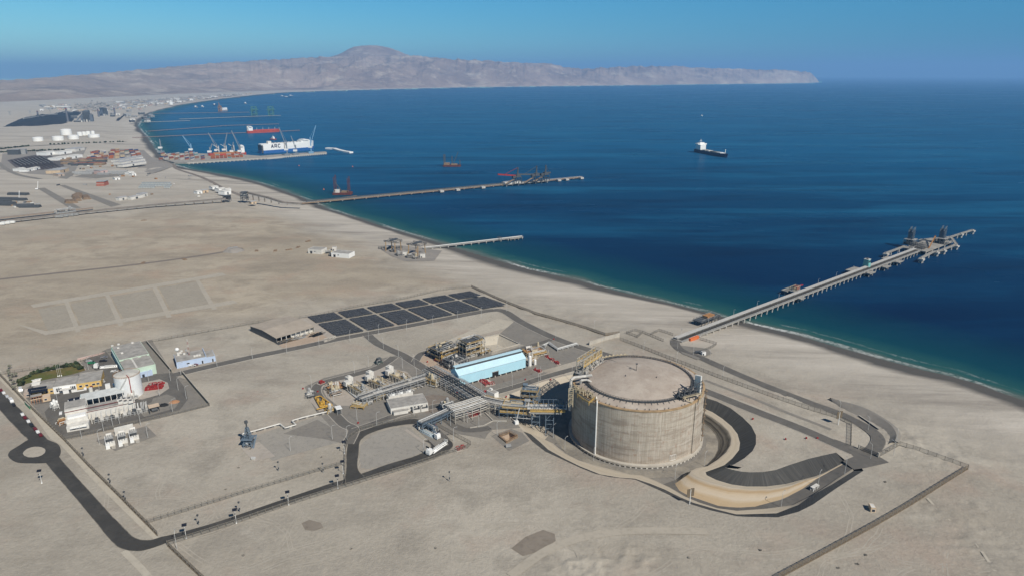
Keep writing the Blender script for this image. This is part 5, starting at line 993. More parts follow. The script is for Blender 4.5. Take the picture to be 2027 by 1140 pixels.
# ---- the long gas jetty
JA = W(1328, 671)
u0, u1 = G(1472.6, 617.4, -4.6), G(1660, 548, -4.6); l0, l1 = G(1472.6, 630, -4.6), G(1660, 558.6, -4.6); jd = (l1 - l0).normalized(); jn = Vector((-jd.y, jd.x, 0)); JW = max(9.0, (u0 - l0).dot(jn)); c0 = l0 + jn * JW / 2
js = c0 + jd * ((JA - c0).dot(jd)); jend = c0 + jd * ((G(1815, 495, -4.6) - c0).dot(jd))
def gas_jetty():
    t, o, rz, Ln = trestle('gas_jetty', 'long grey concrete jetty with pipes running far out from the beach beside the gas tank', js, jend, JW, -4.4, 8.5, 0.55, 'jetty', DECK, 26, True, 0, thick=1.3)
    MB().box(3, Ln - 1, -JW / 2 + .8, JW / 2 - JW * .42, 0.004, .09).build('roadway', M_ROADN, t)
    q = Rep('pipe', MB().tube((0, 0, 1.3), (Ln - 2, 0, 1.3), .45, 8), mat('dull_pipe', (.36, .355, .34), .6, .15), t)
    for k in range(4): q.at(1, JW / 2 - 1.0 - k * 1.15)
    s = Rep('pipe_support', MB().box(-.2, .2, -2.4, 2.4, 0, .85), STEEL, t); n = 44
    for k in range(n): s.at(4 + (Ln - 8) * k / n, JW / 2 - 2.7)
    lam = Rep('lamp_post', MB().tube((0, 0, 0), (0, 0, 6.5), .13, 6).beam((0, 0, 6.5), (0, -1.6, 6.7), .22), GALV, t)
    for k in range(12): lam.at(12 + (Ln - 20) * k / 12, JW / 2 - .3)
    f = lambda px, py, z=-4.6: loc(o, rz, G(px, py, z))
    # side platforms on their own piles
    for px, py, sx, sy in ((1583, 588, 9, 8), (1560, 572, 16, 7), (1724, 539, 14, 5), (1688, 532, 22, 7), (1755, 527, 14, 5), (1780, 517, 14, 5), (1755, 510, 16, 6)):
        p = f(px, py); q = MB().box(p.x - sx / 2, p.x + sx / 2, p.y - sy / 2, p.y + sy / 2, -1.4, -.35)
        for dx in (-sx / 3, sx / 3): q.tube((p.x + dx, p.y, -16), (p.x + dx, p.y, -1.4), .6, 8)
        y0 = p.y + (sy / 2 if p.y < 0 else -sy / 2); q.box(p.x - 2, p.x + 2, min(y0, 0), max(y0, 0), -1.35, -.5); q.build('side_platform', DECK, t)
    # head platform with loading arms
    P0 = f(1832, 492); hx0, hx1 = Ln + 2, f(1868, 478).x; b = MB().box(Ln - 3, hx1 + 6, -JW * .5 - 7, JW * .5 + 10, -1.2, 0.2)
    b.build('head_deck', DECK, t)
    hp = Rep('pile', MB().tube((0, 0, -17), (0, 0, -1.2), .8, 9), PILE, t)
    for i in range(5):
        for j in range(4): hp.at(Ln + (hx1 + 4 - Ln) * i / 4, -JW * .5 - 6 + (JW + 15) * j / 3)
    R = random.Random(8)
    for px, py, top, nm in ((1801, 484, 449, 0), (1863, 482, 457, 1)):
        p = f(px, py); arm = Rep('loading_arm', MB().frame(-1.0, 1.0, -1.0, 1.0, 0, 20, 1, 1, 6, .34).beam((0, 0, 19), (2.6, 0, 23), .8).tube((.3, 0, 0), (.3, 0, 21), .55, 8).tube((2.6, .4, 23), (1.6, .4, 6), .4, 8).beam((0, 0, 20), (-3, 0, 17), .7), BSTEEL, t)
        for k in range(4): arm.at(p.x + (k % 2) * 3.6 - 1.8, p.y + (k // 2) * 4.2 - 2, .2)
        MB().frame(p.x - 7, p.x + 7, p.y - 6, p.y + 6, .2, 7, 3, 2, 2, .34).build('arm_platform', mat('beige_steel', (.4, .4, .4)), t); MB().box(p.x - 7, p.x + 7, p.y - 6, p.y + 6, 6.9, 7.3).build('arm_deck', STEEL, t)
        q = MB()
        for k in range(16): x, y = p.x + R.uniform(-8, 8), p.y + R.uniform(-6, 6); q.tube((x, y, 0), (x, y, R.uniform(2, 9)), R.uniform(.3, .9), 7)
        q.box(p.x - 8, p.x + 8, p.y - 7, p.y + 7, .2, .5); q.build('valves', DSTEEL, t)
    a, b = f(1838, 493), f(1849, 481); MB().beam((a.x, a.y, 0), (b.x, b.y, 9), 1.3, 1.0).beam((b.x, b.y, 0), (b.x, b.y, 10), 1.3).build('gangway', RUST, t)
    for k in range(5): x = Ln + 2 + k * 4; MB().path([(x, -6, .8), (x, 6, .8), (x + 8, 6 + k, 2.5)], .4, 7).build('pipe', [PIPE, DSTEEL, BROWNST][k % 3], t)
    MB().frame(Ln + 1, Ln + 22, -5, 9, .2, 6, 4, 2, 2, .36).build('manifold_frame', DSTEEL, t)
    # walkways to the mooring points
    W_ = [((1752, 503), (1792, 488)), ((1822, 513), (1846, 500)), ((1822, 476), (1882, 470)), ((1882, 470), (1926, 456)), ((1862, 497), (1893, 485)), ((1882, 470), (1893, 485)), ((1846, 500), (1862, 497))]
    for a, b in W_:
        a, b = f(*a), f(*b); q = MB().beam((a.x, a.y, .1), (b.x, b.y, .1), 3.4, .7)
        for s_ in (-1, 1):
            d_ = (b - a).normalized(); n_ = Vector((-d_.y, d_.x, 0)) * 1.6 * s_; q.beam((a.x + n_.x, a.y + n_.y, 1.0), (b.x + n_.x, b.y + n_.y, 1.0), .18); q.beam((a.x + n_.x, a.y + n_.y, .4), (b.x + n_.x, b.y + n_.y, .4), .18)
        q.build('walkway', DECK, t)
        for k in (.3, .7): c = a.lerp(b, k); hp.at(c.x, c.y)
    for x, y in ((1754, 503), (1824, 513), (1854, 500), (1868, 496), (1893, 487), (1902, 464), (1925, 457), (1824, 476), (1880, 472)):
        p = f(x, y); b = MB().box(-3.2, 3.2, -3, 3, -1.8, .3)
        for dx in (-2, 2):
            for dy in (-2, 2): b.tube((dx, dy, -17), (dx * .7, dy * .7, -1.7), .7, 8)
        b.box(-.8, .8, -.8, .8, .3, 1.6); m_ = b.build('mooring_point', PILE, t); m_.location = (p.x, p.y, 0)
    return o, rz, Ln, f
jo, jrz, JLn, jf = gas_jetty()
def jetty_things():
    w_ = lambda px, py, z=-4.5: G(px, py, z + .4)
    p = w_(1715, 528); t = thing('control_tower', 'small teal glazed control tower standing on the gas jetty', 'control tower', p, jrz); MB().xprism([(-3.6, 0), (3.6, 0), (2.6, 9), (-2.6, 9)], -2.8, 2.8).build('wall', TEALH, t); MB().box(-3, 3, -3, 3, 9, 9.35).build('roof', OFFW, t); MB().box(-2.2, 2.2, -3.25, -2.9, 5.5, 7.8).build('window', GLASS, t); MB().box(-1.4, 1.4, -1, 1, 9.35, 10.6).build('roof_unit', DSTEEL, t)
    p = w_(1575, 573); t = thing('gangway_frame', 'red and ochre steel frame on the side of the gas jetty', 'steel frame', p, jrz); MB().frame(-9, 4, -2.4, 2.4, 0, 4, 4, 1, 1, .4).build('frame', TANEQ, t); MB().box(-1.5, 4, -2.2, 2.2, .6, 3.4).beam((4, 0, 2.6), (14, 0, 2.2), 1.3, .9).build('red_housing', RED, t); MB().box(-9, 5, -2.8, 2.8, -.3, 0).build('deck', STEEL, t)
    p = W(1398, 638); t = thing('pipe_platform', 'dark platform with a rusty manifold on the beach beside the jetty', 'platform', Vector((p.x, p.y, p.z)), jrz); MB().box(-15, 15, -5, 5, 4.4, 5).build('deck', DSTEEL, t); q = Rep('pile', MB().tube((0, 0, -1), (0, 0, 4.4), .4, 7), DSTEEL, t)
    for i in range(6):
        for y in (-4, 4): q.at(-13 + i * 5.2, y)
    MB().box(-3, 8, -3, 3, 5, 7.2).build('manifold', RUST, t); MB().frame(-14, 14, -4.6, 4.6, 5, 6.6, 6, 1, 1, .26).build('railing', STEEL, t)
    p = W(1373, 672); t = thing('site_container', 'single orange container on the beach under the jetty', 'container', p, jrz); container_parts(t, ORANGE)
def container_parts(t, m):
    MB().box(-6, 6, -1.2, 1.2, .15, 2.6).build('body', m, t)
    q = MB()
    for x in (-6.03, 5.85):
        for y in (-1.24, 1.06): q.box(x, x + .18, y, y + .18, 0, 2.65)
    for y in (-1.24, 1.06):
        q.box(-5.85, 5.85, y + .02, y + .16, 2.55, 2.66); q.box(-5.85, 5.85, y + .02, y + .16, .04, .2)
        for k in range(18): q.box(-5.6 + k * .63, -5.35 + k * .63, y + .01, y + .17, .2, 2.55)
    q.build('frame', m, t); MB().box(6.01, 6.06, -1.0, 1.0, .2, 2.5).build('door', OFFW, t)
jetty_things()
# ---- short beach pier with two gantry frames and pump houses
t, *_ = trestle('pump_pier', 'short narrow pale pier running out from the beach beside the two gantries', W(838, 494), G(1034, 469, -6.4), 4.6, -6.4, 11, .35, 'pier', DECK, 12, True, 2, GALV, thick=.7)
e = G(1028, 472, -6.4); q = loc(t.location, t.rotation_euler.z, e); b = MB().box(q.x - 14, q.x + 3, -4.5, 4.5, -.9, .1)
for dx in (-12, -6, 0):
    for y in (-3.6, 3.6): b.tube((q.x + dx, y, -14), (q.x + dx, y, -.8), .45, 8)
b.build('head_platform', DECK, t); MB().frame(q.x - 30, q.x - 26, -2.6, 2.6, 0, 3.4, 1, 1, 1, .3).build('frame', DSTEEL, t)
for A_, B_, top, lb in (((782, 501), (794, 497), 478, 'rusty gantry crane frame farther from the short pier'), ((827, 508), (842, 503), 484, 'rusty gantry crane frame at the root of the short pier')):
    a, b = W(*A_), W(*B_); o, rz, Ln = fr(a, b); Ln = max(Ln, 10); h = 13; t = thing('gantry', lb, 'gantry', o, rz)
    for x in (0, Ln):
        for y in (0, 14): MB().beam((x, y, 0), (x * .9 + .05 * Ln, y, h), .8).build('leg', mat('ochre_steel', (0.40, 0.26, 0.12)), t)
    q = MB()
    for x in (.06 * Ln, .94 * Ln): q.truss((x, -3, h), (x, 17, h), 1.8, 8, .4)
    q.box(0, Ln, 4, 8, h + 1.6, h + 2.8); q.beam((.06 * Ln, -3, h), (.94 * Ln, -3, h), .5); q.beam((.06 * Ln, 17, h), (.94 * Ln, 17, h), .5); q.build('girder', DSTEEL, t)
for (a, b, c, top, lb, wm) in (((610, 502), (636, 504), (617, 494), 491, 'flat roofed beige building at the far end of the beach site', OFFW), ((656, 509), (691, 512), (664, 498), 498, 'larger beige building of the beach site with a dark side wall', WHITE)):
    a, b, c = G(*a), G(*b), G(*c); hh = hgt(a, top) * .75; t, Ln = box_house('pump_building', lb, a, b, 14, min(9, max(5, hh)), wm, GREY); window(t, 3, 6, 0.1, 3.4); window(t, 9, 10.5, 2.4, 3.6)
for x, y, lb, s in ((658, 497, 'small square beige hut between the two beach buildings', 5), (797, 507, 'small beige pump house under the farther gantry', 6), (832, 511, 'small white pump house under the nearer gantry', 6)): p = W(x, y); t, Ln = box_house('pump_hut', lb, p, p + Vector((s, .6, 0)), s, 4.5, OFFW, GREY, .2); window(t, 1, 2.2, .05, 2.2)
for k, (x, y, s) in enumerate(((645, 503, 1), (652, 508, 1), (785, 508, 1.2), (806, 512, 1), (818, 514, 1.2), (774, 500, 1))):
    process_unit('pump_skid', ['grey pump skid between the beach buildings', 'dark pump skid beside the larger beach building', 'rusty pump skid under the farther gantry', 'dark pump skid on the beach yard between the gantries', 'brown pump skid under the nearer gantry', 'low pipe skid at the edge of the beach yard'][k], 'process skid', W(x, y), W(x + 12, y - 1), 6, (1.8,), 60 + k, DSTEEL, BROWNST, STEEL, 3, 6, None, (TANEQ, STEEL))
p = W(757, 492); t = thing('intake_grid', 'dark low steel grid lying on the beach beyond the gantries', 'steel grid', p, .2); MB().frame(-5, 26, -6, 6, 0, 1.0, 8, 4, 1, .35, False).build('frame', DSTEEL, t); MB().box(3, 14, -3, 3, .4, 3).build('pump_block', STEEL, t)
# ---- long bulk pier, its approach conveyor and the ship loaders
ba, bb = G(595, 402, -5), G(1151, 350.5, -5); tb, bo, brz, BL_ = trestle('bulk_pier', 'long thin dark pier on single piles carrying two ship loaders', ba, bb, 7.5, -5.0, 22, .8, 'pier', BROWNST, 30, True, 0, thick=1.8, pairs=1)
bf = lambda px, py, z=-5: loc(bo, brz, G(px, py, z))
x0, x1 = bf(1002, 367).x, bf(1090, 358).x; b = MB().box(x0, x1, -9, 9, -1.5, .4)
b.build('wide_deck', DECK, tb); pr = Rep('pile', MB().tube((0, 0, -13), (0, 0, -1.5), .9, 8), PILE, tb)
for k in range(8):
    for y in (-7, 7): pr.at(x0 + 6 + (x1 - x0 - 12) * k / 7, y)
MB().box(x0 + 2, x0 + 40, -8, 8, .4, 4).build('transfer_house', OFFW, tb); MB().box(10, x0, -1.6, 1.6, .4, 2.6).build('conveyor_cover', DSTEEL, tb)
dl = Rep('mooring_dolphin', MB().box(-4, 4, -4, 4, -3, .5).tube((-2, 0, -13), (-2, 0, -3), 1, 8).tube((2, 0, -13), (2, 0, -3), 1, 8), PILE, tb)
for px, py in ((890, 383), (913, 377), (966, 373), (1110, 357), (1128, 356), (1151, 352)): q = bf(px, py); dl.at(q.x, -9)
def ship_loader(px, py, lb, boom, m, bl):
    p = G(px, py, -4.6); t = thing('ship_loader', lb, 'ship loader', p, brz); MB().frame(-6, 6, -5, 5, 0, 14, 1, 1, 2, .9).build('portal', DSTEEL, t); MB().box(-5, 5, -4, 4, 14, 19).build('machine_house', DSTEEL, t); MB().beam((0, 0, 19), (0, 0, 34), 2.0).beam((-2, 0, 19), (0, 0, 33), 1.2).build('mast', DSTEEL, t)
    MB().beam((2, 0, 16), boom, 2.4, 2.8).beam((0, 0, 33), tuple(Vector((0, 0, 16)).lerp(Vector(boom), .7)), .6).build('boom', m, t); MB().box(-13, -4, -3, 3, 12, 17).beam((-9, 0, 0), (-9, 0, 12), 1.6).build('counterweight', DSTEEL, t); MB().beam((-30, 0, 1), (-3, 0, 13), 2.0, 2.0).build('tripper', BROWNST, t)
ship_loader(1025, 364, 'ship loader on the dark pier with a red boom reaching sideways', (-46, 4, 22), RED, 0); ship_loader(1062, 361, 'ship loader on the dark pier with a tall mast and dark boom', (-44, 3, 19), DSTEEL, 0); ship_loader(1080, 359, 'low dark ship loader nearest the end of the dark pier', (14, 2, 17), DSTEEL, 0)
# second, lower trestle with the jack-up barge
trestle('work_trestle', 'low dark work trestle leading to the red jack up barge', G(628, 398, -6.5), G(706, 388, -6.5), 6, -6.5, 14, .6, 'pier', BROWNST, 2, False, thick=1.2)
def jackup(px, py, Ln, wd, rz, legs, lb, masts, zt=4.0, dark=False):
    p = G(px, py, SEA_Z); t = thing('work_barge', lb, 'barge', p, rz); MB().prism([(-Ln / 2, -wd / 2), (Ln * .42, -wd / 2), (Ln / 2, -wd * .3), (Ln / 2, wd * .3), (Ln * .42, wd / 2), (-Ln / 2, wd / 2)], -1, zt).build('hull', mat('red_oxide', (0.11, 0.032, 0.024), .7, .4, .2), t)
    for x, y, h in legs: MB().beam((x, y, -3), (x, y, h), 2.0).build('leg', DSTEEL, t) if dark else MB().frame(x - .9, x + .9, y - .9, y + .9, -3, h, 1, 1, max(3, int(h / 5)), .34).build('leg', DSTEEL if dark else mat('red_oxide', (0.3, .1, .1)), t)
    MB().box(-Ln * .45, -Ln * .15, -wd * .35, wd * .35, zt, zt + 5).build('deckhouse', BROWNST if dark else OFFW, t); MB().box(-Ln * .05, Ln * .3, -wd * .3, wd * .2, zt, zt + 3).build('machinery', BROWNST, t)
    for q0, q1 in masts: MB().beam(q0, q1, 1.3).beam((q0[0], q0[1], zt), q0, 2.2).build('crane_boom', DSTEEL, t)
jackup(679, 385, 36, 20, .05, [(-14, -8, 34), (-14, 8, 36), (12, -8, 32), (12, 8, 33)], 'red jack up barge with four tall legs beside the dark pier', [((-4, 0, 9), (-14, 0, 24))])
jackup(895, 330, 44, 18, -.04, [(-20, -3, 30), (-18, 4, 30), (0, 2, 26), (20, 0, 16)], 'red work barge with black spuds floating in open water', [((4, 0, 8), (16, 0, 36))], 4.0, True)
# ================================================================ SHIPS
def hull(L_, B_, z0, z1, bow=.16, stern=.06, flare=.1, sheer=2.0):
    b = MB(); st = [(0, .62), (stern, .9), (.2, 1), (1 - bow * 1.4, 1), (1 - bow * .7, .82), (1 - bow * .25, .42), (1, .03)]; rings = []
    for f, wd in st:
        x = f * L_ - L_ / 2; zt = z1 + sheer * max(0, (f - .7) / .3) ** 2; w_ = wd * B_ / 2; wl = w_ * (1 - flare - .25 * max(0, (f - .75) / .25)); xx = x - (L_ * .03 if f == 1 else 0)
        rings.append([(xx, -wl, z0), (x, -w_, zt), (x, w_, zt), (xx, wl, z0)])
    for r in rings: b.v += r
    for i in range(len(rings) - 1):
        for k in range(4): b.f.append((i * 4 + k, i * 4 + (k + 1) % 4, (i + 1) * 4 + (k + 1) % 4, (i + 1) * 4 + k))
    b.f += [(3, 2, 1, 0), tuple(range(len(rings) * 4 - 4, len(rings) * 4))]; return b
def ship_at(name, label, stern, bow_, cat='ship'):
    a, b = G(*stern, SEA_Z), G(*bow_, SEA_Z); o, rz, Ln = fr(a, b); return thing(name, label, cat, (a + b) / 2, rz), Ln
def bulk_carrier():
    t, Ln = ship_at('cargo_ship', 'dark blue bulk carrier with a white bridge alone at anchor in the bay', (1377.5, 301), (1440, 313)); B_ = 24; D_ = 9
    hull(Ln, B_, -3, D_).build('hull', NAVY, t); MB().box(-Ln * .44, Ln * .40, -B_ * .42, B_ * .42, D_ + .02, D_ + .4).build('deck', mat('deck_green', (.07, .10, .09)), t)
    s = MB().box(-Ln * .42, -Ln * .27, -B_ * .38, B_ * .38, D_ + .4, D_ + 15); s.box(-Ln * .40, -Ln * .30, -B_ * .62, B_ * .62, D_ + 15, D_ + 18); s.box(-Ln * .39, -Ln * .31, -B_ * .3, B_ * .3, D_ + 18, D_ + 21); s.build('bridge', WHITE, t)
    MB().box(-Ln * .46, -Ln * .42, -4, 4, D_ + .4, D_ + 13).build('funnel', DSTEEL, t); MB().beam((-Ln * .36, 0, D_ + 21), (-Ln * .36, 0, D_ + 30), .8).beam((-Ln * .36, -4, D_ + 26), (-Ln * .36, 4, D_ + 26), .5).build('mast', WHITE, t)
    for k in range(5): MB().box(-Ln * .22 + k * Ln * .12, -Ln * .13 + k * Ln * .12, -B_ * .3, B_ * .3, D_ + .4, D_ + 2.2).build('hatch_cover', [GREY, OFFW, DSTEEL, STEEL, WHITE][k], t)
    MB().beam((Ln * .42, 0, D_), (Ln * .42, 0, D_ + 13), 1.3).build('foremast', WHITE, t)
bulk_carrier()
def car_carrier():
    t, Ln = ship_at('car_carrier', 'big white and blue car carrier ship moored at the port quay', (515, 304.5), (622.5, 296.5)); B_ = 32
    hull(Ln, B_, -3, 9, .12, .04, .05, 3).build('hull', mat('ship_blue', (0.03, 0.12, 0.33), .5, .1), t); hull(Ln * .985, B_ * 1.0, 9.02, 27, .10, .03, 0.0, 0).build('superstructure', WHITE, t)
    MB().box(Ln * .22, Ln * .40, -B_ * .46, B_ * .46, 27, 30.5).box(Ln * .26, Ln * .36, -B_ * .55, B_ * .55, 30.5, 33).build('bridge', WHITE, t); MB().box(-Ln * .36, -Ln * .30, -6, 6, 27, 34).build('funnel', OFFW, t)
    MB().box(-Ln * .105, -Ln * .085, -B_ * .505, B_ * .505, 9, 27.2).build('recess_shade', GREY, t); MB().box(-Ln * .495, -Ln * .47, -B_ * .44, B_ * .44, 2, 24).build('stern_ramp', DSTEEL, t)  # grey band on the side paints the dimmer light of the gap
    for k in range(8): MB().box(-Ln * .25 + k * Ln * .06, -Ln * .235 + k * Ln * .06, -3, 3, 27, 28.4).build('deck_vent', GREY, t)
    q = MB(); S = lambda x0, z0, x1, z1: q.beam((x0, 0, z0), (x1, 0, z1), *((2.6, .5) if abs(x1 - x0) < .1 else (.5, 2.6)))           # the letters A R C as raised plates
    def poly(pts):
        for p, r in zip(pts, pts[1:]): S(p[0], p[1], r[0], r[1])
    H_, w_ = 11, 8; poly([(0, 0), (w_ / 2, H_), (w_, 0)]); poly([(1.6, 3.8), (6.4, 3.8)]); x = 13; poly([(x, 0), (x, H_), (x + 5.5, H_), (x + 7.4, H_ - 2), (x + 7.4, 6.6), (x + 5.5, 5), (x, 5)]); poly([(x + 4, 5), (x + 8, 0)])
    x = 26; poly([(x + 8, H_ - 2), (x + 6, H_), (x + 2, H_), (x, H_ - 2.5), (x, 2.5), (x + 2, 0), (x + 6, 0), (x + 8, 2)])
    q.v = [(p[0], p[2 - 1], p[2]) for p in q.v]; o = q.build('lettering', mat('lettering_navy', (.02, .03, .07), .6), t); o.location = (-Ln * .33, -B_ / 2 - .2, 15.5); o.scale = (.8, 1, .85)
car_carrier()
def tanker(lb, st, bw, m, sup=True, B_=26, D_=10):
    t, Ln = ship_at('tanker_ship', lb, st, bw); hull(Ln, B_, -3, D_).build('hull', m, t); MB().box(-Ln * .47, -Ln * .34, -B_ * .42, B_ * .42, D_, D_ + 14).box(-Ln * .44, -Ln * .37, -B_ * .55, B_ * .55, D_ + 14, D_ + 17).build('bridge', WHITE, t); MB().box(-Ln * .49, -Ln * .46, -3, 3, D_, D_ + 18).build('funnel', OFFW, t)
    MB().box(-Ln * .3, Ln * .42, -1.6, 1.6, D_, D_ + 2.4).build('deck_pipes', m, t)
    for k in range(4): MB().beam((-Ln * .2 + k * Ln * .18, 0, D_), (-Ln * .2 + k * Ln * .18, 0, D_ + 10), .9).build('mast', OFFW, t)
REDH = mat('red_hull', (0.42, 0.07, 0.045), .6, .2, .1); tanker('red tanker ship with a white bridge moored at a far thin pier', (489, 264.5), (555, 261.5), REDH)
t, Ln = ship_at('container_ship', 'red container ship behind the stacked containers of the quay', (487, 308), (412, 312)); hull(Ln, 24, -3, 9).build('hull', REDH, t); MB().box(-Ln * .46, -Ln * .34, -11, 11, 9, 26).box(-Ln * .44, -Ln * .36, -14, 14, 26, 29).build('bridge', WHITE, t); MB().box(-Ln * .3, Ln * .36, -9, 9, 9, 12).build('hatches', RUST, t)
for k in range(3): x = -Ln * .2 + k * Ln * .2; MB().beam((x, 0, 9), (x, 0, 30), 2).beam((x, 0, 24), (x + 14, 0, 34), 1.2).build('deck_crane', GALV, t)
t, Ln = ship_at('tug_boat', 'small red tug boat between the car carrier and the red tanker', (535, 276.5), (547, 277.5), 'tug'); hull(Ln, 9, -2, 3, .3, .1, .05, 2).build('hull', REDH, t); MB().box(-Ln * .15, Ln * .15, -3, 3, 3, 8).box(-Ln * .08, Ln * .1, -2.4, 2.4, 8, 11).build('wheelhouse', WHITE, t); MB().beam((0, 0, 11), (0, 0, 15), .5).build('mast', WHITE, t)
t, Ln = ship_at('supply_ship', 'white ship beside the rusty crane on the farthest pier', (437, 221.5), (451, 220.5)); hull(Ln, 18, -2, 9).build('hull', mat('grey_hull', (.25, .26, .28)), t); MB().box(-Ln * .3, Ln * .3, -8, 8, 9, 22).build('superstructure', WHITE, t)
for k, (x, y, w_) in enumerate(((560, 191.5, 10), (576, 190.5, 8), (569, 193.5, 14), (388, 213.5, 7), (401, 212.5, 5), (425, 209, 6), (486, 206, 5))):
    t, Ln = ship_at('fishing_boat', 'tiny grey fishing boat anchored off the distant town', (x - w_ / 2, y), (x + w_ / 2, y + .2), 'boat'); t['group'] = 'fishing boats off the town'; hull(Ln, 10, -1, 5).build('hull', [STEEL, OFFW, NAVY][k % 3], t); MB().box(-Ln * .3, 0, -4, 4, 5, 12).build('wheelhouse', WHITE, t)
t, Ln = ship_at('motor_boat', 'lone white motor boat far out on the bay near nothing else', (1387, 230.5), (1391, 230.7), 'boat'); hull(Ln, 7, -1, 3).build('hull', OFFW, t); MB().box(-Ln * .2, Ln * .1, -2.4, 2.4, 3, 7).build('cabin', WHITE, t)
for x, y in ((592, 329), (698, 331), (643, 401), (641, 376)): t = thing('mooring_buoy', 'small orange mooring buoy floating on the calm bay', 'buoy', G(x, y, SEA_Z), 0, 'mooring buoys'); MB().lathe([(1.3, -.6), (1.6, .5), (.4, 1.6), (.25, 3)], 10).build('float', ORANGE, t)
# ================================================================ THE PORT AND THE FAR PIERS
def far_pier(lb, px, wd=7, z=-7, m=BROWNST, step=60):
    for i, (a, b) in enumerate(zip(px, px[1:])): return trestle('far_pier', lb, G(*a, z), G(*px[-1], z), wd, z, step, 1.1, 'pier', m, 20, False, pairs=1, pilem=m, thick=1.4)
RB = mat('red_brown_steel', (0.22, 0.155, 0.13), .7, .2, .1)
far_pier('red brown pier that the red tanker is moored to', [(262, 272.5), (488, 262.5)], 7, -6, RB); far_pier('thin end section of the pier beyond the red tanker', [(557, 260), (593, 258)], 6, -6, RB); far_pier('red brown pier just beyond the one with the red tanker', [(292, 260), (437, 249.5)], 6, -6, RB); far_pier('straight outer section of the pier beyond the red tanker', [(437, 249), (552, 245.5)], 6, -6, RB)
far_pier('short grey pier close to the far bend of the beach', [(271, 242.5), (376, 239)], 9, -6, DECK); far_pier('grey far pier carrying two green ship loaders', [(355, 236), (555, 228.8)], 12, -6, DECK); far_pier('farthest red brown pier with a rusty crane on it', [(300, 225), (493, 222.4)], 9, -6, RB)
for k, (x, y) in enumerate(((504, 229.8), (537, 229.2))): p = G(x, y, -6); t = thing('far_loader', ['green ship loader nearer the shore on the far grey pier', 'green ship loader nearer the end of the far grey pier'][k], 'ship loader', p); gm = mat('loader_green', (.07, .20, .18), .6); MB().frame(-12, 12, -9, 9, 0, 48, 1, 1, 4, 3.2).build('tower', gm, t); MB().beam((-24, 0, 30), (24, 0, 34), 4).build('boom', gm, t)
t = thing('far_crane', 'rusty crane on the farthest red brown pier', 'crane', G(436, 221.5, -6)); MB().frame(-7, 7, -7, 7, 0, 34, 1, 1, 3, 2.6).build('tower', RUST, t); MB().beam((0, 0, 30), (-4, 0, 52), 3).build('boom', RUST, t)
quay_px = [(371, 322.5), (450, 317.5), (529, 312.8), (560, 310), (647, 303), (645, 300.5), (545, 307), (516, 309.2), (470, 306), (420, 305), (345, 303.5), (318, 306), (322, 316), (345, 322)]
pts = [G(x, y, -6) for x, y in quay_px]; b = MB(); b.prism([(p.x, p.y) for p in pts], -16, -5.8); b.build('quay', DECK, None)['kind'] = 'structure'
t = thing('quay_front', 'pale concrete front of the port quay standing on thick piles', 'quay', G(371, 322.5, -6)); o = t.location.copy()
for i, (a, b) in enumerate((((371, 323), (529, 313.3)), ((529, 313.3), (560, 310.6)), ((560, 310.6), (647, 303.4)))):
    a, b = G(*a, -6) - o, G(*b, -6) - o; MB().beam(a + Vector((0, -2, .1)), b + Vector((0, -2, .1)), 3, 2.0).build('edge_beam', CONC, t)
    for k in range(20): c = a.lerp(b, (k + .5) / 20); MB().tube((c.x, c.y - 3, -8), (c.x, c.y - 3, -.5), 1.6, 7).build('pile', PILE, t)
t = thing('floating_breakwater', 'white bent floating breakwater off the end of the quay', 'breakwater', G(670, 299.5, SEA_Z)); o = t.location.copy(); P_ = [G(x, y, SEA_Z) - o for x, y in ((646.5, 295.5), (662, 296.5), (672, 299.8), (683, 302.2), (695.5, 304))]
for a, b in zip(P_, P_[1:]): MB().beam(a + Vector((0, 0, 2)), b + Vector((0, 0, 2)), 13, 4.4).build('pontoon', WHITE, t)
def harbour_crane(px, py, tower_top, tip, lb, m):
    p = G(px, py, -5.8); t = thing('harbour_crane', lb, 'crane', p); hx = hgt(p, tower_top[1]) - p.z; MB().box(-6, 6, -6, 6, 0, 5).build('carriage', m, t); MB().beam((0, 0, 5), (0, 0, hx), 2.6).build('tower', m, t); MB().box(-7, 3, -3, 3, hx * .35, hx * .35 + 5).build('machine_house', WHITE, t)
    Z = p.y / _c; dx = (tip[0] - tower_top[0]) * p.length / F_PX; ztip = hgt(p, tip[1]) - p.z; q = MB(); q.beam((0, 0, hx * .55), (dx, 4, ztip), 1.5); q.beam((0, 0, hx), (dx * .9, 4, hx + (ztip - hx) * .9), .5); q.build('jib', m, t)
CRB = mat('crane_blue', (.20, .36, .52), .5); CRW = mat('crane_grey', (.22, .25, .28), .5)
for a in ((320, 303, (317.5, 279), (316, 276), 'slim grey harbour crane at the landward end of the quay', CRW), (380, 305, (377, 285.6), (363.6, 269.5), 'blue harbour crane with its jib raised towards the shore', CRB), (417, 308, (417, 292), (421, 285), 'small grey crane above the red container ship bow', CRW), (431, 307, (432, 286), (419, 264), 'grey harbour crane with a long jib leaning shoreward', CRW), (446, 306, (446, 285), (453, 263.5), 'grey harbour crane with its jib leaning seaward', CRW), (461, 307, (461, 292), (463.5, 282), 'small pale crane behind the orange containers', CRW), (477, 309, (476, 287), (463, 259.5), 'tall grey harbour crane beside the white ship bridge', CRW), (569, 308.5, (567.6, 279), (556, 252.5), 'grey harbour crane in front of the middle of the car carrier', CRW), (586.5, 307, (586, 288), (578.5, 270), 'smaller grey crane in front of the car carrier', CRW), (616.5, 304, (614.7, 272.6), (626.6, 249), 'blue white harbour crane in front of the car carrier bow', CRB)): harbour_crane(*a)
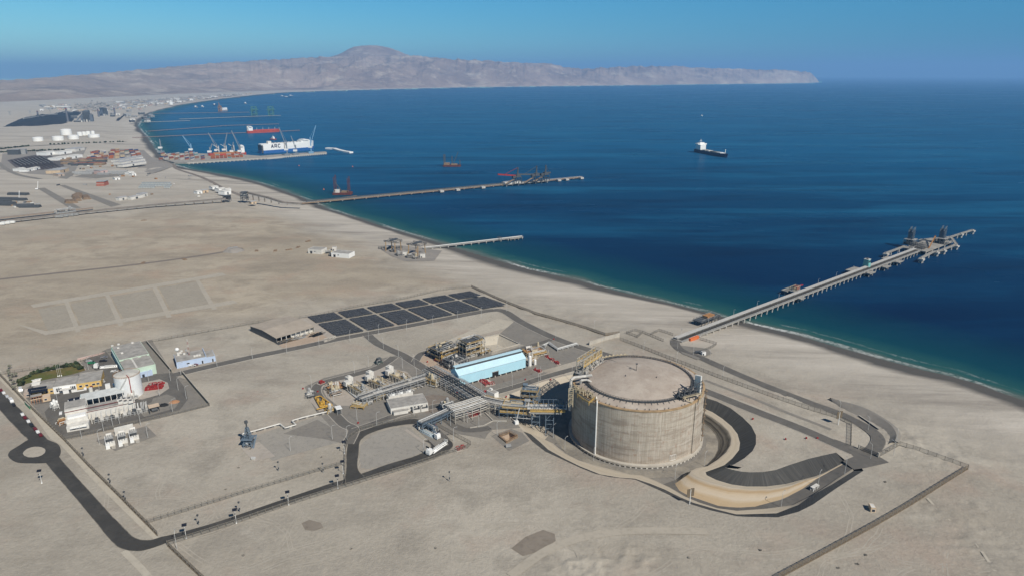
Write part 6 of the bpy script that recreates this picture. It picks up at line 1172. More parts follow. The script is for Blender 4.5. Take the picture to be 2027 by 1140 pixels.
# ---- containers: one of each colour, then copies
CCOL = [('rust red', (.25, .07, .05)), ('orange', (.36, .12, .05)), ('navy blue', (.04, .07, .16)), ('pale grey', (.38, .38, .37)), ('dusty white', (.48, .46, .43)), ('brown', (.25, .13, .09)), ('tan', (.45, .36, .24)), ('teal', (.10, .24, .25))]
PROTO = {}
def stack_field(px, z, cols, rows, hmax, rz, area, seed, wts, maxn):
    R = random.Random(seed); a, b, c, d_ = [G(x, y, z) for x, y in px]; n = 0
    for i in range(cols):
        for j in range(rows):
            if n >= maxn or R.random() < .15: continue
            u, v = (i + .5) / cols, (j + .5) / rows; p = a.lerp(b, u).lerp(d_.lerp(c, u), v)
            for k in range(max(1, R.randint(hmax - 2, hmax))):
                if n >= maxn: break
                name, col = R.choices(CCOL, wts)[0]; lab = f'{name} shipping container stacked {area}'; q = Vector((p.x + R.uniform(-.3, .3), p.y + R.uniform(-.3, .3), z + .1 + 2.75 * k)); grp = 'shipping containers of the port'
                if name not in PROTO: t = thing('shipping_container', lab, 'container', q, rz, grp); container_parts(t, mat('container_' + name.replace(' ', '_'), col, .6, .12)); PROTO[name] = t
                else: dup(PROTO[name], q, rz, lab, grp)
                n += 1
stack_field([(165, 318), (284, 313.5), (272, 300), (185, 302)], 0, 10, 5, 4, 1.15, 'in the port yard on land', 1, (6, 5, 3, 4, 4, 4, 5, 1), 120)
stack_field([(312, 318), (408, 318), (400, 307), (322, 307)], -5.8, 9, 4, 4, 1.25, 'on the root of the quay', 2, (5, 3, 5, 4, 3, 5, 2, 2), 86)
stack_field([(418, 316), (482, 312), (478, 309), (420, 311)], -5.8, 8, 3, 3, 0.0, 'along the quay edge near the red ship', 3, (5, 8, 1, 2, 1, 3, 1, 1), 46)
# ================================================================ THE WALLED COMPOUND AT THE LEFT
t1 = lambda x, y, z=0: G(x / 7.796, 680 + y / 7.796, z)
t2 = lambda x, y, z=0: G(180 + x / 7.796, 670 + y / 7.796, z)
t3 = lambda x, y, z=0: G(100 + x / 7.796, 770 + y / 7.796, z)
OCHRE = mat('ochre_wall', (0.62, 0.42, 0.14), .8, .1); GREENW = mat('pale_green_wall', (0.50, 0.62, 0.50), .8, .08); GREEND = mat('dark_green_sheet', (0.05, 0.15, 0.115), .6, .2); LBLUE = mat('pale_blue_wall', (0.43, 0.52, 0.66), .8, .08); TURQ = mat('turquoise_sheet', (0.45, 0.60, 0.60), .5, .08)
def office():
    a, b = t1(500, 818), t1(1572, 648); o, rz, Ln = fr(a, b); t = thing('office_block', 'long flat roofed office with ochre walls and a white middle front', 'building', o, rz); f = lambda x, y: loc(o, rz, t1(x, y))
    x1, x2 = f(840, 765).x, f(1195, 705).x; dl = 13; dm = 10.5; dr = 19
    for nm, x0, xe, d_, h, m, y0 in (('wall', 0, x1, dl, 4.0, OCHRE, 0), ('wall', x1, x2, dm + 3, 5.2, WHITE, -1.2), ('wall', x2, Ln, dr, 4.4, OCHRE, 0)):
        w_ = MB().box(x0 + .003, xe - .003, y0, d_, 0, h).build(nm, m, t); MB().box(x0 + .3, xe - .3, y0 + .3, d_ - .3, h + .004, h + .15).build('roof', GREY, t)
        q = MB(); q.box(x0 + .01, xe - .01, y0, y0 + .25, h + .002, h + .5); q.box(x0 + .01, xe - .01, d_ - .25, d_, h + .002, h + .5); q.box(x0 + .01, x0 + .25, y0 + .25, d_ - .25, h + .002, h + .45); q.box(xe - .25, xe - .01, y0 + .25, d_ - .25, h + .002, h + .45); q.build('parapet', GREY, t)
    for x in (f(1245, 660).x, f(1340, 640).x, f(1445, 620).x, f(1515, 600).x): window(t, x, x + 1.8, 1.6, 2.9, -.03)
    for x in (f(640, 790).x, f(720, 770).x, f(785, 770).x): window(t, x, x + 1.6, 1.4, 2.6, -.03)
    for k, x in enumerate((f(890, 745).x, f(920, 745).x, f(950, 740).x, f(1100, 715).x, f(1130, 710).x, f(1160, 705).x)): window(t, x, x + .9, 1.2, 3.8, -1.23)
    xm = f(1040, 740).x; MB().box(xm - 4, xm + 3, -4.2, -1.2, 2.9, 3.2).build('porch_roof', OFFW, t); MB().box(xm - 2, xm + 1.5, -4.0, -3.7, 0, 2.9).build('porch_front', WHITE, t); MB().box(xm + 3, xm + 12, -3.6, -3.3, 0, .9).build('ramp_wall', WHITE, t)
    for k, (x, y) in enumerate(((540, 590), (590, 575), (530, 640), (580, 630))): p = t1(x, y, 4.2); q = thing('water_heater', 'white solar water heater tubes on the office roof', 'water heater', p, rz, 'solar water heaters on the office roof'); MB().xprism([(-1.2, .1), (1.2, 1.0), (1.2, 1.15), (-1.2, .25)], -1.5, 1.5).build('collector', OFFW, q); MB().tube((-2.1, 1.3, 1.2), (2.1, 1.3, 1.2), .35, 9).build('tank', GALV, q)
    for k, (x, y) in enumerate(((575, 695), (590, 735))): p = t1(x, y, 4.2); q = thing('roof_panel', ['dark solar panel on the office roof, farther from the ochre front', 'dark solar panel on the office roof, nearer the ochre front'][k], 'solar panel', p, rz); MB().xprism([(-1.4, .1), (1.4, .7), (1.4, .8), (-1.4, .2)], -5.5, 5.5).build('panel', SOLAR, q); MB().box(-5.2, 5.2, 1.0, 1.15, 0, .6).build('rack', GALV, q)
    for k in range(9): p = t1(1535 + k * 10, 478 + k * 15); q = thing('parked_motorbike', 'parked motorbike in the row at the gable end of the office', 'motorbike', p, rz + 1.2, 'motorbikes beside the office'); MB().lathe([(.1, 0), (.3, .02), (.3, .12), (.1, .14)], 10).build('wheel', BLACK, q).rotation_euler = (1.57, 0, 0); MB().box(-.9, .9, -.15, .15, .5, .9).beam((.5, -.4, 1.0), (.5, .4, 1.0), .08).build('body', [WHITE, GALV][k % 2], q)
    a, b = t1(375, 835), t1(490, 815); g, Lg = box_house('gate_house', 'pale brown flat roofed gate house beside the office', a, b, 8, 3.2, mat('pale_brown_wall', (.42, .34, .28)), mat('pale_brown_roof', (.46, .39, .33)), .2); window(g, 1.5, 3.5, 1, 2.2)
    a, b = t1(665, 900), t1(790, 875); g, Lg = box_house('entrance_hut', 'small tan hut in front of the office', a, b, 5.5, 3.2, mat('tan_wall', (.55, .42, .28)), mat('tan_roof', (.58, .46, .34)), .2); window(g, 1, 2.5, 1, 2.2)
    a, b = t1(495, 940), t1(655, 905); o, rz, Ln = fr(a, b); q = thing('carport', 'brown steel carport frame by the entrance gate', 'carport', o, rz); MB().frame(0, Ln, 0, 8, 0, 3.4, 4, 2, 1, .22, False).build('frame', mat('brown_frame', (.40, .20, .11)), q); MB().box(-.3, Ln + .3, 5, 8.6, 3.5, 3.7).build('roof', GREY, q); MB().box(-.4, Ln + .4, -.4, .5, 3.3, 3.6).build('front_beam', mat('tan_wall', (.55, .42, .28)), q)
office()
def green_store():
    a, b = t2(560, 640), t2(1018, 533); o, rz, Ln = fr(a, b); t = thing('green_warehouse', 'big pale green warehouse with a flat grey roof in two steps', 'warehouse', o, rz); f = lambda x, y, z=0: loc(o, rz, t2(x, y, z)); h = 7.5
    x0 = f(510, 490, h).x; dm = f(880, 260, h).y; de = f(690, 52, h + 1).y; x0 = min(0, x0)
    MB().box(x0, Ln, 0, dm, 0, h).build('wall', GREENW, t); MB().box(x0, Ln, dm + .01, de, 0, h + 1.2).build('wall', GREENW, t)
    MB().box(x0 + .3, Ln - .3, .3, dm - .1, h + .01, h + .2).build('roof', GREY, t); MB().box(x0 + .3, Ln - .3, dm + .4, de - .3, h + 1.21, h + 1.4).build('roof', GREY, t)
    MB().box(x0 - .25, x0 - .01, .2, de - .2, .1, h + 1.0).build('side_cladding', GREEND, t); r = Rep('rib', MB().box(-.55, -.3, -.3, .3, .1, h + .8), TURQ, t)
    for k in range(16): r.at(x0, 2 + (de - 4) * k / 15)
    for q0 in (0, dm / 2): MB().box(x0 + (Ln - x0) * .38, x0 + (Ln - x0) * .44, 1, dm - 1, h + .22, h + .4).build('roof_walk', OFFW, t); break
    x = f(800, 560).x; MB().box(x - 4, x + 6, -1.6, 0, 0, 4).build('entrance', LBLUE, t); MB().box(x - 1, x + .6, -1.75, -1.55, 0, 2.4).build('door', GLASS, t)
    for k in range(3): MB().box(x0 + 3 + k * 6, x0 + 7 + k * 6, dm - .3, dm, h + .25, h + .9).build('roof_light', GREY, t)
    for xx, yy in ((420, 150), (330, 115), (425, 95), (640, 70), (480, 230)): p = f(xx, yy, h + 1.2); MB().box(p.x - .8, p.x + .8, p.y - .8, p.y + .8, h + 1.35, h + 2.2).build('roof_fan', OFFW, t)
green_store()
def blue_office():
    a, b = t2(1330, 460), t2(1928, 345); o, rz, Ln = fr(a, b); t = thing('blue_office', 'pale blue flat roofed building with a lattice mast and dishes on its roof', 'building', o, rz); f = lambda x, y, z=0: loc(o, rz, t2(x, y, z)); h = 5.0; dp = f(1215, 255, h).y; x1 = f(1760, 235, h).x
    MB().box(0, x1, 0, dp, 0, h).build('wall', LBLUE, t); MB().box(x1 + .01, Ln, 0, dp * .8, 0, h - .5).build('wall', LBLUE, t); MB().box(.3, x1 - .3, .3, dp - .3, h + .01, h + .18).build('roof', GREY, t); MB().box(x1 + .3, Ln - .3, .3, dp * .8 - .3, h - .49, h - .3).build('roof', GREY, t)
    for k, x in enumerate((f(1480, 415).x, f(1500, 410).x, f(1700, 350).x, f(1855, 315).x)): window(t, x, x + 1.1, .1 if k > 1 else 2, 2.6 if k > 1 else 3.0)
    MB().box(-.05, -.01, .5, dp - .5, .2, h).build('end_wall_shade', mat('shade_blue', (.10, .13, .20)), t); MB().box(x1 - .4, x1, .1, dp, h + .01, h + 1.3).build('fire_wall', LBLUE, t)  # end wall's shade painted on as a thin darker blue sheet
    for xx, yy in ((1350, 260), (1380, 230), (1400, 205), (1440, 245), (1470, 195), (1345, 240), (1600, 280), (1640, 270), (1680, 265)): p = f(xx, yy, h); MB().box(p.x - .8, p.x + .8, p.y - .6, p.y + .6, h + .2, h + 1.4).build('roof_unit', OFFW, t)
    p = t2(1335, 215, h); q = thing('dish_dome', 'white antenna dome on the pale blue building', 'antenna', Vector((p.x, p.y, h + .15))); MB().tube((0, 0, 0), (0, 0, 1.2), .25, 8).build('stand', GALV, q); MB().lathe([(.6, 1.1), (1.3, 1.7), (1.6, 2.6), (1.2, 3.6), (.1, 4.1)], 16).build('dome', WHITE, q, smooth=True)
    p = t2(1518, 252, h); H = hgt(p, 670 + 8 / 7.796) - h; q = thing('radio_mast', 'slim faded red and white lattice mast on the pale blue building', 'mast', Vector((p.x, p.y, h + .15))); n = 6
    for k in range(n): MB().frame(-.3, .3, -.3, .3, H * k / n, H * (k + 1) / n, 1, 1, 2, .09).build('mast_section', [mat('faded_red', (.40, .22, .19)), OFFW][k % 2], q)
blue_office()
def water_tank():
    p = t2(608, 868); h = hgt(p, 740); R_ = 8.2; t = thing('water_tank', 'tall white round water tank with a rust stained roof', 'water tank', p); q = MB().lathe([(R_, 0), (R_, h), (R_ - .2, h)], 56); q.build('wall', mat('tank_white', (.72, .73, .72), .5, .08, .25), t); MB().lathe([(R_ - .2, h), (R_ - .25, h + .15), (R_ * .5, h + .8), (.1, h + 1.1)], 40).build('roof', mat('stained_roof', (.52, .50, .45), .7, .2, .25), t); MB().lathe([(R_ + .5, 0), (R_ + .5, .4), (R_, .5)], 40).build('base', CONC, t)
    b = MB()
    for k in range(48): a0, a1 = k * 7.5, k * 7.5 + 7.5; b.beam(pol(a0, R_, h + 1.0), pol(a1, R_, h + 1.0), .1); b.beam(pol(a0, R_, h), pol(a0, R_, h + 1.0), .1)
    b.build('railing', RUST, t); b = MB(); x = pol(-52, R_ + .3, 0); b.tube((x.x, x.y, 0), (x.x, x.y, h + .6), .28); b.tube((x.x, x.y, h + .6), pol(-60, R_ - 4, h + .9), .26); b.build('red_pipe', RED, t)
    b = MB()
    for k in range(30): a0 = -110 + k * .6; b.beam(pol(-128 + k * 2.2, R_ + .5, h * k / 30), pol(-128 + k * 2.2 + 2.2, R_ + .5, h * (k + 1) / 30), .8, .15); b.beam(pol(-128 + k * 2.2, R_ + .9, h * k / 30 + 1), pol(-125.8 + k * 2.2, R_ + .9, h * (k + 1) / 30 + 1), .1); b.beam(pol(-128 + k * 2.2, R_ + .8, h * k / 30), pol(-128 + k * 2.2, R_ + .9, h * k / 30 + 1), .09)
    b.build('spiral_stair', OFFW, t)
water_tank()
fire_skid(t2(830, 810), t2(1100, 775), 9, 'big red fire pump manifold beside the white water tank', 11, 26)
for k, (x, y, s) in enumerate(((1040, 745, 2.6), (990, 745, 2.0), (1075, 700, 1.8))): p = t2(x, y); t = thing('pump_set', 'bright red pump set behind the fire manifold', 'pump', p, .3, 'red pump sets'); MB().box(-s, s, -s * .5, s * .5, .2, 1.8).build('engine', RED, t); MB().lathe([(.6, 0), (.6, 1.2), (.2, 1.4)], 10, (s + .6, 0)).build('pump_body', RED, t); MB().box(-s - .2, s + 1.4, -s * .5 - .2, s * .5 + .2, 0, .2).build('plinth', CONC, t)
def power_house():
    a, b = t3(262, 640), t3(1340, 405); o, rz, Ln = fr(a, b); f = lambda x, y, z=0: loc(o, rz, t3(x, y, z)); t = thing('power_station', 'white power station hall with flat grey roofs and a red edge line', 'power station', o, rz); h = 7.5
    xs = f(600, 560).x; y1 = 5.5
    MB().box(0, xs, 2.5, 12, 0, h * .75).build('front_block', OFFW, t); MB().box(.3, xs - .3, 2.8, 11.8, h * .75 + .01, h * .75 + .2).build('front_roof', OFFW, t); MB().box(1, xs - 1, 4, 8, h * .75 + .2, h * .75 + 1.4).build('roof_unit', WHITE, t)
    MB().box(-.5, xs * .95, 12.01, 26, 0, h + 1.2).build('hall_block', OFFW, t); MB().box(-.2, xs * .95 - .3, 14, 25.7, h + 1.21, h + 1.4).build('hall_roof', GREY, t); MB().box(-.6, Ln - 2, 11.9, 12.0, h - .4, h + .1).build('red_line', mat('edge_red', (.16, .05, .045)), t)
    MB().box(xs * .95 + .02, Ln, 8.5, 19, 0, h * .85).build('turbine_hall', OFFW, t); MB().box(xs, Ln - .4, 8.9, 18.7, h * .85 + .01, h * .85 + .2).build('turbine_roof', GREY, t); MB().box(xs * .95 + .03, Ln, 8.35, 8.49, h * .85 - .5, h * .85 - .1).build('red_line', mat('edge_red', (.16, .05, .045)), t)
    MB().box(1, xs - 3, 25.9, 31, h, h + .25).build('panel_shelf', WHITE, t)
    for k in range(2): MB().xprism([(26.3, h + .4), (30.4, h + 1.1), (30.4, h + 1.25), (26.3, h + .55)], 1.5 + k * (xs - 5) / 2, (xs - 5) / 2 - .5 + k * (xs - 5) / 2 + 1.5).build('solar_panel', SOLAR, t)
    x0 = f(470, 220, h).x; MB().xprism([(26, h - .4), (34, h + 1.2), (34, h + 1.45), (26, h - .15)], x0, Ln * .86).build('canopy', mat('canopy_grey', (.50, .52, .51), .6), t); MB().box(x0 + 3, Ln * .86, 20, 33, .02, .2).build('bay_shade', BLACK, t)  # black floor sheet paints the shade inside the open bay
    for k in range(7): MB().beam((x0 + 3 + k * (Ln * .86 - x0 - 4) / 6, 26, 0), (x0 + 3 + k * (Ln * .86 - x0 - 4) / 6, 26, h - .4), .4).build('column', OFFW, t)
    R = random.Random(2)
    for k in range(9): x = x0 + 5 + k * (Ln * .8 - x0) / 9; MB().box(x, x + R.uniform(1, 2.4), 20.5, 23, .2, R.uniform(2, 4.5)).build('machine', [GALV, OFFW, DSTEEL][k % 3], t)
    for i, (xa, xb) in enumerate(((xs + 3, xs + 17), (xs + 19, xs + 32), (xs + 34, Ln - 1))):
        for k in range(5):
            x = xa + (xb - xa) * (k + .5) / 5; MB().box(x - 1.0, x + 1.0, 3.2, 5.2, 0, R.uniform(2.2, 3.4)).build('transformer', [DSTEEL, OFFW, STEEL][(k + i) % 3], t)
            MB().path([(x, 5, 2.4), (x, 8, 5), (x + .3, 8.4, 5.2)], .2, 6).build('bus_duct', GALV, t)
        MB().box(xa - 1.6, xa - 1.2, 2.4, 8.4, 0, 5).build('fire_wall', OFFW, t)
        q = MB()
        for k in range(7): x = xa + (xb - xa) * k / 6; q.beam((x, 1.2, 0), (x, 1.2, 2.6), .16)
        q.beam((xa, 1.2, 2.5), (xb, 1.2, 2.5), .14); q.beam((xa, 1.2, 1.2), (xb, 1.2, 1.2), .14); q.build('guard_frame', GALV, t)
    for k, (x, y) in enumerate(((1060, 180), (1140, 175), (1215, 170), (1085, 215), (1160, 215), (1240, 205))): p = f(x, y, h * .85); q = MB().box(p.x - 1.4, p.x + 1.4, p.y - 1.4, p.y + 1.4, h * .85 + .2, h * .85 + 1.8).build('roof_cooler', OFFW, t); MB().lathe([(1.0, h * .85 + 1.8), (1.0, h * .85 + 2.0)], 12, (p.x, p.y)).build('fan', DSTEEL, q)
    a, b = t3(275, 640), t3(430, 610); g, Lg = box_house('annex_building', 'low white annex with a canopy roof at the front of the power station', t3(258, 664), t3(600, 602), 7, 3.4, OFFW, OFFW, .2); MB().box(2, Lg - 2, 2, 5, 3.6, 3.9).build('canopy', OFFW, g); MB().box(Lg - 10, Lg - 1, -1.5, -.02, 2.4, 2.7).build('porch_roof', WHITE, g); window(g, 3, 5, 1, 2.2); window(g, 7, 9, 1, 2.2)
    for k, (x, y, w_, m) in enumerate(((600, 110, 8, TURQ), (690, 105, 8, TURQ))): p = t3(x + 10, y + 60); q = thing('inlet_filter', ['turquoise filter box with a chimney behind the power station canopy', 'turquoise filter box nearer the white water tank'][k], 'filter', p, rz); MB().box(-5, 5, -1.5, 1.5, 2, 5).build('box', m, q); MB().box(-4, 4, -1, 1, 0, 2).build('base', GALV, q); MB().lathe([(1.2, 0), (1.2, 8 if k == 0 else 6), (.9, 8 if k == 0 else 6)], 14, (1.5, 2.8)).build('chimney', OFFW, q)
    p = t3(905, 60); q = thing('white_silo', 'white box shaped stack beside the water tank', 'stack', p, rz); MB().box(-1.5, 1.5, -1.5, 1.5, 0, 7).build('shaft', WHITE, q); MB().box(3, 7, -2, 2, 0, 6).build('duct', WHITE, q)
power_house()
process_unit('pump_yard', 'cluster of small white tanks on the left of the power station', 'process skid', t3(60, 330), t3(140, 300), 5, (1.6,), 71, GALV, STEEL, GALV, 5, 6, None, (WHITE, TANEQ))
process_unit('pump_yard', 'rusty brown pump yard at the corner of the power station', 'process skid', t3(140, 570), t3(235, 540), 4, (1.6,), 72, RUST, RUST, RUST, 4, 6, None, (RUST, TANEQ))
process_unit('pump_yard', 'grey pipework between the water tank and the power station', 'process skid', t3(1060, 130), t3(1250, 190), 5, (1.8,), 73, GALV, STEEL, GALV, 5, 9, None, (OFFW, PIPE))
def carport(a, b, dp, label):
    o, rz, Ln = fr(a, b); t = thing('fuel_shelter', label, 'shelter', o, rz); MB().box(-.4, Ln + .4, 1, dp + .4, 3.6, 3.85).build('roof', mat('tan_roof', (.5, .43, .33)), t)
    for x in (0, Ln / 2, Ln):
        for y in (1.4, dp): MB().beam((x, y, 0), (x, y, 3.6), .25).build('post', DSTEEL, t)
    MB().box(-.5, -.25, -1, dp + 1, 0, 3.4).build('side_wall', DSTEEL, t); q = MB().tube((1, 2, 1.5), (Ln - 1, 2, 1.5), 1.1, 12).box(1.5, 2, 1.2, 2.8, 0, 1.2).box(Ln - 2, Ln - 1.5, 1.2, 2.8, 0, 1.2); q.build('fuel_tank', DSTEEL, t)
carport(t3(1545, 380), t3(1690, 345), 6, 'dark fuel shelter with a tan roof inside the road loop')
for k, (x, y, lb, m) in enumerate(((1740, 250, 'heap of black tarpaulin on the gravel island', BLACK), (1915, 200, 'orange tarpaulin heap at the tip of the gravel island', mat('orange_tarp', (.36, .19, .10))), (1600, 265, 'small dark scrap pile behind the fuel shelter', DSTEEL))):
    p = t3(x, y); t = thing('covered_heap', lb, 'heap', p, .2); R = random.Random(k); b = MB().lathe([(3.2, 0), (2.7, .6), (1.6, 1.2), (.2, 1.5)], 14); b.v = [(x * 1.1 + R.uniform(-.3, .3), y * .8 + R.uniform(-.3, .3), z * R.uniform(.7, 1.1)) for x, y, z in b.v]; b.build('tarpaulin', m, t); MB().box(-3.6, -2.6, -.5, .5, 0, .5).build('weight', CONC, t)
# three transformers against a white wall
def substation():
    a, b = t3(985, 740), t3(1290, 660); o, rz, Ln = fr(t3(1000, 720), t3(1290, 650)); t = thing('blast_wall', 'white concrete wall behind the three big transformers', 'wall', o, rz); MB().box(0, Ln, 0, .5, 0, 5.5).build('panel', OFFW, t); MB().box(-.3, Ln + .3, -.3, .8, 0, .3).build('footing', CONC, t)
    p0 = None; SC = (.74, .95, .95)
    for k, (x, y, lb) in enumerate(((930, 880, 'grey transformer in its white bay, nearest the public road'), (1125, 840, 'grey transformer in its white bay, middle of the three'), (1300, 785, 'grey transformer in its white bay, farthest from the public road'))):
        p = t3(x, y)
        if p0: dup(p0, p, rz, lb, None, SC); continue
        q = p0 = thing('transformer_unit', lb, 'transformer', p, rz, 'three big transformers'); q.scale = SC; MB().box(-3.4, 3.4, -.2, .2, 0, 3.4).build('front_wall', OFFW, q); MB().box(-3.4, -3.0, .2, 9, 0, 3.6).box(-3.4, -3.0, .2, .3, 0, 3).build('side_wall', WHITE, q)
        MB().box(-2.2, 2.2, 2, 7, .4, 3.6).build('tank', DSTEEL, q); MB().box(-2.8, 2.8, 2.4, 6.6, 4.0, 4.6).build('cover', STEEL, q); MB().tube((-2, 7.6, 5), (2, 7.6, 5), .8, 12).build('conservator', OFFW, q)
        for i in range(3): MB().lathe([(.35, 4.6), (.25, 5), (.35, 5.4), (.2, 6.2)], 9, (-1.4 + i * 1.4, 4)).build('bushing', OFFW, q); MB().box(-2.6 + i * 1.8, -1.8 + i * 1.8, -.28, -.2, 2.6, 3.6).build('vent_panel', STEEL, q)
        MB().box(.5, 3.2, -4.5, -.3, 0, .25).build('plinth', CONC, q); MB().box(-3.4, -.6, -3, -.3, 0, 2.6).build('cable_house', WHITE, q)
substation()
# flag poles, lawn hedge, bare trees
for k, (x, y) in enumerate(((895, 505), (920, 500), (950, 498))): p = t1(x, y); t = thing('flag_pole', 'white flag pole with a cone foot on the lawn', 'flag pole', p, 0, 'three flag poles on the lawn'); MB().tube((0, 0, 0), (0, 0, 9), .08, 7, .05).build('pole', OFFW, t); MB().lathe([(.5, 0), (.3, .6), (.1, 1.0)], 12).build('foot', WHITE, t); MB().lathe([(.14, 9), (.2, 9.1), (.02, 9.3)], 8).build('finial', GALV, t)
LEAF = mat('dark_leaf', (0.035, 0.055, 0.022), 0.8, 0.5, 0.8); LEAF2 = mat('olive_leaf', (0.075, 0.085, 0.035), 0.8, 0.4, 0.8); BARK = mat('bark', (0.12, 0.09, 0.06), .9, .3)
def leafy(R, n, rad, h, z0):
    b = MB()
    for k in range(n):
        while True:
            v = Vector((R.uniform(-1, 1), R.uniform(-1, 1), R.uniform(-1, 1)))
            if v.length < 1: break
        c = Vector((v.x * rad, v.y * rad, z0 + h * (v.z + 1) / 2)); a = Vector((R.uniform(-1, 1), R.uniform(-1, 1), R.uniform(-1, 1))).normalized() * R.uniform(.3, .55); d_ = a.orthogonal() * .7
        b.add([c - a, c + d_, c + a, c - d_], [(0, 1, 2, 3)])
    return b
SH = []
for i in range(4):
    R = random.Random(40 + i); t = thing('garden_shrub', 'dark green shrub in the row along the back of the lawn', 'shrub', (0, 0, -40), 0, 'shrubs round the lawn'); MB().tube((0, 0, 0), (.1, 0, 1.6), .14, 6, .06).beam((0, 0, .9), (.7, .3, 1.8), .08).beam((0, 0, .8), (-.6, -.3, 1.9), .08).build('trunk', BARK, t); leafy(R, 170, R.uniform(1.1, 1.6), R.uniform(1.6, 2.6), .4).build('crown', [LEAF, LEAF2, LEAF, LEAF2][i], t); SH.append(t)
R = random.Random(12); spots = []
for (xa, ya), (xb, yb), n in (((285, 600), (480, 500), 5), ((480, 480), (820, 400), 9), ((820, 395), (1200, 335), 11)):
    for k in range(n): u = (k + .3) / n; spots.append((xa + (xb - xa) * u + R.uniform(-8, 8), ya + (yb - ya) * u + R.uniform(-8, 8), 0))
for k in range(16): spots.append((R.uniform(1170, 1300), 0, 1)); x = spots[-1][0]; spots[-1] = (x, 330 + (x - 1170) * .45 + R.uniform(-25, 45), 1)
for k in range(6): spots.append((290 + R.uniform(0, 90), R.uniform(590, 650), 2))
for k, (x, y, c) in enumerate(spots):
    s = SH[k % 4]; p = t1(x, y); lb = ['dark green shrub in the row along the back of the lawn', 'dense green shrub in the clump at the car park end of the lawn', 'low shrub at the gate end of the lawn'][c]
    if k < 4: s.location = p; s['label'] = lb
    else: dup(s, p, R.uniform(0, 6), lb, None, (1, 1, R.uniform(.8, 1.3)))
for k, (x, y) in enumerate(((160, 350), (150, 470), (205, 490), (250, 480), (170, 540), (215, 600), (225, 680), (140, 420))):
    R = random.Random(80 + k); p = t1(x, y + 40); t = thing('bare_tree', 'thin bare grey tree outside the corner of the compound', 'tree', p, 0, 'bare trees at the compound corner'); MB().tube((0, 0, 0), (0, 0, 2.6), .16, 6, .1).build('trunk', BARK, t); b = MB()
    for i in range(22): a = R.uniform(0, 6.28); z = R.uniform(1.2, 2.5); r = R.uniform(.6, 1.7); b.tube((0, 0, z), (r * math.cos(a), r * math.sin(a), z + R.uniform(.8, 2)), .06, 4, .02)
    b.build('branches', mat('grey_twig', (.20, .185, .16)), t); leafy(R, 36, 1.4, 2.2, 1.8).build('leaves', mat('grey_leaf', (.19, .19, .14)), t)
# ---- vehicles
CARM = {n: mat('car_' + n.replace(' ', '_'), c, .3, .03, .1, 0, 0, None, .5) for n, c in (('white', (.62, .62, .61)), ('dark red', (.12, .014, .018)), ('silver', (.42, .43, .44)), ('black', (.02, .02, .022)), ('green', (.03, .22, .10)), ('grey', (.2, .2, .21)))}
def wheels(t, xs, wy, r):
    w_ = MB(); w_.tube((0, -.13, 0), (0, .13, 0), r, 12); rp = Rep('wheel', w_, BLACK, t)
    for x in xs:
        for y in (-wy, wy): rp.at(x, y, r)
def car(label, col, p, rz, style='car', group=None):
    t = thing('parked_' + style, label, style.replace('_', ' '), p, rz, group); m = CARM[col]
    if style == 'car': MB().xprism([(-2.1, .35), (2.1, .35), (2.15, .75), (1.2, .95), (.6, 1.42), (-1.1, 1.45), (-1.9, 1.0), (-2.15, .9)], -.85, .85).build('body', m, t).rotation_euler = (0, 0, -math.pi / 2); wn = [(-.86, .86, 1.0, 1.36)]; MB().xprism([(1.12, 1.0), (.62, 1.36), (-1.05, 1.38), (-1.7, 1.02)], -.87, .87).build('window', GLASS, t).rotation_euler = (0, 0, -math.pi / 2); wheels(t, (-1.3, 1.35), .78, .33)
    elif style == 'pickup': MB().box(-2.6, 2.6, -.9, .9, .5, 1.0).box(-.4, 1.2, -.85, .85, 1.0, 1.75).box(-2.6, -2.5, -.9, .9, 1.0, 1.35).box(-2.5, -.4, -.9, -.8, 1.0, 1.35).box(-2.5, -.4, .8, .9, 1.0, 1.35).build('body', m, t); MB().box(-.3, 1.25, -.87, .87, 1.15, 1.6).build('window', GLASS, t); wheels(t, (-1.6, 1.6), .82, .4)
    else: MB().xprism([(-3.2, .4), (3.0, .4), (3.2, 1.0), (2.7, 1.5), (2.2, 2.3), (-3.2, 2.4)], -1, 1).build('body', m, t).rotation_euler = (0, 0, -math.pi / 2); MB().xprism([(2.72, 1.45), (2.25, 2.2), (-2.9, 2.2), (-2.9, 1.5)], -1.02, 1.02).build('window', GLASS, t).rotation_euler = (0, 0, -math.pi / 2); wheels(t, (-2, 2), .95, .38)
    return t
o, rzr, _ = fr(G(20, 790), G(76, 860))
t5 = lambda x, y: G(x / 4.054, 640 + y / 4.054)
for x, y, c, st, lb in ((8, 540, 'dark red', 'car', 'dark red car, first in the line by the walled compound'), (30, 562, 'white', 'car', 'white car behind the dark red one, beside the gate'), (57, 590, 'silver', 'car', 'silver car parked just in front of the white van'), (92, 628, 'white', 'van', 'big white van parked along the public road'), (112, 658, 'black', 'car', 'black car parked directly behind the white van'), (180, 735, 'white', 'car', 'white car opposite the path gate, first of the lower line'), (200, 760, 'dark red', 'car', 'dark red car between two white cars on the road'), (228, 790, 'white', 'car', 'white car in the middle of the lower line'), (255, 822, 'black', 'car', 'black car in the lower line of parked cars'), (282, 850, 'dark red', 'car', 'dark red car next to the last white car'), (303, 874, 'white', 'car', 'last white car before the roundabout'), (326, 900, 'dark red', 'car', 'dark red car nearest the roundabout')): car(lb, c, t5(x, y), rzr, st, 'cars parked along the public road')
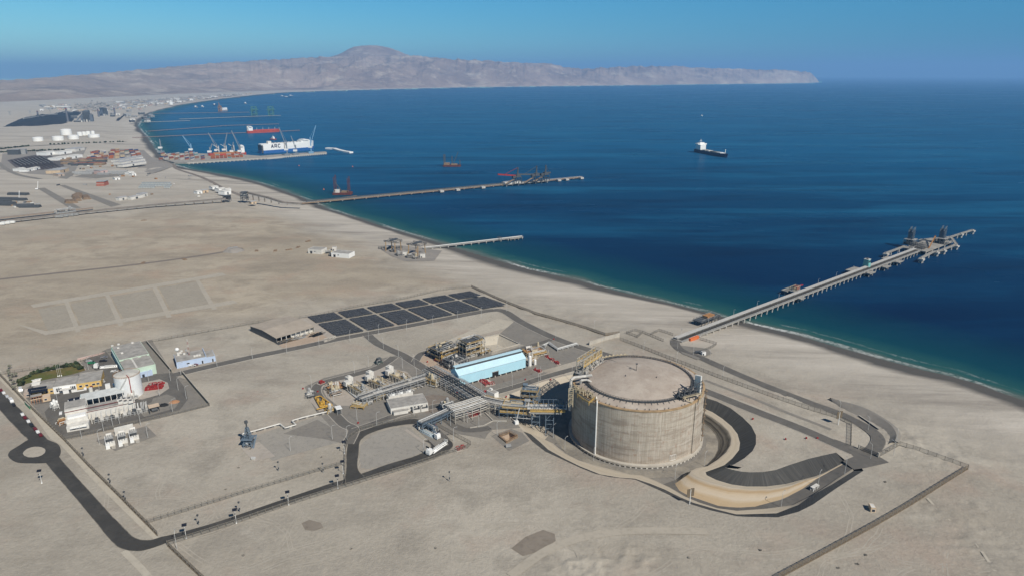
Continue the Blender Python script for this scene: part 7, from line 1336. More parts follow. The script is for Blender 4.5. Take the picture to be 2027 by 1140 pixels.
for x, y, c, st, rz, lb in ((168, 542, 'white', 'van', -.9, 'white van by the gate house'), (685, 527, 'white', 'car', -1.0, 'white car in front of the ochre office wall'), (735, 514, 'dark red', 'car', -1.0, 'dark red car in front of the ochre office wall'), (735, 322, 'green', 'pickup', .2, 'green pickup in the car park beside the lawn'), (715, 305, 'silver', 'car', .2, 'silver car beyond the green pickup'), (760, 360, 'black', 'car', -.6, 'black car at the corner of the lawn'), (830, 306, 'black', 'pickup', .2, 'black pickup in the middle of the car park'), (838, 277, 'grey', 'pickup', .3, 'grey pickup beside the green warehouse wall'), (922, 390, 'white', 'pickup', .1, 'white pickup near the turquoise box of the warehouse'), (930, 445, 'white', 'car', -1.2, 'white car half hidden beside the water tank'), (1545, 342, 'white', 'pickup', .3, 'white pickup in front of the pale blue building'), (1567, 335, 'dark red', 'car', .3, 'dark red car in front of the pale blue building'), (490, 725, 'white', 'car', -1.1, 'white car beside the small tanks of the power station')): car(lb, c, t5(x, y), rz, st)
def tanker_truck(label, p, rz, m=WHITE, tankm=WHITE):
    t = thing('tanker_truck', label, 'tanker truck', p, rz); t.scale = (1.18, 1.18, 1.18); q = MB().xprism([(5.9, .6), (8.2, .6), (8.3, 1.6), (8.05, 3.1), (5.9, 3.3)], -1.2, 1.2).build('cab', m, t); q.rotation_euler = (0, 0, -math.pi / 2); MB().box(8.08, 8.22, -1.0, 1.0, 1.9, 2.8).build('windscreen', GLASS, t)
    MB().lathe([(.2, -6.6), (1.05, -6.4), (1.3, -5.9), (1.3, 4.7), (1.05, 5.2), (.2, 5.4)], 20).build('tank', tankm, t, smooth=True).rotation_euler = (0, math.pi / 2, 0); t.children[-1].location = (0, 0, 2.5)
    MB().box(-6.4, 7.6, -.5, .5, .9, 1.25).build('chassis', DSTEEL, t); MB().box(-6.75, -6.55, -1.1, 1.1, .7, 2.2).build('rear_cabinet', OFFW, t); wheels(t, (-5.6, -4.3, -3.0, 4.6, 5.7, 7.3), 1.0, .5)
    for y in (-1.1, 1.1): MB().box(-2.4, 2.4, y - .05, y + .05, .7, 1.2).build('side_guard', GALV, t)
    return t
a, b = G(879, 879), G(855, 896); o, rz, Ln = fr(a, b); tanker_truck('white tanker truck driving round the bend of the loading road', (a + b) / 2 + Vector((0, 0, .12)), rz)
a, b = G(834, 852), G(863, 867); o, rz, Ln = fr(a, b); tanker_truck('white tanker truck standing in the loading bay under the blue grey rack', (a + b) / 2 + Vector((0, 0, .14)), rz, WHITE, mat('tank_steel', (.45, .52, .54), .4))
tanker_truck('white tanker truck parked between the office and the warehouse', t5(872, 350), .25 + math.pi)
process_unit('loading_bay', 'blue grey tanker loading frame beside the parked tanker', 'loading bay', G(838, 850), G(858, 861), 3.5, (4.2,), 77, BSTEEL, BSTEEL, BSTEEL, 1, 6, None, (BSTEEL,))
# ================================================================ THE FAR YARDS, THE STORAGE TANKS, THE POWER STATIONS AND THE TOWN
RR = random.Random(77)
def shed_at(name, label, a, b, dp, h, wm, rm, cat='shed', group=None, ridge=1.5):
    a, b = G(*a), G(*b); o, rz, Ln = fr(a, b); t = thing(name, label, cat, o, rz, group); MB().box(0, Ln, 0, dp, 0, h).build('wall', wm, t)
    MB().xprism([(-.4, h + .01), (dp + .4, h + .01), (dp / 2, h + ridge)], -.4, Ln + .4).build('roof', rm, t); MB().box(Ln * .4, Ln * .4 + min(5, Ln * .2), -.1, .02, 0, h * .7).build('door', DSTEEL, t); return t
GRR = mat('grey_roof', (.36, .36, .36), .7, .15, .05)
for x, y, w_, top, lb in ((132, 268, 16, 255.5, 'largest white storage tank of the far tank farm'), (76, 280.5, 15, 271.5, 'white storage tank farthest from the beach, beyond the container yard'), (115.5, 279, 16.5, 269.5, 'white storage tank between the lone outer one and the largest one'), (146, 276.6, 15.5, 267.5, 'white storage tank right in front of the largest one'), (186.5, 273, 17, 266, 'wide low white storage tank at the beach end of the tank farm'), (158.5, 270, 8, 261.5, 'first small white tank beside the largest one'), (166.5, 269, 6, 261, 'second small white tank from the largest one'), (175, 268.5, 7, 260, 'third small white tank from the largest one'), (184, 267, 6, 259.5, 'last small white tank of the far tank farm row'), (339, 208, 6.5, 201.5, 'white round tank by the shore at the edge of the distant town')):
    p = G(x, y); r = w_ / 2 / F_PX * p.length; h = hgt(p, top); t = thing('storage_tank', lb, 'storage tank', p); MB().lathe([(r, 0), (r, h * .9), (r * .97, h * .9)], 32).build('wall', WHITE, t); MB().lathe([(r * .97, h * .9), (r * .5, h * .98), (.1, h)], 24).build('roof', WHITE, t); MB().lathe([(r + 1.5, 0), (r + 1.5, 1.2), (r, 1.3)], 24).build('base', CONC, t)
def heap(label, pts, h, m, seed=0, name='coal_heap', cat='heap'):
    R = random.Random(seed); P_ = [G(*p) for p in pts]; c = sum(P_, Vector()) / len(P_); t = thing(name, label, cat, c); P_ = smooth_line([p - c for p in P_] + [P_[0] - c], 4)[:-1]; n = len(P_); b = MB()
    for f, z in ((1, 0), (.82, .45), (.6, .8), (.38, .95), (.15, 1)): b.v += [tuple(p * f * R.uniform(.92, 1.06) + Vector((0, 0, h * z * R.uniform(.75, 1.15)))) for p in P_]
    for k in range(4):
        for i in range(n): b.f.append((k * n + i, k * n + (i + 1) % n, (k + 1) * n + (i + 1) % n, (k + 1) * n + i))
    b.f.append(tuple(range(4 * n, 5 * n))); b.build('heap', m, t, smooth=True); MB().beam(P_[0] * .5 + Vector((0, 0, h)), P_[n // 2] * .5 + Vector((0, 0, h)), h * .25).build('stacker_belt', STEEL, t)
COALM = mat('coal', (.022, .022, .026), .9, .5, .02)
heap('long black coal heap beside the far power station', [(8, 251), (35, 240), (75, 232), (125, 228), (150, 236), (120, 246), (60, 250)], 22, COALM, 1); heap('smaller black coal heap behind the long one', [(95, 231), (125, 224), (160, 224), (150, 231), (120, 234)], 16, COALM, 2)
for x, y, w_, top, lb, s in ((172, 242, 26, 220, 'dark steel power station block beside the coal heap', 1), (209, 230, 13, 214, 'hazy grey power station block beyond the dark one', 2)):
    a, b = G(x - w_ / 2, y), G(x + w_ / 2, y - .6); o, rz, Ln = fr(a, b); H = hgt(a, top); t = thing('power_block', lb, 'power station', o, rz); R = random.Random(s); pm = mat('power_grey' + str(s), (.10, .115, .14), .7, .3, .02)
    q = MB().box(Ln * .3, Ln * .75, 0, 40, 0, H).build('boiler_house', pm, t); MB().box(Ln * .05, Ln * .3, 5, 35, 0, H * .55).build('turbine_hall', pm, t); MB().box(Ln * .75, Ln * .98, 3, 38, 0, H * .62).build('filter_house', pm, t); MB().frame(Ln * .3, Ln * .75, -6, 0, 0, H * .9, 4, 1, 5, 2.2).build('steel_frame', DSTEEL, t)
    MB().beam((-Ln * .3, 10, 4), (Ln * .32, 10, H * .8), 5).build('coal_conveyor', pm, t)
    for k in range(4): MB().box(Ln * (.1 + k * .2), Ln * (.18 + k * .2), -14, -6, 0, H * R.uniform(.12, .25)).build('outbuilding', [OFFW, STEEL][k % 2], t)
for x, y, top, lb in ((135, 243, 213, 'tall thin dark chimney beside the coal heap'), (228, 229, 214, 'hazy chimney beyond the second power station block'), (196, 233, 217, 'slim chimney between the two power station blocks'), (76, 233, 220, 'distant thin chimney behind the long coal heap')): p = G(x, y); H = hgt(p, top); t = thing('chimney', lb, 'chimney', p); MB().tube((0, 0, 0), (0, 0, H), 5.0, 12, 3.4).build('shaft', mat('chimney_grey', (.13, .13, .15)), t); MB().lathe([(4, H * .9), (4.6, H * .9), (4.6, H * .93), (4, H * .93)], 12).build('band', RED, t); MB().box(-7, 7, -7, 7, 0, 3).build('base', CONC, t)
for k in range(16):
    x = RR.uniform(135, 300); y = RR.uniform(230, 246) - (x - 135) * .02; shed_at('power_shed', 'low industrial shed scattered round the far power station', (x, y), (x + RR.uniform(4, 12), y - .4), RR.uniform(15, 30), RR.uniform(6, 12), RR.choice([OFFW, STEEL, DSTEEL]), GRR, group='sheds round the far power station')
# sheds of the yards
for a, b, dp, h, lb, wm in (((92, 309), (113, 306), 30, 9, 'white shed at the far edge of the ore yard', WHITE), ((118, 307), (143, 303.5), 22, 8, 'second white shed at the far edge of the ore yard', WHITE), ((114, 319), (138, 315), 26, 7, 'long white roofed shed in front of the white sheds', WHITE), ((140, 315.5), (164, 311.5), 26, 7, 'white roofed shed joined to the container yard', WHITE), ((150, 301), (168, 297.5), 30, 8, 'pale shed beside the container stacks', OFFW), ((38, 307), (46, 305.5), 30, 14, 'dark tall shed at the corner of the ore yard', DSTEEL), ((51, 306), (55, 305), 20, 14, 'grey tower shed in the ore yard', STEEL), ((238, 323), (284, 315.5), 26, 7, 'farthest of three long grey roofed sheds beside the containers', OFFW), ((241, 327.5), (288, 320), 24, 7, 'middle of three long grey roofed sheds beside the containers', OFFW), ((244, 332), (290, 324.5), 16, 6, 'nearest of three long grey roofed sheds beside the containers', OFFW), ((237, 398), (252, 395), 9, 5, 'white shed on the plain near the conveyor', OFFW), ((259, 396.5), (284, 391.5), 8, 5, 'long white shed on the plain near the conveyor', OFFW), ((285, 391), (293, 388.5), 14, 6, 'small pale shed at the end of the long white one', OFFW), ((391, 385), (401, 383.5), 12, 5, 'small white house near the bulk pier approach', WHITE), ((402, 383), (413, 381.5), 12, 5, 'small tan house near the bulk pier approach', mat('tan_wall', (.55, .42, .28))), ((421, 376), (433, 374.5), 14, 5, 'white cabin in the group above the conveyor', WHITE), ((434, 381), (447, 379), 14, 6, 'white cabin second in the group above the conveyor', WHITE), ((445, 387), (458, 384.5), 16, 7, 'largest white cabin just above the transfer tower', WHITE), ((449, 380.5), (458, 379), 10, 5, 'white cabin behind the largest one', WHITE), ((498, 405), (508, 403.5), 9, 4, 'small tan hut beside the conveyor below the transfer tower', mat('tan_wall', (.55, .42, .28))), ((256, 346), (266, 344.5), 14, 5, 'small white cabin alone on the yard road', WHITE), ((262, 349), (270, 348), 12, 5, 'second white cabin alone on the yard road', WHITE), ((228, 357), (238, 356), 14, 4, 'white cabin with a dark side in the middle of the plain', WHITE), ((39, 340), (52, 338), 18, 6, 'white shed at the near edge of the ore yard', WHITE), ((54, 341), (66, 338.5), 18, 5, 'white shed second at the near edge of the ore yard', WHITE), ((69, 338), (80, 335.5), 16, 5, 'white shed third at the near edge of the ore yard', WHITE), ((120, 344), (137, 339), 30, 7, 'tan open shed on the tan yard', mat('tan_wall', (.55, .42, .28))), ((116, 350), (128, 348.5), 20, 5, 'brown shed in front of the tan one', mat('pale_brown_wall', (.42, .34, .28))), ((200, 346), (214, 344), 22, 8, 'pinkish shed among the grey pipe stacks', mat('pink_wall', (.55, .40, .36)))): shed_at('yard_shed', lb, a, b, dp, h, wm, GRR if wm is not WHITE else OFFW, ridge=1.2)
t = thing('red_depot', 'red stacked depot building standing alone on the plain', 'building', G(191, 369), .1); MB().box(0, 15, 0, 20, 0, 4.2).box(.5, 14.5, .5, 19.5, 4.2, 8.6).build('wall', mat('brick_red', (.36, .12, .08)), t); MB().box(-.5, 15.5, -.5, 20.5, 8.6, 9).build('roof', GRR, t); MB().box(0, 15, -.2, -.02, 4.0, 4.5).build('band', OFFW, t)
# stacks of pipes and beams
def pipe_stack(label, p, rz, Ln, n, r, m, group=None, lay=2):
    t = thing('pipe_stack', label, 'pipe stack', p, rz, group); b = MB()
    for l in range(lay):
        for k in range(n - l): b.tube((-Ln / 2, (k + l / 2) * 2 * r, r + l * 1.7 * r), (Ln / 2, (k + l / 2) * 2 * r, r + l * 1.7 * r), r * 1.03, 9)
    b.build('pipes', m, t)
    for x in (-Ln * .35, Ln * .35): MB().box(x - .3, x + .3, -r, n * 2 * r, 0, .25).build('sleeper', WOODT, t)
BIGP = mat('pale_pipe', (.34, .36, .35), .6, .15)
for r_, (y, x0, n) in enumerate(((365, 282, 11), (369, 279, 12), (372.5, 276, 8))):
    for k in range(n):
        if r_ == 2 and k > 5: x = x0 + 20 + k * 5.1
        else: x = x0 + k * 5.1
        pipe_stack(f'big pale pipe bundle in the {["far", "middle", "near"][r_]} row on the open plain', G(x, y), -1.15, 16, 2, 1.6, BIGP, 'big pale pipes laid out in rows', 1)
for k in range(26):
    zone = k % 3; x, y = ((RR.uniform(2, 75), RR.uniform(384, 412)), (RR.uniform(125, 165), RR.uniform(382, 402)), (RR.uniform(150, 245), RR.uniform(339, 350)))[zone]
    pipe_stack(['long dark pile of steel pipes in the scrap yard above the conveyor', 'rusty rail pile on the straight yard strip', 'grey pipe pile in the yard below the containers'][zone], G(x, y), RR.uniform(-.2, .3) if zone != 1 else -.95, RR.uniform(22, 48), RR.randint(4, 9), .8, [DSTEEL, BROWNST, STEEL][zone], ['pipe piles of the scrap yard', 'rail piles on the yard strip', 'pipe piles below the containers'][zone], 3)
for k in range(34):
    x, y = RR.uniform(127, 200), 0; y = 322 + (x - 127) * -.03 + RR.uniform(-6, 8); pipe_stack('flat rust red steel stack in the yard beside the containers', G(x, y), .12, RR.uniform(14, 30), 6, 1.2, RR.choice([mat('dull_red', (.20, .085, .06)), BROWNST, DSTEEL]), 'rust red steel stacks', 2)
ore = mat('ore_heap', (.055, .045, .045), .95, .3, .05)
for k in range(9): u = k / 9; heap('long dark ore windrow in the ore yard', [(20 + u * 62, 318.5 - u * 10), (23 + u * 62, 317.5 - u * 10), (52 + u * 75, 334 - u * 4), (48 + u * 75, 336 - u * 4)], 4, ore, k, 'ore_windrow')
for o_ in list(C.objects):
    if o_.name.startswith('ore_windrow'): o_['group'] = 'ore windrows in the ore yard'
# conveyor from the plain to the pier
def conveyor(label, px, hts, w_, m, step=14):
    P_ = [G(*p) for p in px]; o = P_[0].copy(); t = thing('conveyor', label, 'conveyor', o); P_ = [p - o + Vector((0, 0, h)) for p, h in zip(P_, hts)]; lg = None
    for a, b in zip(P_, P_[1:]):
        MB().beam(a, b, w_, 2.4).build('gallery', m, t); MB().beam(a + Vector((0, -w_ * .7, -1.3)), b + Vector((0, -w_ * .7, -1.3)), 1.2, .4).build('walkway', STEEL, t); n = max(1, int((b - a).length / step)); n = min(n, 34)
        for k in range(n): c = a.lerp(b, (k + .5) / n); MB().beam((c.x - .2, c.y - w_ * .4, 0), (c.x, c.y - w_ * .3, c.z - 1), .55).beam((c.x - .2, c.y + w_ * .4, 0), (c.x, c.y + w_ * .3, c.z - 1), .55).beam((c.x, c.y - w_ * .35, c.z - 1.2), (c.x, c.y + w_ * .35, c.z - 1.2), .5).build('trestle_leg', BROWNST, t)
CONV = mat('conveyor_grey', (.20, .175, .15), .7, .25, .1)
conveyor('long dark elevated conveyor crossing the whole plain to the transfer tower', [(-40, 449), (140, 428), (300, 411.5), (448, 401.5)], (4, 4, 4, 7), 4.5, CONV); conveyor('dark conveyor bridge from the transfer tower down to the pier', [(485, 396), (530, 401.5), (560, 405.5), (597, 405.5)], (14, 9, 4, 1.5), 4.5, CONV)
conveyor('second low conveyor alongside the long one at the edge of the plain', [(-40, 441), (120, 423), (185, 416)], (3, 3, 3), 4, mat('conveyor_rust', (.25, .20, .16)))
for x, y, top, lb in ((450, 399, 388, 'black transfer tower where the conveyor meets the pier bridge'), (484.5, 398, 381, 'tall open steel tower above the beach end of the conveyor')): p = G(x, y); H = hgt(p, top); t = thing('transfer_tower', lb, 'tower', p, .1); MB().frame(-5, 5, -5, 5, 0, H, 1, 1, 3, .9).build('frame', DSTEEL, t); MB().box(-5, 5, -4, 4, H * .5, H * .85).build('house', BLACK if x < 470 else STEEL, t); MB().box(-5.5, 5.5, -5.5, 5.5, H, H + .5).build('roof', DSTEEL, t)
for k, (x, y) in enumerate(((2, 446.5), (12, 444.8), (22, 443.2), (118, 432), (128, 430.6), (139, 429), (148, 427.7))): t = thing('rail_wagon', ['white rail wagon standing beside the conveyor', 'grey rail wagon loading beside the conveyor'][k > 2], 'wagon', G(x, y), .14, ['white rail wagons beside the conveyor', 'grey rail wagons beside the conveyor'][k > 2]); MB().box(-5.5, 5.5, -1.5, 1.5, 1.1, 4.2).build('body', WHITE if k < 3 else STEEL, t); wheels(t, (-4, -2.4, 2.4, 4), .75, .5)
process_unit('loading_station', 'grey steel wagon loading station over the conveyor', 'loading station', G(112, 431), G(152, 426), 9, (6, 11), 90, STEEL, GALV, STEEL, 3, 6, None, (STEEL,), 4)
for x, y, lb in ((73, 376, 'small white crawler crane at the end of the yard strip'), (36, 396, 'white crane standing among the dark pipe piles')): p = G(x, y); t = thing('crawler_crane', lb, 'crane', p, .4); t.scale = (.75, .75, .75); MB().box(-3, 3, -2, 2, .9, 3.6).build('cab', WHITE, t); MB().box(-3.4, 3.4, -2.4, -1.4, 0, 1).box(-3.4, 3.4, 1.4, 2.4, 0, 1).beam((0, -1.6, .8), (0, 1.6, .8), .8).build('crawlers', BLACK, t); MB().beam((2, 0, 2), (6, 0, 21), 1.0).build('boom', WHITE, t)
for k in range(40):
    x, y = RR.choice([(RR.uniform(0, 80), RR.uniform(400, 412)), (RR.uniform(90, 240), RR.uniform(355, 405)), (RR.uniform(300, 400), RR.uniform(345, 392)), (RR.uniform(200, 300), RR.uniform(345, 352)), (RR.uniform(150, 240), RR.uniform(328, 336))])
    t = thing('yard_crate', 'lone dark equipment crate dropped on the far yards', 'crate', G(x, y), RR.uniform(0, 3), 'equipment crates on the far yards'); s = RR.uniform(1.5, 4); MB().box(-s, s, -s * .5, s * .5, .2, RR.uniform(1.5, 3)).build('case', RR.choice([DSTEEL, BROWNST, OFFW, STEEL, RUST]), t); MB().box(-s * .9, s * .9, -s * .4, s * .4, 0, .2).build('skid', WOODT, t)
# debris of the open plain
for x, y, lb in ((462, 496, 'low grey gravel mound on the open plain'),): heap(lb, [(440, 500), (452, 493), (470, 491), (484, 497), (462, 502)], 4, M_YARD, 5, 'gravel_mound')
for x, y in ((283, 521), (365, 514), (508, 497), (572, 495), (545, 497), (285, 437), (610, 478), (590, 490)): t = thing('scrap_heap', 'small dark scrap heap lying alone on the open plain', 'scrap heap', G(x, y), RR.uniform(0, 3), 'small scrap heaps on the open plain'); b = MB(); [b.beam((RR.uniform(-4, 4), RR.uniform(-2, 2), .3), (RR.uniform(-4, 4), RR.uniform(-2, 2), .9), .5) for _ in range(8)]; b.box(-4, 4, -2, 2, 0, .5); b.build('beams', BROWNST, t)
# ---- the town
HP = []
for i, (wm, rm) in enumerate(((OFFW, GREY), (mat('house_ochre', (.50, .40, .27)), GREY), (mat('house_rose', (.48, .36, .31)), mat('house_roof', (.30, .26, .23))), (STEEL, GRR), (WHITE, OFFW))):
    t = thing('town_house', 'house of the distant town', 'house', (0, 0, -60)); MB().box(-9, 9, -7, 7, 0, 7).build('wall', wm, t); MB().xprism([(-7.5, 7.01), (7.5, 7.01), (0, 9.5)], -9.5, 9.5).build('roof', rm, t); MB().box(-2, 2, -7.2, -7.02, 0, 3).build('door', DSTEEL, t); HP.append(t)
n = 0
while n < 235:
    if n < 150: x = RR.uniform(215, 420); y = np.interp(x, [215, 300, 420], [212, 204, 193.5]) + RR.uniform(-7, 9) * np.interp(x, [215, 420], [1, .35]); 
    elif n < 190: x = RR.uniform(400, 560); y = np.interp(x, [400, 480, 560], [196, 188.6, 183.0]) + RR.uniform(-1.2, 1.6)
    else: x = RR.uniform(60, 330); y = RR.uniform(207, 222)
    p = G(x, y)
    if shore_dist(np.array([[p.x, p.y]]))[0] < 90: continue
    s = RR.choice([.8, 1, 1.3, 1.8, 2.6]); lb = 'pale house in the distant town round the end of the bay' if x < 400 else 'shoreline house on the far side of the bay'
    src = HP[n % 5]
    if n < 5: src.location = p; src.scale = (s, s, 1.2); src.rotation_euler = (0, 0, RR.uniform(-.5, .5)); src['label'] = lb; src['group'] = 'houses of the distant town'
    else: dup(src, p, RR.uniform(-.5, .5), lb, 'houses of the distant town', (s, s, RR.uniform(.8, 1.6)))
    n += 1
b = MB(); cnt = 0
while cnt < 1300:
    x = RR.uniform(150, 470); y = np.interp(x, [150, 215, 300, 420, 470], [216, 210, 203, 192.5, 188.6]) + RR.gauss(0, 4.5) * np.interp(x, [150, 470], [1, .12]); p = G(x, y)
    if shore_dist(np.array([[p.x, p.y]]))[0] < 70: cnt += .2; continue
    s = RR.uniform(3, 9); b.box(p.x - s, p.x + s, p.y - s, p.y + s, 0, RR.uniform(4, 10)); cnt += 1
o = b.build('distant_town', mat('town_mix', (.20, .19, .185), .9, .7, .02, 0, 0, (.55, .50, .44))); o['kind'] = 'stuff'
for k, (x, y, top) in enumerate(((60, 226, 219), (100, 225, 218), (180, 214, 207), (260, 224, 216), (285, 222, 215), (20, 228, 221))):
    p = G(x, y); H = hgt(p, top); t = thing('power_pylon', 'thin grey power pylon on the plain behind the coal heap', 'pylon', p, .4, 'power pylons of the far plain'); MB().frame(-3, 3, -3, 3, 0, H, 1, 1, 4, .8).build('tower', STEEL, t); MB().beam((-10, 0, H * .8), (10, 0, H * .8), .9).beam((-8, 0, H * .95), (8, 0, H * .95), .9).build('arms', STEEL, t)
for (xa, ya), (xb, yb), n, lb, gp in (((0, 276.5 + 20), (60, 290), 16, 'small dark bush in the line along the far plain road', 'bushes along the far road'), ((100, 287), (250, 281.8), 22, 'small dark bush in the line along the far plain road', 'bushes along the far road'), ((0, 303), (92, 299), 22, 'dusty tree in the row behind the ore yard', 'trees behind the ore yard'), ((95, 299), (165, 297), 14, 'dusty tree in the row behind the ore yard', 'trees behind the ore yard')):
    for k in range(n): u = (k + RR.random() * .7) / n; dup(SH[k % 4], G(xa + (xb - xa) * u, ya + (yb - ya) * u), RR.uniform(0, 6), lb, gp, (2.2, 2.2, 1.8))
# ================================================================ FENCES, WALLS, LAMP POSTS, SMALL THINGS
def mesh_mat(name, col, a):
    m = bpy.data.materials.new(name); m.use_nodes = True; t = m.node_tree; b = t.nodes['Principled BSDF']; b.inputs['Base Color'].default_value = col + (1,); b.inputs['Roughness'].default_value = .7; b.inputs['Alpha'].default_value = a; return m
CHAIN = mesh_mat('chain_link', (.20, .185, .155), .30); CHAIN2 = mesh_mat('dense_mesh', (.16, .125, .085), .60)
def fence(label, px, h=2.6, step=4.0, dense=False, low=False, wld=None):
    P_ = wld or [W(x, y) for x, y in px]; o = P_[0].copy(); t = thing('fence', label, 'fence', o); tot = sum((b - a).length for a, b in zip(P_, P_[1:])); step = max(step, tot / 98); post = Rep('post', MB().beam((0, 0, -.6), (0, 0, h + .25), .2 if not dense else .26), FPOST, t); q = MB(); r = MB()
    for a, b in zip(P_, P_[1:]):
        n = max(1, round((b - a).length / step)); m_ = max(1, int((b - a).length / 25))
        for k in range(n): c = a.lerp(b, k / n); z = zat(c); post.at(c.x - o.x, c.y - o.y, z - o.z)
        for k in range(m_):
            c, d_ = a.lerp(b, k / m_) - o, a.lerp(b, (k + 1) / m_) - o; c.z = zat(c + o) - o.z; d_.z = zat(d_ + o) - o.z; u = Vector((0, 0, h)); q.add([c, d_, d_ + u, c + u], [(0, 1, 2, 3)]); r.beam(c + u, d_ + u, .12); r.beam(c + Vector((0, 0, .15)), d_ + Vector((0, 0, .15)), .16 if not dense else .5, .16 if not dense else .5)
    c = P_[-1]; post.at(c.x - o.x, c.y - o.y, zat(c) - o.z); q.build('mesh_panel', CHAIN2 if dense else CHAIN, t); r.build('rail', FPOST if not dense else WOODT, t); return t
fence('tall brown mesh fence along the pale path beside the public road', [(-20, 722), (0, 743), (60, 806), (128, 872), (173, 920), (230, 977), (290, 1037), (312, 1060)], 2.8, 4, True)
fence('short brown mesh fence continuing beyond the road opening towards the camera', [(332, 1080), (395, 1140), (440, 1182)], 2.8, 4, True)
fence('thin fence on the plain side of the straight asphalt road', [(292, 1035), (400, 1002), (483, 976), (580, 947), (677, 919)], 2.5, 3.2)
fence('thin fence on the outer side of the straight asphalt road', [(331, 1079), (449, 1042), (570, 1000), (700, 959), (790, 931), (860, 908), (874, 901)], 2.5, 4)
fence('fence running round the end of the tanker loading loop', [(856, 838), (895, 860), (932, 880), (925, 887), (874, 901)], 2.6, 3); fence('low fence between the plant road and the loading loop', [(684, 960), (683, 930), (684, 890), (690, 868), (715, 850), (770, 836), (826, 826)], 2.2, 3.5)
fence('fence at the foot of the walled compound', [(415, 803), (330, 824), (240, 845), (128, 871)], 2.4, 4); fence('long thin fence along the far edge of the terminal', [(0, 742), (60, 733), (160, 716), (207, 701), (290, 679), (400, 659), (500, 641), (617, 627)], 2.4, 5); fence('thin fence along the far side of the solar field', [(617, 627), (700, 609), (800, 592), (933, 569)], 2.4, 4); fence('fence from the far corner of the solar field to the retaining wall', [(933, 569), (970, 586), (1010, 603), (1060, 622), (1110, 636), (1160, 651), (1198, 664), (1226, 661)], 2.6, 4, True)
fence('long brown fence on the slope above the beach road', [(1227, 673), (1270, 689), (1310, 705), (1357, 723), (1420, 747), (1490, 772), (1560, 797), (1600, 810), (1659, 828), (1685, 841), (1684, 882)], 2.8, 4, False)
fence('brown fence round the bare corner of the site by the gate', [(1738, 905), (1781, 881), (1820, 893), (1870, 911), (1916, 927)], 2.7, 4); fence('long dark fence along the bare edge of the site towards the camera', [(1916, 928), (1860, 963), (1800, 1001), (1740, 1036), (1686, 1066), (1600, 1113), (1540, 1145)], 2.8, 4, True)
fence('small square fence on the beach side of the retaining wall', [(1240, 660), (1256, 655), (1272, 659), (1262, 668), (1240, 660)], 2.4, 3); fence('fence loop around the beach end of the jetty road', [(1272, 659), (1292, 667), (1313, 676)], 2.4, 3); fence('fence of the small yard at the landward end of the jetty', [(1290, 662), (1304, 655), (1332, 664)], 2.4, 3); fence('fence of the guard yard below the orange container', [(1385, 672), (1418, 682), (1410, 688), (1380, 700)], 2.4, 3)
t = thing('entrance_gate', 'dark steel sliding gate across the road to the jetty', 'gate', G(1700, 888)); a, b = Vector(), G(1738, 904) - G(1700, 888); q = MB()
for z in (.3, 1.3, 2.4): q.beam(a + Vector((0, 0, z)), b + Vector((0, 0, z)), .2)
for k in range(24): c = a.lerp(b, k / 23); q.beam(c + Vector((0, 0, .2)), c + Vector((0, 0, 2.5)), .14)
q.build('leaf', DSTEEL, t); MB().box(-.4, .4, -.4, .4, 0, 3).build('gate_post', CONC, t); MB().box(b.x - .4, b.x + .4, b.y - .4, b.y + .4, 0, 3).build('gate_post', CONC, t)
def wall(label, px, h, m, th=.35, name='boundary_wall'):
    P_ = [W(x, y) for x, y in px]; o = P_[0].copy(); t = thing(name, label, 'wall', o)
    for a, b in zip(P_, P_[1:]): a, b = a - o, b - o; MB().beam(a + Vector((0, 0, h / 2 - .3)), b + Vector((0, 0, h / 2 - .3)), th, h + .6).build('panel', m, t); MB().beam(a + Vector((0, 0, h + .06)), b + Vector((0, 0, h + .06)), th + .15, .12).build('coping', CONC, t)
WALLM = mat('olive_wall', (.17, .165, .13), .85, .15, .3); wall('long dark wall beside the green warehouse', [(290, 678), (315, 707), (340, 737)], 2.6, WALLM); wall('long dark wall from the compound gate to its plain corner', [(362, 741), (388, 772), (415, 803)], 2.6, WALLM); wall('low pinkish wall along the back of the car park', [(153, 713), (180, 706), (208, 699)], 1.6, mat('pink_wall', (.55, .40, .36))); wall('green gate panel in the fence at the public road', [(50, 800), (60, 810)], 2.6, mat('gate_green', (.06, .22, .12))); wall('low pinkish wall between the lawn and the car park', [(157, 718), (169, 732)], 1.2, mat('pink_wall', (.55, .40, .36)))
wall('tall pale concrete retaining wall beside the plant road', [(1166, 683), (1196, 674), (1226, 666)], 3.4, CONC, .6, 'retaining_wall'); wall('pale concrete kerb wall around the pump structure corner', [(960, 817), (976, 833), (1003, 834)], .7, CONC, .5, 'kerb_wall'); wall('pale concrete drain wall beside the curved plant road', [(976, 833), (958, 842), (930, 847)], .4, CONC, .5, 'kerb_wall')
wall('low dark gully wall beside the bend of the beach road', [(1700, 824), (1718, 836), (1738, 850)], 1.0, DSTEEL, .6, 'gully_wall')
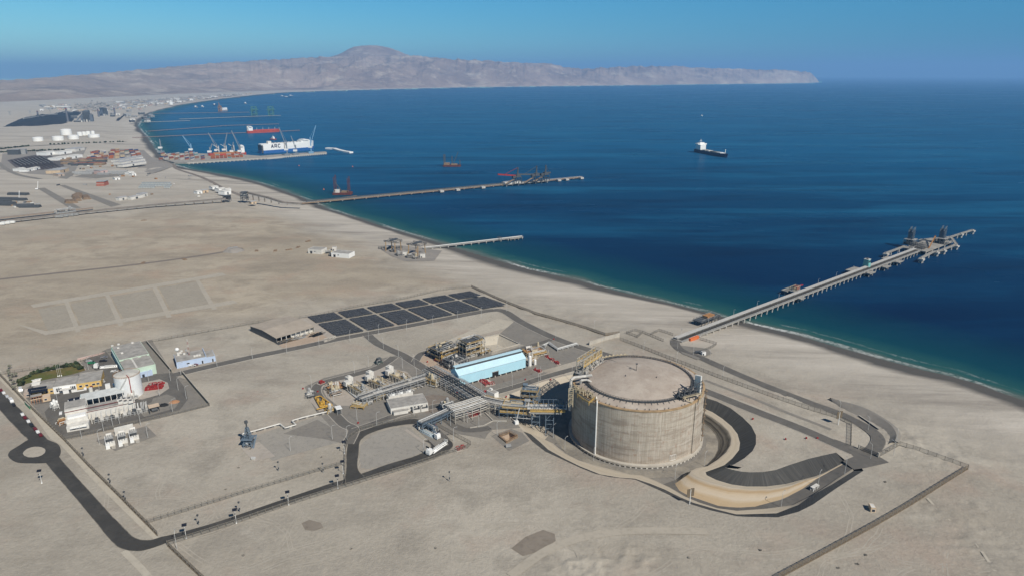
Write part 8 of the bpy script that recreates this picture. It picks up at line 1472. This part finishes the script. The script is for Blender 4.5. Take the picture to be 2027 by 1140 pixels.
# ---- lamp posts
def lamp_proto(kind):
    t = thing('street_lamp', 'lamp', 'lamp post', (0, 0, -60))
    if kind == 'arm': MB().tube((0, 0, 0), (0, 0, 8.6), .13, 7, .08).tube((0, 0, 8.6), (.7, 0, 9.4), .08, 6).tube((.7, 0, 9.4), (1.9, 0, 9.5), .08, 6).build('pole', GALV, t); MB().box(1.7, 2.6, -.18, .18, 9.4, 9.62).build('lamp_head', STEEL, t)
    elif kind == 'solar': MB().tube((0, 0, 0), (0, 0, 8.4), .14, 7, .1).build('pole', WHITE, t); MB().xprism([(-.8, 8.4), (.8, 9.2), (.8, 9.3), (-.8, 8.5)], -1.3, 1.3).build('solar_panel', SOLAR, t); MB().beam((0, 0, 7), (0, -2.0, 7.3), .14).box(-.3, .3, -2.5, -1.8, 7.2, 7.45).build('lamp_head', DSTEEL, t); MB().box(-.35, .35, -.35, .35, 0, .5).build('foot', WHITE, t)
    elif kind == 'cctv': MB().tube((0, 0, 0), (0, 0, 6), .12, 6).build('pole', STEEL, t); MB().box(-.4, .4, -.5, .3, 5.6, 6.3).build('camera', DSTEEL, t); MB().box(-.3, .3, -.35, .15, 1.5, 2.6).build('control_box', DSTEEL, t)
    else:
        MB().tube((0, 0, 0), (0, 0, 9), .22, 7).build('pole', WHITE, t)
        MB().box(-1.9, -.15, -.15, .15, 4.6, 9.2).build('dark_panel', WOODT, t); MB().box(.15, 1.9, -.15, .15, 5.0, 9.6).build('dark_panel', WOODT, t)
    return t
LP = {}
def lamps(kind, spots, label, group, rz=0.0, sc=None):
    for x, y in spots:
        p = W(x, y)
        if kind not in LP: t = LP[kind] = lamp_proto(kind); t.location = p; t.rotation_euler = (0, 0, rz); t.scale = sc or (1, 1, 1); tag(t, label, None, group)
        else: dup(LP[kind], p, rz, label, group, sc)
lamps('solar', [(369, 1066), (468, 1035), (571.5, 999), (669, 966), (679.5, 937), (682, 897)], 'white solar street lamp along the straight asphalt road', 'solar street lamps along the straight road', .35, (.85, .85, .9)); lamps('arm', [(350.5, 1087)], 'plain grey lamp post where the public road bends', None, 1.9)
lamps('solar', [(83, 956)], 'lone solar street lamp on the sand left of the public road', None, .3)
lamps('cctv', [(219, 957), (249, 992), (166, 904), (394, 1039), (475, 1013), (890, 952), (552, 932), (640, 935)], 'thin dark camera pole standing on the bare sand', 'camera poles on the bare sand')
lamps('arm', [(500, 711), (568, 699), (632, 687), (693, 675), (750, 663), (805, 654), (857, 645), (906, 636), (953, 628.6), (1003, 616)], 'tall grey lamp post along the road in front of the solar field', 'lamp posts along the solar field road', 1.4)
lamps('arm', [(759, 690), (789, 706), (820, 724), (844, 742), (730, 673), (900, 690), (866, 712)], 'grey lamp post along the road joining the solar field to the plant', 'lamp posts of the joining road', 2.4)
lamps('arm', [(702, 739), (617, 767), (661, 799), (707, 833), (825, 751), (797, 729), (730, 727)], 'grey lamp post round the edge of the vaporizer pad', 'lamp posts round the vaporizers', 2.4)
lamps('arm', [(746, 842), (820, 823), (857, 818), (658, 869), (575, 892), (687, 870), (892, 842), (898, 873), (839, 897), (948, 846), (984, 861), (925, 836)], 'grey lamp post on the ground between the plant roads and the loading loop', 'lamp posts of the loading loop', .4)
lamps('arm', [(953, 782), (1014, 766), (1066, 766), (1070, 751), (868, 741), (1029, 700), (1100, 668), (985, 690)], 'grey lamp post on the ground around the blue building', 'lamp posts around the blue building', 1.6)
lamps('arm', [(1191, 693), (1216, 717), (1274, 699), (1339, 719), (1176, 654), (1430, 750), (1132, 749)], 'slim lamp post on the sand behind the big gas tank', 'lamp posts behind the gas tank', 1.0); lamps('arm', [(1341, 690), (1372, 703), (1405, 715), (1661, 820), (1718, 852), (1768, 902), (1723, 907)], 'grey lamp post along the beach road between jetty and gate', 'lamp posts along the beach road', 2.0)
lamps('arm', [(1672, 937), (1773, 879)], 'grey lamp post at the top of the pit ramp', 'lamp posts at the ramp top', 1.2)
for x, y, z in ((1619, 962, -3.6), (1546, 1004, -6.2), (1394, 922, -11), (1336, 948, -11), (1095, 866, -11), (1118, 892, -11), (1175, 912, -11)):
    dup(LP['arm'], G(x, y, z), .8, 'grey lamp post standing low down in the tank pit', 'lamp posts in the tank pit')
lamps('arm', [(198, 777), (206, 856), (224, 845), (237, 839), (279, 843), (162, 868), (197, 879), (293, 866), (114, 794), (175, 731)], 'white lamp post round the office and the power station', 'lamp posts of the compound', .8); lamps('arm', [(316, 783), (295, 757), (353, 772), (369, 789), (338, 753), (358, 741), (430, 726), (342, 816)], 'white lamp post along the compound road loop', 'lamp posts of the road loop', .8)
lamps('panel', [(1659, 840)], 'post with two dark panels at the end of the slope fence', None, .2); lamps('panel', [(1365, 997.5)], 'post with two dark panels on the rim of the pit', None, .2)
# ---- small things
for x, y, lb in ((1727, 1010, 'small beige hut alone on the sand near the dark perimeter fence'),): t, Ln = box_house('guard_hut', lb, G(x - 4, y + 3), G(x + 6, y + 4), 4, 2.6, mat('tan_wall', (.55, .42, .28)), OFFW, .15, 'hut'); window(t, .6, 2, .4, 1.8)
t, Ln = box_house('guard_house', 'small white guard house on the sand beside the jetty road', W(1390, 704), W(1397, 704), 3, 3, WHITE, GREY, .15); window(t, .4, 1.6, .6, 2); p = W(1384, 701); t = thing('guard_canopy', 'dark open canopy beside the white guard house', 'canopy', p, .1); MB().box(-3.5, 3, -1.6, 1.6, 2.7, 2.9).build('roof', DSTEEL, t); [MB().beam((x, y, 0), (x, y, 2.7), .18).build('post', DSTEEL, t) for x in (-3.2, 2.7) for y in (-1.3, 1.3)]
p = G(1612, 968, -3.9); t = thing('barrier', 'white steel traffic barrier across the pit ramp', 'barrier', p, .6); MB().frame(-2.6, 2.6, -.8, .8, 0, 2.2, 3, 1, 1, .25).build('frame', WHITE, t); MB().box(-2.8, 2.8, -1, 1, 2.2, 2.35).build('roof', OFFW, t)
t = thing('sump_rail', 'rusty handrail round the small square sump', 'handrail', SUMP[0]); q = MB()
for a, b in zip(SUMP, SUMP[1:] + SUMP[:1]):
    a, b = a - SUMP[0], b - SUMP[0]; q.beam(a + Vector((0, 0, .5)), b + Vector((0, 0, .5)), .9, 1.0)
q.build('kerb', BROWNST, t); q = MB()
for a, b in zip(SUMP, SUMP[1:] + SUMP[:1]):
    a, b = a - SUMP[0], b - SUMP[0]; q.beam(a + Vector((0, 0, 2)), b + Vector((0, 0, 2)), .12); q.beam(a, a + Vector((0, 0, 2)), .14)
q.build('rail', RUST, t); p = G(1006, 884); t = thing('pump_box', 'grey pump box at the edge of the small square sump', 'pump', p, .3); MB().box(-1.6, 1.6, -.8, .8, .3, 1.6).build('case', STEEL, t); MB().box(-1.9, 1.9, -1, 1, 0, .3).build('skid', DSTEEL, t)
t = thing('basin_kerb', 'pale concrete kerb round the square lined basin', 'kerb', BASIN[0])
for a, b in zip(BASIN, BASIN[1:] + BASIN[:1]): MB().beam(a - BASIN[0] + Vector((0, 0, .25)), b - BASIN[0] + Vector((0, 0, .25)), .7, .9).build('edge', CONC, t)
p = G(1022, 838); t = thing('lifting_davit', 'leaning grey davit arm with a white cab at the pit edge', 'crane', p, .4); MB().box(-1.2, 1.2, -1.2, 1.2, 0, 2.2).build('cab', WHITE, t); MB().tube((0, 0, 2), (2.2, 0, 10.5), .3, 8).build('arm', GALV, t)
for x, y in ((629, 776), (870, 741), (846, 717), (1096, 672), (600, 770), (852, 706), (905, 777), (1040, 752), (1090, 752), (709, 838), (1555, 870), (1596, 868), (1618, 868), (1490, 830), (862, 842), (1002, 786)): t = thing('fire_hydrant', 'small red hydrant box beside a plant road', 'hydrant', W(x, y), RR.uniform(0, 2), 'red hydrant boxes along the roads'); MB().box(-.5, .5, -.35, .35, .25, 1.2).build('case', RED, t); MB().box(-.5, .5, -.3, .3, 0, .25).build('base', CONC, t)
for k in range(30):
    x, y = RR.uniform(120, 1900), RR.uniform(880, 1130)
    if 680 < x < 900 and y < 960 or 1000 < x < 1730 and y < 1040 or x < 420 and y > 900: continue
    t = thing('dry_scrub', 'small dark tuft of dry scrub on the bare sand', 'scrub', G(x, y), 0, 'dry scrub tufts on the sand'); leafy(RR, 18, .55, .5, .0).build('twigs', mat('grey_twig', (.20, .185, .16)), t)
# ================================================================ THE AIR
def haze():
    b = MB(); b.box(-63000, 63000, -2000, 63000, -45, 985); o = b.build('haze', None); o['kind'] = 'stuff'
    m = bpy.data.materials.new('haze_air'); m.use_nodes = True; t = m.node_tree; t.nodes.remove(t.nodes['Principled BSDF'])
    v = t.nodes.new('ShaderNodeVolumePrincipled'); v.inputs['Density'].default_value = 5.4e-5; v.inputs['Color'].default_value = (0.30, 0.585, 0.96, 1); v.inputs['Anisotropy'].default_value = 0.0
    t.links.new(v.outputs[0], t.nodes['Material Output'].inputs['Volume']); o.data.materials.append(m)
haze()
